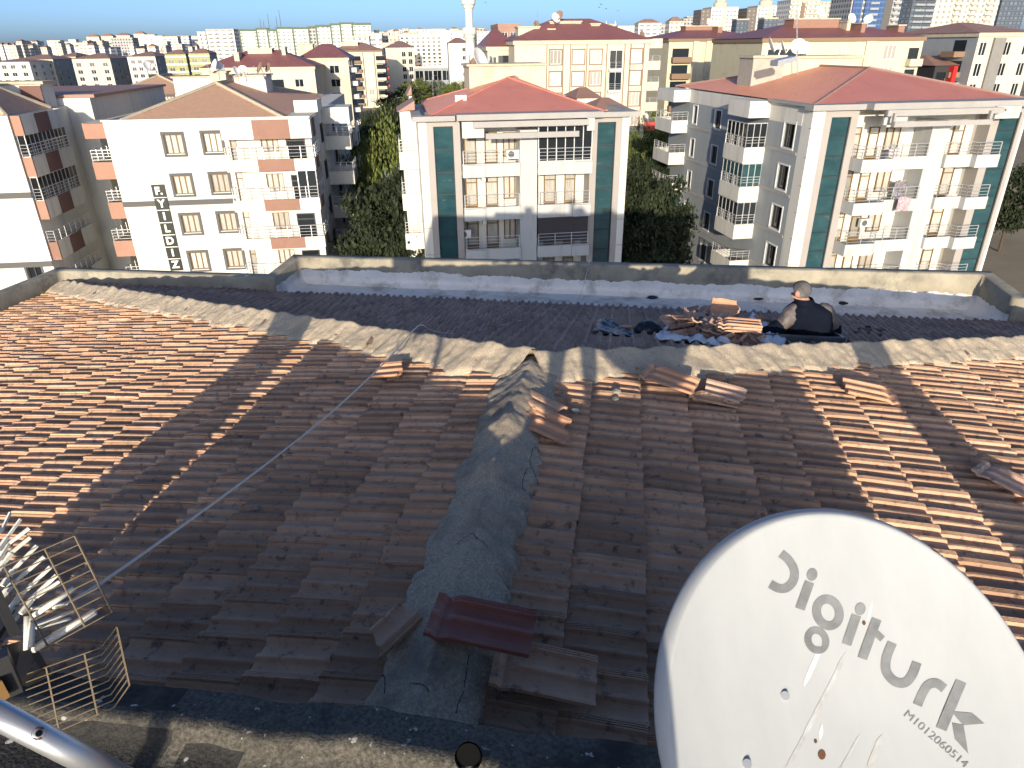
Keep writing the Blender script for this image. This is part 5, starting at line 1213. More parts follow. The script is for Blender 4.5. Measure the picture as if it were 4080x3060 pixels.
m_bark = mat('bark', (0.07, 0.05, 0.035), .95)
LEAF = {k: mat(k, c, .75, c2, 1.2, isl=.45) for k, c, c2 in (('shade_dark_leaves', (0.012, 0.019, 0.008), (0.022, 0.032, 0.012)), ('light_leaves', (0.075, 0.10, 0.024), (0.12, 0.14, 0.035)), ('blue_leaves', (0.09, 0.11, 0.08), (0.12, 0.14, 0.10)))}  # dark leaf set: shade of the street gap put into the leaf colour
def crown_mesh(kind, nclump, nleaf, ls, conifer=False, seed=1, plume=False):
    """unit crown (radius 1 wide, height 0..1) of many leaf faces in clumps"""
    g = np.random.default_rng(seed); V = []; 
    for i in range(nclump):
        if conifer:
            h = g.uniform(0, 1) ** .8; a = g.uniform(0, 6.28); r = (1 - h) * g.uniform(.6, 1); c = np.array([r * math.cos(a), r * math.sin(a), h]); cr = .12
        else:
            d = g.normal(size=3); d /= np.linalg.norm(d); rr = g.uniform(.3, 1.05) ** .5
            c = np.array([d[0] * rr, d[1] * rr, .5 + .5 * d[2] * rr]) * np.array([.85, .85, 1]); c[2] = max(.03, c[2]); cr = g.uniform(.09, .20)
            c[:2] *= 1 + .35 * math.sin(9 * c[2] + 3 * math.atan2(d[1], d[0]) + seed); c[2] = max(.03, c[2] * (1 + .12 * math.sin(5 * math.atan2(d[1], d[0]) + seed)))
        for k in range(nleaf):
            o = g.normal(size=3) * cr * .55 * np.array([1, 1, .55 if not plume else 1.5])
            n = g.normal(size=3) + np.array([0, 0, .6]); n /= np.linalg.norm(n)
            t = np.cross(n, g.normal(size=3)); t /= np.linalg.norm(t); q = np.cross(n, t); s = ls * g.uniform(.6, 1.5)
            if plume: t = np.array([o[0], o[1], .25]) * 1.0; t /= np.linalg.norm(t) + 1e-6; q = np.cross(n, t)
            p = c + o; V += [p - t * s * 1.2, p + q * s * .8, p + t * s * 1.2, p - q * s * .8]
    return np_mesh('crown', V, np.arange(len(V)).reshape(-1, 4), LEAF[kind], False)
CROWN = {'dark': [crown_mesh('shade_dark_leaves', 95, 100, .027, seed=s) for s in (1, 2)], 'light': [crown_mesh('light_leaves', 85, 90, .028, seed=3), crown_mesh('light_leaves', 95, 90, .022, seed=5, plume=True)],
         'blue': [crown_mesh('blue_leaves', 70, 80, .03, seed=6)], 'conifer': [crown_mesh('shade_dark_leaves', 170, 40, .03, True, 7)]}
def tree(px, pt, dist, w, kind, label, v=0, group='trees along the street gap'):
    p = at_y(px, pt, dist); h = p.z - G; t = thing('tree' if kind != 'conifer' else 'conifer', label, 'tree', (p.x, p.y, G), RNG.uniform(0, 6.28), group)
    b = MB(); r = .018 * h + .05; w = w * 1.25; ch = min(h * .8, w * .95) if kind != 'conifer' else h * .92
    lean = RNG.normal(size=2) * .05
    b.tube([(0, 0, 0), (lean[0] * h * .3, lean[1] * h * .3, (h - ch) * .7 + .1), (lean[0] * h * .5, lean[1] * h * .5, h - ch * .45)], [r, r * .75, r * .3], 7)
    for k in range(5):
        a = k * 1.26 + 1; z0 = h - ch * .85; b.tube([(lean[0] * h * .3, lean[1] * h * .3, z0), (math.cos(a) * w * .3, math.sin(a) * w * .3, h - ch * .4)], [r * .5, r * .12], 5)
    b.build('trunk', m_bark, t)
    c = ob('crown', CROWN[kind][v % len(CROWN[kind])], t, (lean[0] * h * .5, lean[1] * h * .5, h - ch)); c.scale = (w / 2, w / 2, ch)
DKL = 'dark leafy tree in the shaded gap between the white blocks'; LTL = 'sunlit yellow green tree in the gap between the white blocks'
for (px, pt, d, w, k, v) in ((1560, 528, 72, 7, 'light', 1), (1455, 592, 82, 4.5, 'light', 1), (1722, 508, 88, 7, 'light', 0), (1690, 965, 54, 3.5, 'light', 0), (1600, 690, 66, 5, 'blue', 0)):
    tree(px, pt, d, w, k, {1560: 'tallest sunlit yellow green tree between the sign block and the block straight ahead', 1455: 'narrow sunlit tree beside the shaded side balconies of the sign block', 1722: 'round sunlit tree just left of the block straight ahead', 1690: 'low sunlit bush at the foot of the block straight ahead', 1600: 'pale blue green tree below the tallest sunlit tree'}[px], v, None)
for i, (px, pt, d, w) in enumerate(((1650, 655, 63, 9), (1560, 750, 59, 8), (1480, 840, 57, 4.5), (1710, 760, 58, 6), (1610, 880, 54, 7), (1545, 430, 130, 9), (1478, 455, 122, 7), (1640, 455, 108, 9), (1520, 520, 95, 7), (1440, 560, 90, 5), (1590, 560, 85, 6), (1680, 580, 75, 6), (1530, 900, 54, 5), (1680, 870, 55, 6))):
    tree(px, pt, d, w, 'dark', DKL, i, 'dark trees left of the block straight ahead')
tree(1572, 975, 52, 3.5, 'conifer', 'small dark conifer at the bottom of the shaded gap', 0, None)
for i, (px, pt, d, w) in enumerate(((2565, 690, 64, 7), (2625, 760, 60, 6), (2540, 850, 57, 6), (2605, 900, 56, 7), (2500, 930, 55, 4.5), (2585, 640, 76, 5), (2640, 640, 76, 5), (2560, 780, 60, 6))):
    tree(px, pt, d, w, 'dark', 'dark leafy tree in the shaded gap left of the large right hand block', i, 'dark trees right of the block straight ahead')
for i, (px, pt, d, w, k) in enumerate(((2640, 520, 98, 5, 'light'), (2560, 520, 104, 5, 'light'), (2610, 470, 124, 8, 'light'), (2632, 250, 190, 8, 'light'))):
    tree(px, pt, d, w, k, 'green tree between the long cream block and the yellow block', i, 'green trees behind the right gap')
for i, (px, pt, d, w, k) in enumerate(((1650, 325, 300, 13, 'light'), (1612, 352, 262, 11, 'dark'), (1698, 316, 320, 12, 'blue'), (1735, 302, 340, 13, 'light'), (1800, 332, 300, 9, 'light'), (1832, 336, 296, 8, 'light'), (1572, 368, 232, 9, 'dark'), (1628, 398, 190, 8, 'light'), (1590, 395, 205, 8, 'dark'), (1762, 336, 310, 6, 'blue'), (1600, 440, 160, 8, 'dark'), (1560, 470, 150, 7, 'dark'))):
    tree(px, pt, d, w, k, 'small tree at the far end of the street below the minaret', i, 'trees at the far end of the street')
tree(4075, 690, 75, 5, 'dark', 'dark shrub at the right edge beyond the large block', 1, None)
# parked cars
def car(p, rz, col, label, group):
    t = thing('parked_car', label, 'car', p, rz, group)
    b = MB(); pr = [(-2.1, .35), (-2.1, .75), (-1.95, .9), (-1.2, .98), (-.6, 1.42), (.9, 1.45), (1.6, 1.0), (2.1, .85), (2.15, .35)]
    b.prism([(x, -.85, z) for x, z in pr], (0, 1.7, 0)); bd = b.build('body', mat('car_paint_' + str(col), {0: (.6, .6, .6), 1: (.05, .05, .06), 2: (.35, .05, .04)}[col], .3, spec=.6, coat=.6), t)
    g = MB(); g.prism([(x, -.87, z) for x, z in ((-1.05, 1.0), (-.55, 1.36), (.82, 1.38), (1.4, 1.02))], (0, 1.74, 0)); g.build('window', m_glass, bd)
    for x in (-1.35, 1.35):
        for y in (-.8, .8):
            w = MB(); w.tube([(x, y - .1, .33), (x, y + .1, .33)], .33, 12); w.build('wheel', m_dgrey, t)
for i, (px, py) in enumerate(((1722, 352), (1738, 345), (1712, 372), (1748, 358))):
    car(at_z(px, py, G), R(96 + 3 * i), (0, 1, 0, 2)[i], 'small parked car at the far end of the street below the minaret', 'cars parked at the far end of the street')
for i, (px, py) in enumerate(((1455, 520), (1490, 512))):
    car(at_z(px, py + 20, G), R(98), 0, 'white car parked under the dark trees beside the brown banded block', 'white cars under the trees')
for px, pt, d, lb in ((1573, 398, 150, 'tall grey street lamp standing over the shaded street gap'), (1722, 306, 300, 'thin street lamp near the small trees below the minaret')):
    q = at_y(px, pt, d); t = thing('street_lamp', lb, 'street lamp', (q.x, q.y, G)); h = q.z - G
    b = MB(); b.tube([(0, 0, 0), (0, 0, h), (0.5, 0, h + .35), (1.3, 0, h + .45)], [.12, .08, .06, .05], 7); b.build('pole', m_steel, t); b = MB(); b.box(1.2, 1.9, -.12, .12, h + .38, h + .5); b.build('lamp_head', m_dgrey, t)

# ------------------------------------------------------------------ aerials on the neighbours' roofs
for (px, py, d, r, yaw, wh, lb) in ((850, 262, 66.2, .60, -50, 1, 'largest pale grey dish on the chimney of the sign block, facing left'), (876, 264, 66.6, .5, 70, 1, 'white dish seen edge on, right of the largest dish on the sign block'),
        (944, 282, 67.5, .42, 75, 1, 'white dish seen nearly edge on at the middle of the sign block roof'), (968, 280, 68.0, .46, -160, 1, 'grey dish showing its back at the middle of the sign block roof'), (1032, 268, 68.0, .52, -55, 0, 'dark rusty dish, left of two on the sign block stair tower'), (1066, 268, 68.6, .45, -50, 0, 'dark rusty dish, right of two on the sign block stair tower'),
        (590, 262, 74, .5, 60, 1, 'white dish on the low roof behind the small brown hip roof'), (1918, 236, 60.5, .95, 62, 1, 'big white dish on the cream stair tower straight ahead'), (1884, 250, 60.5, .4, -40, 0, 'dark flat lying dish left of the big white dish straight ahead'),
        (3182, 184, 66.0, .68, -12, 1, 'big white dish facing the camera on the chimney tower of the right block'), (3204, 190, 66.5, .55, -40, 1, 'white dish half hidden behind the big white dish on the right block'), (3076, 178, 66.0, .66, 80, 1, 'white dish edge on at the left of the chimney tower of the right block'), (3124, 186, 66.0, .6, 75, 1, 'white dish edge on, second at the chimney tower of the right block'),
        (2216, 70, 118, .75, 35, 1, 'white dish on top of the long cream block, beside the dark one'), (2226, 60, 118.5, .7, -30, 0, 'dark dish on top of the long cream block, highest there'), (2140, 98, 117, .6, 40, 0, 'brown dish on the left end of the long cream block roof'), (2560, 135, 116, .5, 40, 0, 'small ochre dish at the right eave of the long cream block'),
        (3272, 48, 120, .9, 30, 1, 'white dish above the terracotta stair tower behind the yellow block'), (3396, 72, 119, .75, 20, 1, 'white dish in front of the blue glass tower, left of two'), (3460, 75, 118, .65, -30, 1, 'white dish in front of the blue glass tower, right of two'), (2828, 90, 160, .9, 40, 1, 'white dish left of the terracotta stair tower of the yellow block'), (2577, 462, 112, .5, 50, 1, 'small dish on the red balcony of the long cream block')):
    q = at_y(px, py, d); dish((q.x, q.y, q.z - r * 1.9), R(yaw), R(-25), r, lb, bool(wh))
for (px, p0, p1, d, lb) in ((3176, 45, 318, 64.4, 'thin aerial mast against the chimney tower of the right block'), (2140, 42, 110, 118, 'thin aerial mast on the left end of the long cream block')):
    a, c = at_y(px, p1, d), at_y(px, p0, d); t = thing('aerial_mast', lb, 'mast', a); b = MB(); b.tube([(0, 0, 0), c - a], .045, 6); b.build('pole', m_steel, t); b = MB(); b.tube([(c - a) * .8 - Vector((.25, 0, 0)), (c - a) * .8 + Vector((.25, 0, 0))], .025, 5); b.build('crossbar', m_steel, t)
for px, py, d in ((2395, 18, 180), (2388, 30, 190), (2462, 45, 170), (1935, 12, 160), (2415, 36, 200)):
    q = at_y(px, py, d); t = thing('bird', 'small dark bird gliding in the sky right of the minaret', 'bird', q, RNG.uniform(-.8, .8), 'birds in the sky')
    b = MB(); b.add([(-.55, 0, .12), (-.28, .09, .2), (0, .1, .05), (.28, .09, .2), (.55, 0, .12), (.26, -.08, .17), (0, -.1, .03), (-.26, -.08, .17)], [(0, 7, 1), (1, 7, 6, 2), (2, 6, 5, 3), (3, 5, 4)]); b.build('wings', m_dgrey, t)
    b = MB(); b.tube([(0, .3, .02), (0, .1, .03), (0, -.15, .03), (0, -.26, .04)], [.01, .06, .06, .02], 6); b.build('body', m_dgrey, t)

# ------------------------------------------------------------------ hatch, worker, rubble on the far slope
m_zinc = mat('zinc_sheet', (0.10, 0.12, 0.15), 0.45, (0.15, 0.17, 0.20), 5, metal=.5, stain=(.07, .07, .08))
hx0, hx1, hy0, hy1 = HATCH
t = thing('roof_hatch', 'open roof hatch with a dark zinc curb where the man stands', 'roof hatch', OWN_M @ Vector(((hx0 + hx1) / 2, (hy0 + hy1) / 2, zroof((hx0 + hx1) / 2, hy0))), -TH)
hi = OWN_I @ t.location; hw, hd = (hx1 - hx0) / 2, (hy1 - hy0) / 2
def curb(x0, x1, y0, y1):
    b = MB(); zb = lambda y: zroof(hi.x, hi.y + y) - hi.z - .05
    z1 = .17
    b.add([(x0, y0, zb(y0)), (x1, y0, zb(y0)), (x1, y1, zb(y1)), (x0, y1, zb(y1)), (x0, y0, z1 - SF * (y0 + hd) * .8), (x1, y0, z1 - SF * (y0 + hd) * .8), (x1, y1, z1 - SF * (y1 + hd) * .8), (x0, y1, z1 - SF * (y1 + hd) * .8)], [(3, 2, 1, 0), (4, 5, 6, 7), (0, 1, 5, 4), (1, 2, 6, 5), (2, 3, 7, 6), (3, 0, 4, 7)])
    b.build('curb', m_zinc, t)
curb(-hw, hw, -hd, -hd + .03); curb(-hw, hw, hd - .03, hd); curb(-hw, -hw + .03, -hd + .031, hd - .031); curb(hw - .03, hw, -hd + .031, hd - .031)
b = MB(); 
for k in (.35, .62): b.box(-hw + 2 * hw * k, -hw + 2 * hw * k + .025, -hd - .006, -hd - .001, -.03, .165)
b.box(-hw, hw, -hd - .012, -hd - .007, .148, .17)
b.build('seam', m_zinc, t)

def skin_body(name, nodes, edges, m, parent=None, sub=2, root=0):
    """one continuous body grown round a skeleton: nodes {key: (point, radius or (rx, ry))}"""
    bm = bmesh.new(); ly = bm.verts.layers.skin.verify(); vs = {}
    for i, (k, (p, r)) in enumerate(nodes.items()):
        v = bm.verts.new(p); v[ly].radius = r if isinstance(r, tuple) else (r, r); v[ly].use_root = (i == root); vs[k] = v
    for a, c in edges: bm.edges.new((vs[a], vs[c]))
    me = bpy.data.meshes.new(name); bm.to_mesh(me); bm.free(); me.materials.append(m)
    o = ob(name, me, parent); md = o.modifiers.new('skin', 'SKIN'); md.use_smooth_shade = True; md.branch_smoothing = .3
    s = o.modifiers.new('sub', 'SUBSURF'); s.levels = sub; s.render_levels = sub
    return o
def loft(name, rings, m, parent=None, n=20, wrinkle=.008, closed=True):
    """cloth tube through oval rings (centre, half width vector, half depth vector)"""
    V = []
    for i, (c, a, d) in enumerate(rings):
        for k in range(n):
            q = 2 * math.pi * k / n; p = Vector(c) + Vector(a) * math.cos(q) + Vector(d) * math.sin(q)
            p += (p - Vector(c)).normalized() * wrinkle * (nz(p.x * 13, p.y * 13, p.z * 13) + .7 * nz(p.x * 31, p.y * 31, p.z * 31)); V.append(p)
    b = MB(); b.add(V, [(i * n + k, i * n + (k + 1) % n, (i + 1) * n + (k + 1) % n, (i + 1) * n + k) for i in range(len(rings) - 1) for k in range(n)])
    if closed: b.add([V[k] for k in range(n)], [tuple(range(n))[::-1]]); b.add([V[(len(rings) - 1) * n + k] for k in range(n)], [tuple(range(n))])
    return b.build(name, m, parent, True)
def densify(rings, k=4):
    """Catmull-Rom through the rings so cloth folds smoothly"""
    out = []; n = len(rings)
    for i in range(n - 1):
        P = [rings[max(0, min(n - 1, j))] for j in (i - 1, i, i + 1, i + 2)]
        for s in range(k):
            f = s / k; r = []
            for c in range(3):
                p0, p1, p2, p3 = [Vector(q[c]) for q in P]
                r.append(p1 + (p2 - p0) * (.5 * f) + (p0 * 2 - p1 * 5 + p2 * 4 - p3) * (.5 * f * f) + (p1 * 3 - p0 - p2 * 3 + p3) * (.5 * f ** 3))
            out.append(tuple(r))
    return out + [rings[-1]]
m_skin = mat('skin', (0.36, 0.20, 0.14), .55, (0.40, 0.22, 0.16), 20)
m_hair = mat('grey_hair', (0.15, 0.145, 0.145), .95, (0.06, 0.056, 0.056), 12, bump=.6, bscale=90)
m_navy = mat('navy_quilt', (0.0045, 0.006, 0.013), .95, (0.006, 0.009, 0.017), 8, spec=.08, bump=.3, bscale=26)
m_camo = mat('taupe_quilt', (0.15, 0.125, 0.115), .5, (0.055, 0.05, 0.055), 11, bump=.6, bscale=28)
m_cloth = mat('dark_cloth', (0.03, 0.03, 0.035), .9)
wm = OWN_M @ Vector((hx1 - .46, (hy0 + hy1) / 2 + .02, 0)); YM = wm.y
def J(px, py, dy=0.0): return at_y(px, py, YM + dy)
man = thing('person', 'grey haired man in a navy quilted vest with taupe sleeves standing in the roof hatch, back turned', 'person', J(3225, 1385))
man['label'] = 'grey haired man in navy quilted vest, back turned, standing waist deep in the roof hatch'
mo = Matrix.Translation(-man.location)
def jm(px, py, dy=0.0): return mo @ J(px, py, dy)
X_, Y_, Z_ = Vector((1, 0, 0)), Vector((0, 1, 0)), Vector((0, 0, 1))
pel = jm(3224, 1400); 
nd = {'pelvis': (pel, (.13, .10)), 'waist': (jm(3224, 1350), (.125, .10)), 'chest': (jm(3222, 1280), (.125, .10)), 'upper': (jm(3217, 1238), (.09, .08)), 'neck0': (jm(3205, 1205), .072), 'neck': (jm(3196, 1192, .02), .066),
      'jaw': (jm(3184, 1182, .05), (.074, .08)), 'skull': (jm(3190, 1160, .03), (.094, .10)), 'crown': (jm(3194, 1142, .02), (.074, .08)), 'nose': (jm(3150, 1172, .075), .017), 'ear': (jm(3171, 1174, -.078), (.013, .026)),
      'shl': (jm(3160, 1248, .0), .058), 'ell': (jm(3102, 1304, -.04), .055), 'wrl': (jm(3035, 1328, -.06), .036), 'hal': (jm(3014, 1336, -.06), (.042, .022)),
      'shr': (jm(3290, 1246, .02), .058), 'elr': (jm(3326, 1312, .06), .055), 'wrr': (jm(3298, 1372, .18), .036), 'har': (jm(3285, 1392, .22), (.04, .022)),
      'hipl': (pel + Vector((-.10, 0, -.12)), .10), 'knl': (pel + Vector((-.11, .02, -.52)), .07), 'anl': (pel + Vector((-.11, .0, -.92)), .05), 'ftl': (pel + Vector((-.12, .18, -.97)), .045),
      'hipr': (pel + Vector((.10, 0, -.12)), .10), 'knr': (pel + Vector((.11, .02, -.52)), .07), 'anr': (pel + Vector((.11, 0, -.92)), .05), 'ftr': (pel + Vector((.12, .18, -.97)), .045)}
ed = [('pelvis', 'waist'), ('waist', 'chest'), ('chest', 'upper'), ('upper', 'neck0'), ('neck0', 'neck'), ('neck', 'jaw'), ('jaw', 'skull'), ('skull', 'crown'), ('jaw', 'nose'), ('skull', 'ear'), ('upper', 'shl'), ('shl', 'ell'), ('ell', 'wrl'), ('wrl', 'hal'), ('upper', 'shr'), ('shr', 'elr'), ('elr', 'wrr'), ('wrr', 'har'),
      ('pelvis', 'hipl'), ('hipl', 'knl'), ('knl', 'anl'), ('anl', 'ftl'), ('pelvis', 'hipr'), ('hipr', 'knr'), ('knr', 'anr'), ('anr', 'ftr')]
for sd in 'lr':
    hp = nd['ha' + sd][0]; dr_ = (hp - nd['wr' + sd][0]).normalized(); sv = dr_.cross(Z_).normalized()
    for f, (o_, ln) in enumerate(((-.03, .07), (-.01, .082), (.01, .085), (.03, .065))):
        a = hp + sv * o_ + dr_ * .03; nd[f'f{sd}{f}a'] = (a, .009); nd[f'f{sd}{f}b'] = (a + dr_ * ln * .55 - Z_ * .01, .0085); nd[f'f{sd}{f}c'] = (a + dr_ * ln * .9 - Z_ * .035, .007)
        ed += [('ha' + sd, f'f{sd}{f}a'), (f'f{sd}{f}a', f'f{sd}{f}b'), (f'f{sd}{f}b', f'f{sd}{f}c')]
    a = hp - sv * .045 - dr_ * .01; nd[f't{sd}a'] = (a, .011); nd[f't{sd}b'] = (a + dr_ * .04 - sv * .02 - Z_ * .02, .009); ed += [('ha' + sd, f't{sd}a'), (f't{sd}a', f't{sd}b')]
body = skin_body('body', nd, ed, m_skin, man)
up = [pel + Vector((0, 0, -.06)), jm(3224, 1352), jm(3223, 1300), jm(3222, 1262), jm(3219, 1234), jm(3213, 1216), jm(3208, 1204), jm(3204, 1193, .01)]
wd = [.235, .228, .232, .235, .225, .16, .095, .088]; dp = [.165, .155, .165, .165, .15, .12, .09, .085]
vest = loft('vest', densify([(c, X_ * w - Y_ * .02, Y_ * d) for c, w, d in zip(up, wd, dp)]), m_navy, man, 28, .008)
loft('collar', densify([(jm(3207, 1207), X_ * .108, Y_ * .10), (jm(3204, 1196, .01), X_ * .100, Y_ * .096), (jm(3201, 1187, .015), X_ * .094, Y_ * .092)], 3), m_navy, vest, 22, .004, False)
def sleeve(pts, rs, m, nm='sleeve'):
    rings = []
    for i, p in enumerate(pts):
        d = (pts[min(i + 1, len(pts) - 1)] - pts[max(i - 1, 0)]).normalized(); a = d.cross(Y_).normalized(); c = d.cross(a); rings.append((p, a * rs[i], c * rs[i]))
    return loft(nm, densify(rings, 6), m, man, 18, .011)
S = nd; L_ = lambda a, c, f: S[a][0].lerp(S[c][0], f)
sleeve([jm(3192, 1238), jm(3172, 1236), L_('shl', 'ell', .05), L_('shl', 'ell', .35), L_('shl', 'ell', .68), L_('shl', 'ell', .9)], [.07, .084, .096, .09, .082, .07], m_camo)
sleeve([L_('shl', 'ell', .86), L_('ell', 'wrl', .08), L_('ell', 'wrl', .45), L_('ell', 'wrl', .96)], [.072, .078, .068, .050], m_navy, 'lower_sleeve')
sleeve([jm(3258, 1236), jm(3280, 1234), L_('shr', 'elr', .05), L_('shr', 'elr', .4), L_('shr', 'elr', .8)], [.065, .080, .086, .08, .07], m_camo)
sleeve([L_('shr', 'elr', .72), L_('elr', 'wrr', .08), L_('elr', 'wrr', .5), L_('elr', 'wrr', .95)], [.07, .072, .06, .046], m_navy, 'lower_sleeve')
loft('trousers', [(pel + Vector((0, 0, -.05)), X_ * .19, Y_ * .15), (pel + Vector((0, 0, -.2)), X_ * .19, Y_ * .14), (pel + Vector((0, .01, -.55)), X_ * .18, Y_ * .09), (pel + Vector((0, 0, -.93)), X_ * .17, Y_ * .07)], m_cloth, man)
# hair: cap over the back and crown of the skull
b = MB(); n1, n2 = 12, 20; cs = S['skull'][0] + Vector((.004, -.008, .012)); V = []
for i in range(n1 + 1):
    for k in range(n2):
        th = math.pi * .50 * i / n1; ph = 2 * math.pi * k / n2
        d = Vector((math.sin(th) * math.cos(ph), math.sin(th) * math.sin(ph), math.cos(th)))
        d = Matrix.Rotation(R(14), 3, 'Y') @ Matrix.Rotation(R(32), 3, 'X') @ d
        rr = Vector((d.x * .096, d.y * .108, d.z * .102)) * (1 + .03 * nz(d.x * 9, d.y * 9, d.z * 9)); V.append(cs + rr)
b.add(V, [(i * n2 + k, (i + 1) * n2 + k, (i + 1) * n2 + (k + 1) % n2, i * n2 + (k + 1) % n2) for i in range(n1) for k in range(n2)]); b.build('hair', m_hair, man, True)

# ------------------------------------------------------------------ loose and broken tiles
def loose_tile(name, x0=0.0, x1=.42, y0=0.0, y1=TW, jag=0.0, seed=1, m=m_tile_new):
    """a tile lifted off the roof: ribbed top, flat locked head, real thickness; jag breaks one end along a ragged line"""
    nx = 16; T = {}; V = []; g = random.Random(seed); ph = g.uniform(0, 6)
    us = [p[0] for p in PROF]; hs = [p[1] for p in PROF]
    def prof(u): return float(np.interp(u, us, hs)) * 1.15
    ul = [y0 / TW] + [u for u in us if y0 / TW + .004 < u < y1 / TW - .004] + [y1 / TW]; ny = len(ul) - 1
    for side in (0, 1):
        for i in range(nx + 1):
            for j in range(ny + 1):
                f = i / nx; u = ul[j]
                xe = x1 - jag * (.5 + .5 * math.sin(u * 5 + ph) + .5 * nz(u * 7, seed, 2)) if jag else x1
                x = x0 + (xe - x0) * f
                h = prof(u); k = 1.0 if x > .10 else (.25 if x < .055 else .25 + .75 * (x - .055) / .045)
                z = h * k + (.012 if x < .03 else 0) - (.006 if .03 <= x < .06 else 0)
                V.append((x, u * TW, z + .013 if side == 0 else z * .9 - .004))
    n = ny + 1; o = (nx + 1) * n; Fq = []
    for i in range(nx):
        for j in range(ny):
            a = i * n + j; Fq.append((a, a + n, a + n + 1, a + 1)); Fq.append((o + a, o + a + 1, o + a + n + 1, o + a + n))
    for i in range(nx):
        for e, fl in ((0, 0), (ny, 1)):
            a = i * n + e; q = (a, a + n, o + a + n, o + a); Fq.append(q[::-1] if not fl else q)
    for j in range(ny):
        for e, fl in ((0, 1), (nx, 0)):
            a = e * n + j; q = (a, a + 1, o + a + 1, o + a); Fq.append(q[::-1] if not fl else q)
    return np_mesh(name, V, Fq, m, False)
def place_tile(me, ph, pn, lift, label, group=None, roll=0.0, pitch=0.0, flip=False, name='roof_tile'):
    """lay a tile with its head at pixel ph and nose at pixel pn"""
    a = OWN_M @ on_roof(*ph, lift); c = OWN_M @ on_roof(*pn, lift); X = (c - a).normalized()
    lp = OWN_I @ ((a + c) / 2); n = NF if SF * lp.y > max(-SL * lp.x, SR * lp.x) else (NL if lp.x < 0 else NR); Zv = (ROT @ n)
    Yv = Zv.cross(X).normalized(); Zv = X.cross(Yv)
    M = Matrix((X, Yv, Zv)).transposed().to_4x4() @ Matrix.Rotation(pitch, 4, 'Y') @ Matrix.Rotation(roll + (math.pi if flip else 0), 4, 'X')
    o = ob(name, me); o.matrix_world = Matrix.Translation((a + c) / 2) @ M @ Matrix.Translation((-.21, -TW / 2, 0))
    return tag(o, label, 'roof tile', group)
full_new = loose_tile('roof_tile'); full_mar = loose_tile('roof_tile', m=m_tile_maroon); full_old = loose_tile('roof_tile', m=m_tile_far)
place_tile(loose_tile('roof_tile', m=m_tile), (1950, 2640), (2385, 2735), .10, 'loose grey brown tile under the maroon tile at the bottom centre')
place_tile(full_mar, (1700, 2455), (2140, 2548), .225, 'loose dark maroon tile on top of the mortar ridge at the bottom centre', roll=R(-3))
place_tile(loose_tile('broken_tile', .1, .34, 0, TW * .62, .07, 3, m_tile), (1690, 2435), (1490, 2625), .14, 'broken grey brown tile leaning on the ridge left of the maroon tile', name='broken_tile')
place_tile(loose_tile('roof_tile', .10, .42, m=m_tile), (2040, 1545), (2215, 1632), .15, 'upturned tile on the mortar just below the ridge junction', flip=True)
place_tile(loose_tile('broken_tile', 0, .36, 0, TW, .10, 5), (2110, 1668), (2300, 1750), .10, 'broken orange tile below the upturned tile on the mortar', name='broken_tile', roll=R(6))
place_tile(full_new, (2545, 1475), (2790, 1560), .125, 'bright orange loose tile lying across the mortar hip right of centre', roll=R(4))
place_tile(loose_tile('broken_tile', .1, .42, 0, TW, .06, 8, m_tile_far), (2770, 1540), (2960, 1590), .10, 'shaded tile end to end with the bright orange tile on the hip', name='broken_tile')
place_tile(loose_tile('broken_tile', .0, .42, TW * .6, TW, .03, 9, m_tile), (2735, 1590), (2975, 1640), .08, 'narrow tile strip lying below the bright orange tile', name='broken_tile')
place_tile(loose_tile('broken_tile', .0, .14, 0, TW * .7, .03, 10, m_tile_far), (2950, 1590), (3010, 1602), .09, 'small tile fragment at the right end of the shaded tile', name='broken_tile')
place_tile(full_new, (3585, 1590), (3345, 1540), .10, 'sunlit loose tile propped against the mortar hip on the right', roll=R(-8))
place_tile(loose_tile('broken_tile', .12, .36, 0, TW, .05, 12, m_tile_new), (1475, 1490), (1612, 1478), .10, 'small sunlit tile piece on the left hip near the cable', name='broken_tile')
place_tile(full_old, (3955, 1895), (4085, 1960), .10, 'dark loose tile at the right edge of the roof')

# rubble heap beside the hatch
hc1 = on_roof(2800, 1372); hc2 = on_roof(2950, 1385)
def mound(x, y): return .36 * math.exp(-(((x - hc1.x) / .36) ** 2 + ((y - hc1.y - .22) / .32) ** 2)) + .22 * math.exp(-(((x - hc2.x) / .26) ** 2 + ((y - hc2.y - .05) / .22) ** 2))
V = []; nx_, ny_ = 60, 50; bx0, bx1, by0, by1 = hc1.x - .62, hc2.x + .42, hc1.y - .35, hc1.y + .9
for i in range(nx_ + 1):
    for j in range(ny_ + 1):
        x = bx0 + (bx1 - bx0) * i / nx_; y = by0 + (by1 - by0) * j / ny_; m = mound(x, y)
        V.append((x, y, zroof(x, y) - .02 + m * .85 + min(1, m * 9) * (.04 * nz(x * 14, y * 14, 3) + .025 * nz(x * 33, y * 33, 5)) - 0.02))
me = np_mesh('rubble', [OWN_M @ Vector(v) for v in V], [(i * (ny_ + 1) + j, (i + 1) * (ny_ + 1) + j, (i + 1) * (ny_ + 1) + j + 1, i * (ny_ + 1) + j + 1) for i in range(nx_) for j in range(ny_)], mat('mortar_rubble', (0.10, 0.085, 0.075), .95, (0.17, 0.15, 0.13), 30, bump=.6, bscale=60), False)
tag(ob('rubble', me), 'crumbled mortar and tile crumbs heaped under the broken tiles beside the hatch', 'rubble', kind='stuff')
def mound_hit(px, py):
    d = ROT.transposed() @ ray(px, py); o = loc((0, 0, 0)); p = on_roof(px, py); t0 = (p - o).length / d.length
    for k in range(60):
        t = t0 * (.80 + .22 * k / 60); q = o + d * t
        if q.z < zroof(q.x, q.y) + mound(q.x, q.y) + .01: return q
    return p
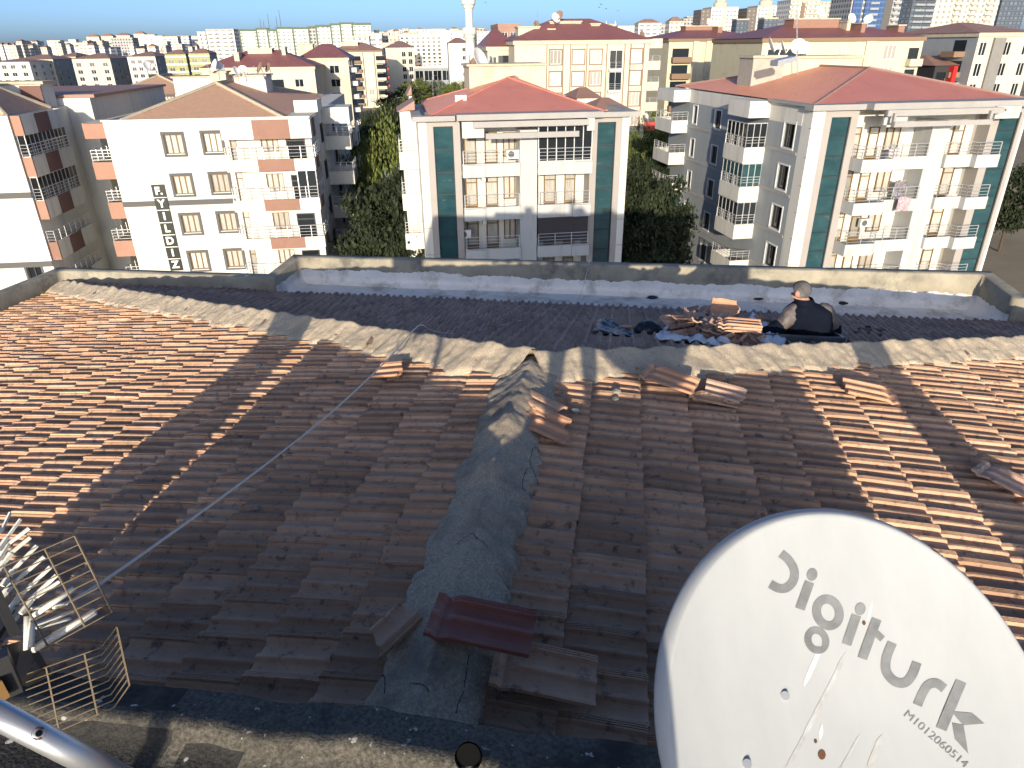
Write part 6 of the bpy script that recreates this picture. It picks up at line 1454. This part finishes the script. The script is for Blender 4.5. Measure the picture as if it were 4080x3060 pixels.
pm = [loose_tile('broken_tile', .06, .06 + .22 + .03 * (i % 5), 0, TW * (.7 + .1 * (i % 4)), .05, 20 + i, (m_tile_far, m_tile_dk, m_tile_far)[i % 3]) for i in range(8)]
spots = [(2700, 1275), (2725, 1300), (2750, 1262), (2775, 1290), (2760, 1330), (2800, 1258), (2810, 1310), (2835, 1285), (2850, 1320), (2780, 1350), (2730, 1345), (2870, 1262), (2880, 1300), (2825, 1345), (2690, 1320), (2860, 1360), (2895, 1345), (2905, 1285), (2925, 1265), (2915, 1375), (2945, 1390), (2975, 1380), (2885, 1385), (2835, 1375), (2740, 1278), (2795, 1275), (2765, 1305), (2845, 1300), (2960, 1365), (3005, 1392), (2990, 1365), (2715, 1325)]
for i, (px, py) in enumerate(spots):
    q = mound_hit(px, py); o = ob('broken_tile', pm[i % 8]); g = random.Random(i)
    M = Matrix.Rotation(g.uniform(0, 6.28), 4, 'Z') @ Matrix.Rotation(R(g.uniform(-42, 42)), 4, 'X') @ Matrix.Rotation(R(g.uniform(-38, 38)), 4, 'Y')
    o.matrix_world = OWN_M @ Matrix.Translation(q + Vector((0, 0, g.uniform(.02, .08)))) @ M @ Matrix.Translation((-.2, -.08, 0)); tag(o, 'grey brown broken tile in the heap beside the hatch', 'broken tile', 'broken tiles heaped beside the hatch')
def fixed_tile(me, px, py, lift, rz, rx, ry, label, grp=None, s=1.0):
    q = on_roof(px, py); o = ob('roof_tile' if me in (full_new, full_mar, full_old) else 'broken_tile', me)
    o.matrix_world = OWN_M @ Matrix.Translation(q + Vector((0, 0, lift))) @ Matrix.Rotation(R(rz), 4, 'Z') @ Matrix.Rotation(R(rx), 4, 'X') @ Matrix.Rotation(R(ry), 4, 'Y') @ Matrix.Translation((-.21, -TW / 2, 0)) @ Matrix.Scale(s, 4); return tag(o, label, 'roof tile', grp)
hp = loose_tile('broken_tile', .02, .34, 0, TW * .9, .08, 41, m_tile_new)
q0 = mound_hit(2868, 1300)
o = fixed_tile(hp, 2885, 1345, .36, -12, 38, 8, 'bright sunlit tile leaning at the top right of the broken tile heap')
o = fixed_tile(loose_tile('broken_tile', .25, .40, 0, TW * .7, .05, 44, m_tile_new), 2985, 1350, .24, 20, 60, 15, 'small sunlit tile fragment with a curved bite near the hatch')
for k in range(3): fixed_tile(full_new if k != 1 else full_old, 2925 + 3 * k, 1392, .205 + .034 * k, 2 - 3 * k, -8, 1, ('lowest', 'middle', 'topmost')[k] + ' of the three tiles stacked on the rubble beside the hatch')
fixed_tile(full_old, 2475, 1335, .085, 5, -25, 0, 'grey tile lying between the two dark plastic bags')
# stones and lumps of mortar
m_lump = mat('mortar_lump', (0.22, 0.21, 0.19), .95, (0.30, 0.285, 0.25), 12, bump=.5, bscale=50)
def lump(px, py, r, label, group=None, lift=0.0, name='mortar_lump', m=None):
    if lift and m is None: r *= .62
    q = mound_hit(px, py); bm = bmesh.new(); bmesh.ops.create_icosphere(bm, subdivisions=3, radius=r)
    sd = px * .1
    for v in bm.verts: v.co *= 1 + .35 * nz(v.co.x / r * 1.1 + sd, v.co.y / r * 1.1, v.co.z / r * 1.1) + .12 * nz(v.co.x / r * 3 + sd, v.co.y / r * 3, v.co.z / r * 3); v.co.z *= .65
    me = bpy.data.meshes.new(name); bm.to_mesh(me); bm.free(); me.materials.append(m or m_lump)
    o = ob(name, me, None, OWN_M @ (q + Vector((0, 0, lift + r * .4)))); return tag(o, label, 'mortar lump', group)
for px, py, r in ((2990, 1402, .05), (2900, 1404, .045), (2865, 1396, .03), (2960, 1404, .03), (3020, 1400, .03), (2930, 1400, .035)): lump(px, py, r, 'grey mortar lump at the foot of the broken tile heap', 'mortar lumps at the foot of the heap')
for px, py, r, lb in ((1038, 1482, .05, 'flat mortar lump on the shaded tiles below the left hip'), (1507, 1516, .04, 'round mortar lump beside the cable below the left hip'), (1028, 1500, .025, 'small crumb beside the flat mortar lump'), (2292, 1668, .05, 'long mortar crumb on the lit tiles right of the ridge'), (2455, 1590, .05, 'mortar lump in the joint below the hip, right of the ridge'), (2450, 1620, .04, 'lower mortar lump in the joint right of the ridge'), (1030, 2055, .03, 'mortar crumb on the tiles left of the ridge'), (405, 1425, .03, 'white crumb on the sunlit left slope'), (33, 1384, .035, 'white crumb at the left edge of the sunlit slope'), (1075, 1935, .018, 'tiny white crumb near the cable'), (1720, 1835, .018, 'white crumb left of the mortar ridge')):
    lump(px, py, r, lb, lift=.05)
# sheets and bags
def cloth(name, quad, lift, amp, m, label, cat, n=26, seed=1, fold=6.0, drape=None):
    """thin crumpled sheet between four pixels on the roof (lift: four heights)"""
    P = [on_roof(*q) + Vector((0, 0, l)) for q, l in zip(quad, lift)]; V = []
    for i in range(n + 1):
        for j in range(n + 1):
            f, g = i / n, j / n; p = P[0].lerp(P[1], f).lerp(P[3].lerp(P[2], f), g); e = min(1, 8 * min(f, 1 - f), 8 * min(g, 1 - g))
            w = abs(nz(f * fold, g * fold, seed)) * 1.6 + .5 * abs(nz(f * fold * 2.3, g * fold * 2.3, seed + 3)) + .25 * nz(f * fold * 6, g * fold * 6, seed)
            p = p + Vector((.02 * nz(f * 5, g * 5, seed + 7), .02 * nz(f * 5, g * 5, seed + 9), amp * w)); p.z = max(p.z, zroof(p.x, p.y) + .045); V.append(OWN_M @ p)
    o = ob(name, np_mesh(name, V, [(i * (n + 1) + j, (i + 1) * (n + 1) + j, (i + 1) * (n + 1) + j + 1, i * (n + 1) + j + 1) for i in range(n) for j in range(n)], m, True))
    s = o.modifiers.new('thick', 'SOLIDIFY'); s.thickness = .004; return tag(o, label, cat)
m_sack = mat('white_sack', (0.78, 0.79, 0.80), .7, (0.70, 0.71, 0.73), 10, bump=.2, bscale=120)
m_bag = mat('navy_plastic', (0.010, 0.014, 0.025), .42, (0.02, 0.028, 0.042), 9, spec=.4)
cloth('sack', [(2605, 1378), (2905, 1416), (2905, 1365), (2670, 1325)], (.07, .09, .07, .12), .06, m_sack, 'white sack spread on the tiles left of the rubble heap', 'sack', seed=2)
cloth('sack', [(2985, 1325), (3125, 1400), (3105, 1424), (2950, 1385)], (.27, .12, .08, .14), .035, m_sack, 'white sack draped from the stacked tiles down to the hatch', 'sack', seed=5, fold=4)
cloth('plastic_bag', [(2362, 1352), (2530, 1372), (2520, 1352), (2385, 1318)], (.08, .07, .07, .17), .035, m_bag, 'torn dark plastic bag on the tiles, left of two', 'plastic bag', seed=8, fold=3.5)
def bag(px, py, r, label):
    q = on_roof(px, py); bm = bmesh.new(); bmesh.ops.create_icosphere(bm, subdivisions=4, radius=r)
    for v in bm.verts:
        d = v.co.normalized(); k = 1 - .35 * abs(nz(d.x * 2.6, d.y * 2.6, d.z * 2.6 + 4)) - .15 * abs(nz(d.x * 6, d.y * 6, d.z * 6)); v.co = Vector((d.x * r * 1.25 * k, d.y * r * k, d.z * r * .8 * k))
    me = bpy.data.meshes.new('plastic_bag'); bm.to_mesh(me); bm.free(); me.materials.append(m_bag); me.polygons.foreach_set('use_smooth', [True] * len(me.polygons))
    tag(ob('plastic_bag', me, None, OWN_M @ (q + Vector((0, .05, r * .75)))), label, 'plastic bag')
bag(2580, 1352, .13, 'crumpled dark plastic bag on the tiles, right of two')
# planks
m_plank = mat('weathered_wood', (0.085, 0.07, 0.055), .9, (0.15, 0.13, 0.105), 6, stretch=(1, 8, 8), bump=.4, bscale=40)
def plank(a, c, w, th_, lift, label, lift2=None):
    p = OWN_M @ (on_roof(*a) + Vector((0, 0, lift))); q = OWN_M @ (on_roof(*c) + Vector((0, 0, lift if lift2 is None else lift2)))
    t_ = ob('wooden_plank', None); bpy.data.objects.remove(t_)
    b = MB(); n = ROT @ NF; L = (q - p); b.bar((0, 0, 0), L, w, th_, n); tag(ob('wooden_plank', b.mesh('wooden_plank', m_plank), None, p), label, 'plank')
plank((2940, 1300), (3150, 1318), .16, .05, .10, 'weathered wooden beam behind the hatch'); plank((2950, 1322), (3140, 1336), .07, .04, .07, 'thin weathered batten in front of the beam behind the hatch')
plank((3395, 1347), (3505, 1360), .06, .035, .075, 'dark wooden batten on the tiles right of the man, front one'); plank((3410, 1340), (3520, 1348), .05, .03, .105, 'dark wooden batten on the tiles right of the man, rear one')
lump(3452, 1330, .045, 'dark lump of rubbish behind the battens right of the man', lift=.06, m=m_cloth, name='dark_lump')
for px, py, lb in ((2330, 1160, 'small dark stone on the gutter floor beside the cable'), (2600, 1188, 'flat dark scrap on the gutter floor'), (3020, 1196, 'two dark scraps on the gutter floor left of the man'), (3360, 1212, 'dark scrap on the gutter floor right of the man')):
    q = loc(at_z(px, py, GF + G)); bm = bmesh.new(); bmesh.ops.create_icosphere(bm, subdivisions=2, radius=.06)
    for v in bm.verts: v.co *= 1 + .5 * nz(v.co.x * 20 + px, v.co.y * 20, v.co.z * 20); v.co.z *= .4; v.co.x *= 1.6
    me = bpy.data.meshes.new('debris'); bm.to_mesh(me); bm.free(); me.materials.append(m_cloth); tag(ob('debris', me, None, OWN_M @ (q + Vector((0, 0, .02)))), lb, 'debris')

# ------------------------------------------------------------------ white cable across the roof
m_cable = mat('white_cable', (0.55, 0.53, 0.48), .55)
cp = [at_d(215, 2420, 2.0), at_d(420, 2310, 2.35)]
cr_ = OWN_M @ (on_roof(1672, 1378) + Vector((0, 0, .20)))
for f in (.25, .5, .75): 
    p = cp[1].lerp(cr_, f); p.z -= .10 * math.sin(math.pi * f); l = loc(p); 
    cp.append(p)
cp.append(cr_)
for px, py, l in ((1720, 1364, .13), (1800, 1354, .07), (1900, 1339, .06), (2000, 1318, .07), (2110, 1284, .06), (2200, 1250, .07), (2290, 1228, .08)): cp.append(OWN_M @ (on_roof(px, py) + Vector((0, 0, l))))
for px, py, al in ((2320, 1150, 6.75), (2340, 1078, 7.11)):
    n = ROT @ Vector((0, 1, 0)); cp.append(at_plane(px, py, OWN_M @ Vector((0, al, 0)), n))
cp.append(at_plane(2352, 1036, OWN_M @ Vector((0, 7.26, 0)), ROT @ Vector((0, 1, 0))) + UP * .02); cp.append(at_plane(2356, 1030, OWN_M @ Vector((0, 7.40, 0)), ROT @ Vector((0, 1, 0))) - UP * .3)
fine = []
for i in range(len(cp) - 1):
    P = [cp[max(0, min(len(cp) - 1, j))] for j in (i - 1, i, i + 1, i + 2)]
    for s in range(6):
        f = s / 6; fine.append(P[1] + (P[2] - P[0]) * (.5 * f) + (P[0] * 2 - P[1] * 5 + P[2] * 4 - P[3]) * (.5 * f * f) + (P[1] * 3 - P[0] - P[2] * 3 + P[3]) * (.5 * f ** 3))
b = MB(); b.tube(fine + [cp[-1]], .0055, 7); o = b.build('cable', m_cable, None, True); tag(o, 'long white cable running from the aerial over the ridge to the parapet', 'cable')

# ------------------------------------------------------------------ the big dish in the foreground
DC = Vector((0.727, 0.98, -1.264)); daz, de = 0.242, 0.848; DR = 0.45
DN = Vector((math.sin(daz) * math.cos(de), -math.cos(daz) * math.cos(de), math.sin(de)))
DXv = UP.cross(DN).normalized(); DYv = DN.cross(DXv)                     # right-hand and up directions in the dish plane
bd = thing('satellite_dish', 'large white dish with grey lettering in the bottom right foreground', 'satellite dish', DC)
DEP = .055
def dz(r): return -DEP * (1 - (r / (DR - .035)) ** 2) if r < DR - .035 else max(-.03, .003 - (r - DR + .035) * .85)
m_dishbig = mat('painted_dish', (0.37, 0.385, 0.39), 0.45, (0.33, 0.345, 0.35), 2.5, spec=.25, stain=(0.27, 0.275, 0.265), stscale=2.0, stlo=.62, sthi=.80, stretch=(2.2, 1, 1), coat=.1)
m_dirt = mat('rust_brown', (0.10, 0.05, 0.025), .9)
prof = [(0.0005, dz(0))] + [(r, dz(r)) for r in np.linspace(.03, DR - .032, 16)] + [(DR - .030, .001), (DR - .023, .004), (DR - .018, .003), (DR - .010, -.005), (DR - .002, -.016), (DR, -.024), (DR - .004, -.030), (DR - .012, -.026), (DR - .022, -.012), (DR - .037, -.008)] + [(r, dz(r) - .004) for r in np.linspace(DR - .04, .03, 10)] + [(0.0005, dz(0) - .004)]
b = MB(); nl = 96; b.lathe(prof, nl)
def dw(x, y, z): return DXv * x + DYv * y + DN * z
b.v = [tuple(dw(*v) * (1.0)) for v in b.v]
rim = b.build('reflector', m_dishbig, bd, True)
def dish_hit(px, py, up=.0012):
    v = ray(px, py); t = DC.dot(DN) / v.dot(DN)
    for _ in range(8):
        p = v * t - DC; r = math.hypot(p.dot(DXv), p.dot(DYv)); t = (DC + DN * (dz(r) + up)).dot(DN) / v.dot(DN)
    return v * t - DC
def zp_(x, y): return (2500 + x / 1.4, 1900 + y / 1.4)
def on_dish(x, y, up=.0012): return dish_hit(*zp_(x, y), up)
def stroke(b, pts, w, closed=False):
    """flat brush stroke on the dish, w in zoomed pixels"""
    pts = [Vector(p) for p in pts]; L = []; Rr_ = []; n = len(pts)
    for i, p in enumerate(pts):
        a = pts[i - 1] if (i or closed) else p; c = pts[(i + 1) % n] if (i < n - 1 or closed) else p; d = (c - a).normalized(); s = Vector((-d.y, d.x)) * w / 2
        L.append(on_dish(*(p + s))); Rr_.append(on_dish(*(p - s)))
    k = n if closed else n - 1; b.add(L + Rr_, [(i, (i + 1) % n, n + (i + 1) % n, n + i) for i in range(k)])
def smooth(pts, k=5):
    out = []; n = len(pts); pts = [Vector(p) for p in pts]
    for i in range(n - 1):
        P = [pts[max(0, min(n - 1, j))] for j in (i - 1, i, i + 1, i + 2)]
        for s in range(k):
            f = s / k; out.append(P[1] + (P[2] - P[0]) * (.5 * f) + (P[0] * 2 - P[1] * 5 + P[2] * 4 - P[3]) * (.5 * f * f) + (P[1] * 3 - P[0] - P[2] * 3 + P[3]) * (.5 * f ** 3))
    return out + [pts[-1]]
def oval(cx, cy, rx, ry, rot, n=28):
    return [(cx + rx * math.cos(q) * math.cos(rot) - ry * math.sin(q) * math.sin(rot), cy + rx * math.cos(q) * math.sin(rot) + ry * math.sin(q) * math.cos(rot)) for q in [2 * math.pi * k / n for k in range(n)]]
def blob(b, cx, cy, rx, ry, rot=0.0):
    o = [on_dish(*p) for p in oval(cx, cy, rx, ry, rot, 18)]; b.add([on_dish(cx, cy)] + o, [(0, i + 1, (i + 1) % 18 + 1) for i in range(18)])
def poly(b, pts): b.add([on_dish(*p) for p in pts], [tuple(range(len(pts)))])
m_print = mat('grey_print', (0.125, 0.13, 0.135), .6, (0.19, 0.20, 0.205), 22, detail=5)
LT = []
b = MB(); stroke(b, smooth([(857, 428), (898, 462), (930, 520), (926, 578), (890, 618), (845, 622), (797, 598)]), 50); LT.append(b)
for (a, c, dt) in (((1017, 586), (962, 738), (1030, 545)), ((1278, 772), (1222, 936), (1299, 737))):
    b = MB(); stroke(b, [a, c], 54); blob(b, *dt, 30, 36, .3); LT.append(b)
b = MB(); stroke(b, oval(1119, 757, 62, 76, -.35), 50, True); LT.append(b)
b = MB(); stroke(b, oval(1057, 912, 48, 58, -.45), 40, True); LT.append(b)
b = MB(); stroke(b, [(1391, 793), (1310, 1014)], 55); LT.append(b); b = MB(); stroke(b, [(1372, 858), (1424, 905)], 40); LT.append(b)
b = MB(); stroke(b, smooth([(1478, 925), (1445, 1010), (1445, 1085), (1490, 1140), (1548, 1148), (1588, 1105), (1615, 1035)]), 54); LT.append(b)
b = MB(); stroke(b, smooth([(1618, 1274), (1648, 1205), (1680, 1160), (1725, 1152), (1768, 1182)]), 52); LT.append(b)
b = MB(); stroke(b, [(1862, 1140), (1750, 1408)], 62); poly(b, [(1806, 1308), (1925, 1318), (1992, 1376), (1872, 1386)]); poly(b, [(1812, 1372), (1876, 1385), (1902, 1546), (1828, 1464)]); LT.append(b)
for b in LT: b.build('lettering', m_print, bd)
me = text_mesh('number', 'M1012060514', 1.0, .0, .0); me.materials.append(m_print)
xs = [v.co.x for v in me.vertices]; x0t, x1t = min(xs), max(xs)
A0, A1 = Vector((1553, 1318)), Vector((1893, 1612)); du = (A1 - A0) / (x1t - x0t); pv = Vector((du.y, -du.x)).normalized() * 62
for v in me.vertices:
    q = A0 + du * (v.co.x - x0t) + pv * (v.co.y) * 1.0; v.co = on_dish(q.x, q.y)
ob('number', me, bd)
for x, y, r in ((880, 1220, 24), (668, 1600, 24)):
    b = MB(); b.tube([on_dish(x, y, -.003), on_dish(x, y, .006)], .009, 14); b.build('bolt', m_steel, bd)
for x, y, r in ((1085, 1550, 22), (1050, 1475, 9), (1320, 815, 10)):
    b = MB(); o_ = [on_dish(x + r * (1 + .5 * nz(k, x)) * math.cos(k * .7), y + r * (1.3 + .6 * nz(k, y)) * math.sin(k * .7), .0016) for k in range(9)]; b.add(o_, [tuple(range(9))]); b.build('chip', m_dirt, bd)
m_scr = mat('scraped_paint', (0.60, 0.60, 0.595), .6); m_smear = mat('grime_smear', (0.30, 0.30, 0.285), .7, (0.41, 0.425, 0.43), 26)
for pts, w, m in (([(1090, 925), (1040, 1040), (985, 1165)], 26, m_scr), ([(1365, 700), (1340, 800)], 14, m_scr), ([(1085, 1380), (1075, 1470)], 20, m_scr), ([(1215, 985), (1150, 1130), (1060, 1300), (960, 1500), (880, 1640)], 26, m_smear), ([(1295, 1440), (1230, 1560), (1180, 1640)], 14, m_smear), ([(1420, 1440), (1380, 1540), (1340, 1640)], 34, m_smear)):
    b = MB(); pp = smooth(pts, 6); L = []; R2 = []
    for i, p in enumerate(pp):
        d = (pp[min(i + 1, len(pp) - 1)] - pp[max(i - 1, 0)]).normalized(); k = w * (.5 + .25 * nz(i * .9, w) ) * min(1, (i + .4) / 3, (len(pp) - i - .6) / 3 if len(pp) - i - .6 > 0 else .1); s = Vector((-d.y, d.x)) * k
        L.append(on_dish(*(p + s), .0009)); R2.append(on_dish(*(p - s), .0009))
    n = len(pp); b.add(L + R2, [(i, i + 1, n + i + 1, n + i) for i in range(n - 1)]); b.build('smear', m, bd)
for k0, k1 in ((1560, 1610), (1690, 1775)):                # bare rusted stretches of the rim
    b = MB(); ang = []
    for xx, yy in ((k0, 288 if k0 < 1600 else 365), (k1, 318 if k0 < 1600 else 425)):
        v = ray(*zp_(xx, yy)); p = v * (DC.dot(DN) / v.dot(DN)) - DC; ang.append(math.atan2(p.dot(DYv), p.dot(DXv)))
    for i in range(10):
        q = ang[0] + (ang[1] - ang[0]) * i / 9
        for r, z in ((DR - .020 + .004 * nz(i * 2.1, k0), .0045), (DR - .009, -.006), (DR + .0015, -.0225)): b.v.append(tuple(dw(r * math.cos(q), r * math.sin(q), z)))
    b.f = [(i * 3 + k, i * 3 + k + 1, (i + 1) * 3 + k + 1, (i + 1) * 3 + k) for i in range(9) for k in range(2)]; b.m = [0] * len(b.f); b.build('rust_patch', m_dirt, bd)
b = MB(); b.bar(dw(0, 0, dz(0) - .02), dw(0, -.02, -.2), .12, .12, DYv); b.tube([dw(0, -.02, -.2), dw(0, -.02, -.2) - UP * .35], .028, 12); b.build('mount', m_steel, bd)

# ------------------------------------------------------------------ television aerial at the lower left
ae = thing('tv_aerial', 'white and black television aerial with a wire grid reflector at the lower left', 'aerial', at_d(60, 2700, 1.75))
ai = Matrix.Translation(-ae.location)
def q_(x, y, d): return ai @ at_d(x / 2.073, 1900 + y / 2.073, d)
m_ael = mat('white_plastic', (0.66, 0.65, 0.58), .45, (0.60, 0.59, 0.52), 20); m_wire = mat('brown_wire', (0.16, 0.125, 0.085), .6, metal=.4); m_blk = mat('black_plastic', (0.02, 0.02, 0.022), .45, spec=.5)
def grid(e0, e1, f0, f1, n, cross, bend=None, d0=1.68, d1=1.80):
    b = MB()
    A = [q_(*e0, d0).lerp(q_(*e1, d0 + .03), k / n) for k in range(n + 1)]; B_ = [q_(*f0, d1).lerp(q_(*f1, d1 + .03), k / n) for k in range(n + 1)]
    for k in range(n + 1):
        if bend: m_ = A[k].lerp(B_[k], bend) + ai.to_3x3() @ Vector((0, -.035, -.015)); b.tube([A[k], m_, B_[k]], .0017, 5)
        else: b.tube([A[k], B_[k]], .0017, 5)
    for c in cross:
        if bend and c > 0 and c <= bend:
            f = c / bend; P = [A[k].lerp(A[k].lerp(B_[k], bend) + Vector((0, -.035, -.015)), f) for k in range(n + 1)]
        elif bend and c > bend: 
            f = (c - bend) / (1 - bend); P = [(A[k].lerp(B_[k], bend) + Vector((0, -.035, -.015))).lerp(B_[k], f) for k in range(n + 1)]
        else: P = [A[k].lerp(B_[k], c) for k in range(n + 1)]
        b.tube(P, .0026, 5)
    return b.build('grid_reflector', m_wire, ae)
grid((617, 488), (928, 1115), (-40, 770), (330, 1440), 9, (0, .36, .88))
grid((965, 1238), (1070, 1720), (190, 1640), (300, 2180), 9, (0, .28, .72), bend=.10)
for pts, w in ((((-30, 700), (60, 560), (240, 425)), 24), (((-40, 790), (90, 630), (250, 500)), 24), (((20, 900), (110, 770), (305, 568)), 24), (((0, 1000), (130, 860), (365, 660)), 26), (((45, 1150), (170, 980), (418, 742)), 28), (((75, 1225), (200, 1060), (467, 812)), 30), (((170, 1130), (260, 1020), (490, 862)), 20), (((-40, 480), (20, 430), (85, 295)), 16), (((-30, 620), (60, 500), (170, 350)), 16)):
    b = MB(); P = [q_(*p, 1.80 + .03 * i) for i, p in enumerate(pts)]
    b.bar(P[0], P[1], w / 2.073 / FPX * 1.85 * 1.5, .010); b.bar(P[1], P[2], w / 2.073 / FPX * 1.85 * .8, .008); b.build('director', m_ael, ae)
for pts, r in ((((265, 1160), (612, 920)), .0085), (((235, 1448), (788, 1112)), .0105), (((225, 1150), (222, 1430)), .008), (((268, 1165), (255, 1410)), .008)):
    b = MB(); b.tube([q_(*pts[0], 1.82), q_(*pts[1], 1.88 if pts[1][0] > 400 else 1.80)], r, 10); b.build('dipole', m_ael, ae, True)
for pts in (((280, 1230), (600, 1110)), ((300, 1250), (580, 1170)), ((260, 1090), (555, 1045))):
    b = MB(); b.bar(q_(*pts[0], 1.9), q_(*pts[1], 1.98), .009, .005); b.build('rear_director', m_ael, ae)
b = MB(); b.bar(q_(-60, 900, 1.75), q_(120, 1290, 1.80), .022, .022); b.bar(q_(-40, 1330, 1.8), q_(110, 1110, 1.86), .016, .016); b.build('boom', m_blk, ae)
b = MB(); c = [q_(10, 1400, 1.74), q_(185, 1350, 1.80), q_(330, 1590, 1.82), q_(110, 1690, 1.76)]; b.prism(c, Vector((0, .03, -.055))); b.build('junction_box', m_blk, ae)
b = MB(); b.bar(q_(-40, 1480, 1.66), q_(90, 1780, 1.70), .05, .04); b.build('clamp', m_blk, ae); b = MB(); b.bar(q_(-40, 1700, 1.64), q_(30, 1830, 1.66), .02, .02); b.build('orange_cap', mat('orange_plastic', (0.30, 0.17, 0.06), .6), ae)
# galvanised pipe
p0, p1 = at_d(-120, 2790, 1.30), at_d(520, 3120, 1.42)
t = thing('steel_pipe', 'galvanised steel pipe with a rusty hole crossing the bottom left corner', 'pipe', p0); b = MB(); b.tube([(0, 0, 0), (p1 - p0) * .5, p1 - p0], .0245, 24); b.build('pipe', m_steel, t, True)
h = at_d(117, 2983, 1.30); dirp = (p1 - p0).normalized(); f = (h - p0).dot(dirp); hc = p0 + dirp * f; nn = ((Vector((0, 0, 0)) - hc) - dirp * (Vector((0, 0, 0)) - hc).dot(dirp)).normalized(); nn = (Matrix.Rotation(R(-8), 3, dirp) @ nn)
for r, m, k in ((.0125, m_dirt, .0247), (.006, m_dark, .0253)):
    b = MB(); s = dirp; w = nn.cross(s); o_ = [hc - p0 + (nn * math.cos(r * math.sin(q) / .0245) + w * math.sin(r * math.sin(q) / .0245)) * k + s * r * math.cos(q) for q in [2 * math.pi * i / 16 for i in range(16)]]; b.add(o_, [tuple(range(16))]); b.build('rust_ring' if k < .025 else 'hole', m, t)
# short drain pipe in the slab edge
q = at_z(1872, 3012, -1.70); t = thing('drain_pipe', 'black pipe mouth with a chipped white rim set in the slab edge at the bottom', 'pipe', q)
ax = Vector((-.03, -.62, .78)); b = MB(); b.tube([-ax * .09, ax * .045], .036, 22, cap=False); b.tube([ax * .045, ax * .02], .032, 22, cap=False); b.build('pipe', m_blk, t, True)
b = MB(); b.tube([ax * .036, ax * .01], .0325, 22); b.build('bore', m_dark, t)
sx = Vector((1, 0, 0)); sy = ax.normalized().cross(sx); b = MB(); o_ = []
for i in range(9):
    q_a = -2.2 + i * .22; d = sx * math.cos(q_a) + sy * math.sin(q_a) if sy.z < 0 else sx * math.cos(q_a) - sy * -math.sin(q_a); o_ += [d * .0368 + ax * .046, d * .0368 + ax * (.025 -.025 + .012 * nz(i * .8, 2))]
b.add(o_, [(2 * i, 2 * i + 2, 2 * i + 3, 2 * i + 1) for i in range(8)]); b.build('chipped_rim', m_scr, t)

# ------------------------------------------------------------------ things just behind the camera whose shadows reach the roof: the photographer and two masts
ph = thing('person', 'person standing on the tower slab holding a phone up in front of the face', 'person', (.01, -.42, SLZ + G - .01))
nd = {'pelvis': ((0, 0, .95), (.16, .12)), 'waist': ((0, 0, 1.1), (.15, .11)), 'chest': ((0, 0, 1.3), (.18, .13)), 'upper': ((0, .01, 1.42), (.13, .1)), 'neck': ((0, .02, 1.52), .06), 'jaw': ((0, .05, 1.6), (.07, .08)), 'skull': ((0, .03, 1.68), (.085, .1)), 'crown': ((0, .02, 1.75), .07),
      'shl': ((-.19, 0, 1.42), .07), 'ell': ((-.22, .2, 1.25), .05), 'wrl': ((.1, .36, 1.52), .035), 'hal': ((.18, .40, 1.58), (.04, .02)), 'shr': ((.19, 0, 1.42), .07), 'elr': ((.28, .18, 1.25), .05), 'wrr': ((.3, .36, 1.55), .035), 'har': ((.28, .40, 1.62), (.04, .02)),
      'hl': ((-.1, 0, .85), .1), 'kl': ((-.13, .02, .5), .07), 'al': ((-.15, 0, .1), .05), 'fl': ((-.16, .16, .04), .04), 'hr': ((.1, 0, .85), .1), 'kr': ((.13, .02, .5), .07), 'ar': ((.15, 0, .1), .05), 'fr': ((.16, .16, .04), .04)}
skin_body('body', nd, [('pelvis', 'waist'), ('waist', 'chest'), ('chest', 'upper'), ('upper', 'neck'), ('neck', 'jaw'), ('jaw', 'skull'), ('skull', 'crown'), ('upper', 'shl'), ('shl', 'ell'), ('ell', 'wrl'), ('wrl', 'hal'), ('upper', 'shr'), ('shr', 'elr'), ('elr', 'wrr'), ('wrr', 'har'), ('pelvis', 'hl'), ('hl', 'kl'), ('kl', 'al'), ('al', 'fl'), ('pelvis', 'hr'), ('hr', 'kr'), ('kr', 'ar'), ('ar', 'fr')], m_cloth, ph)
for x, y, h, r, lb in ((-1.15, -.5, 2.9, .03, 'tall aerial mast on the tower slab, left of the photographer'), (3.6, -.9, 2.2, .0, '')):
    if r: t = thing('aerial_mast', lb, 'mast', (x, y, SLZ + G - .02)); b = MB(); b.tube([(0, 0, 0), (0, 0, h)], r, 10); b.build('pole', m_steel, t); b = MB(); b.tube([(-.3, 0, h * .9), (.3, 0, h * .9)], .012, 6); b.build('crossbar', m_steel, t)
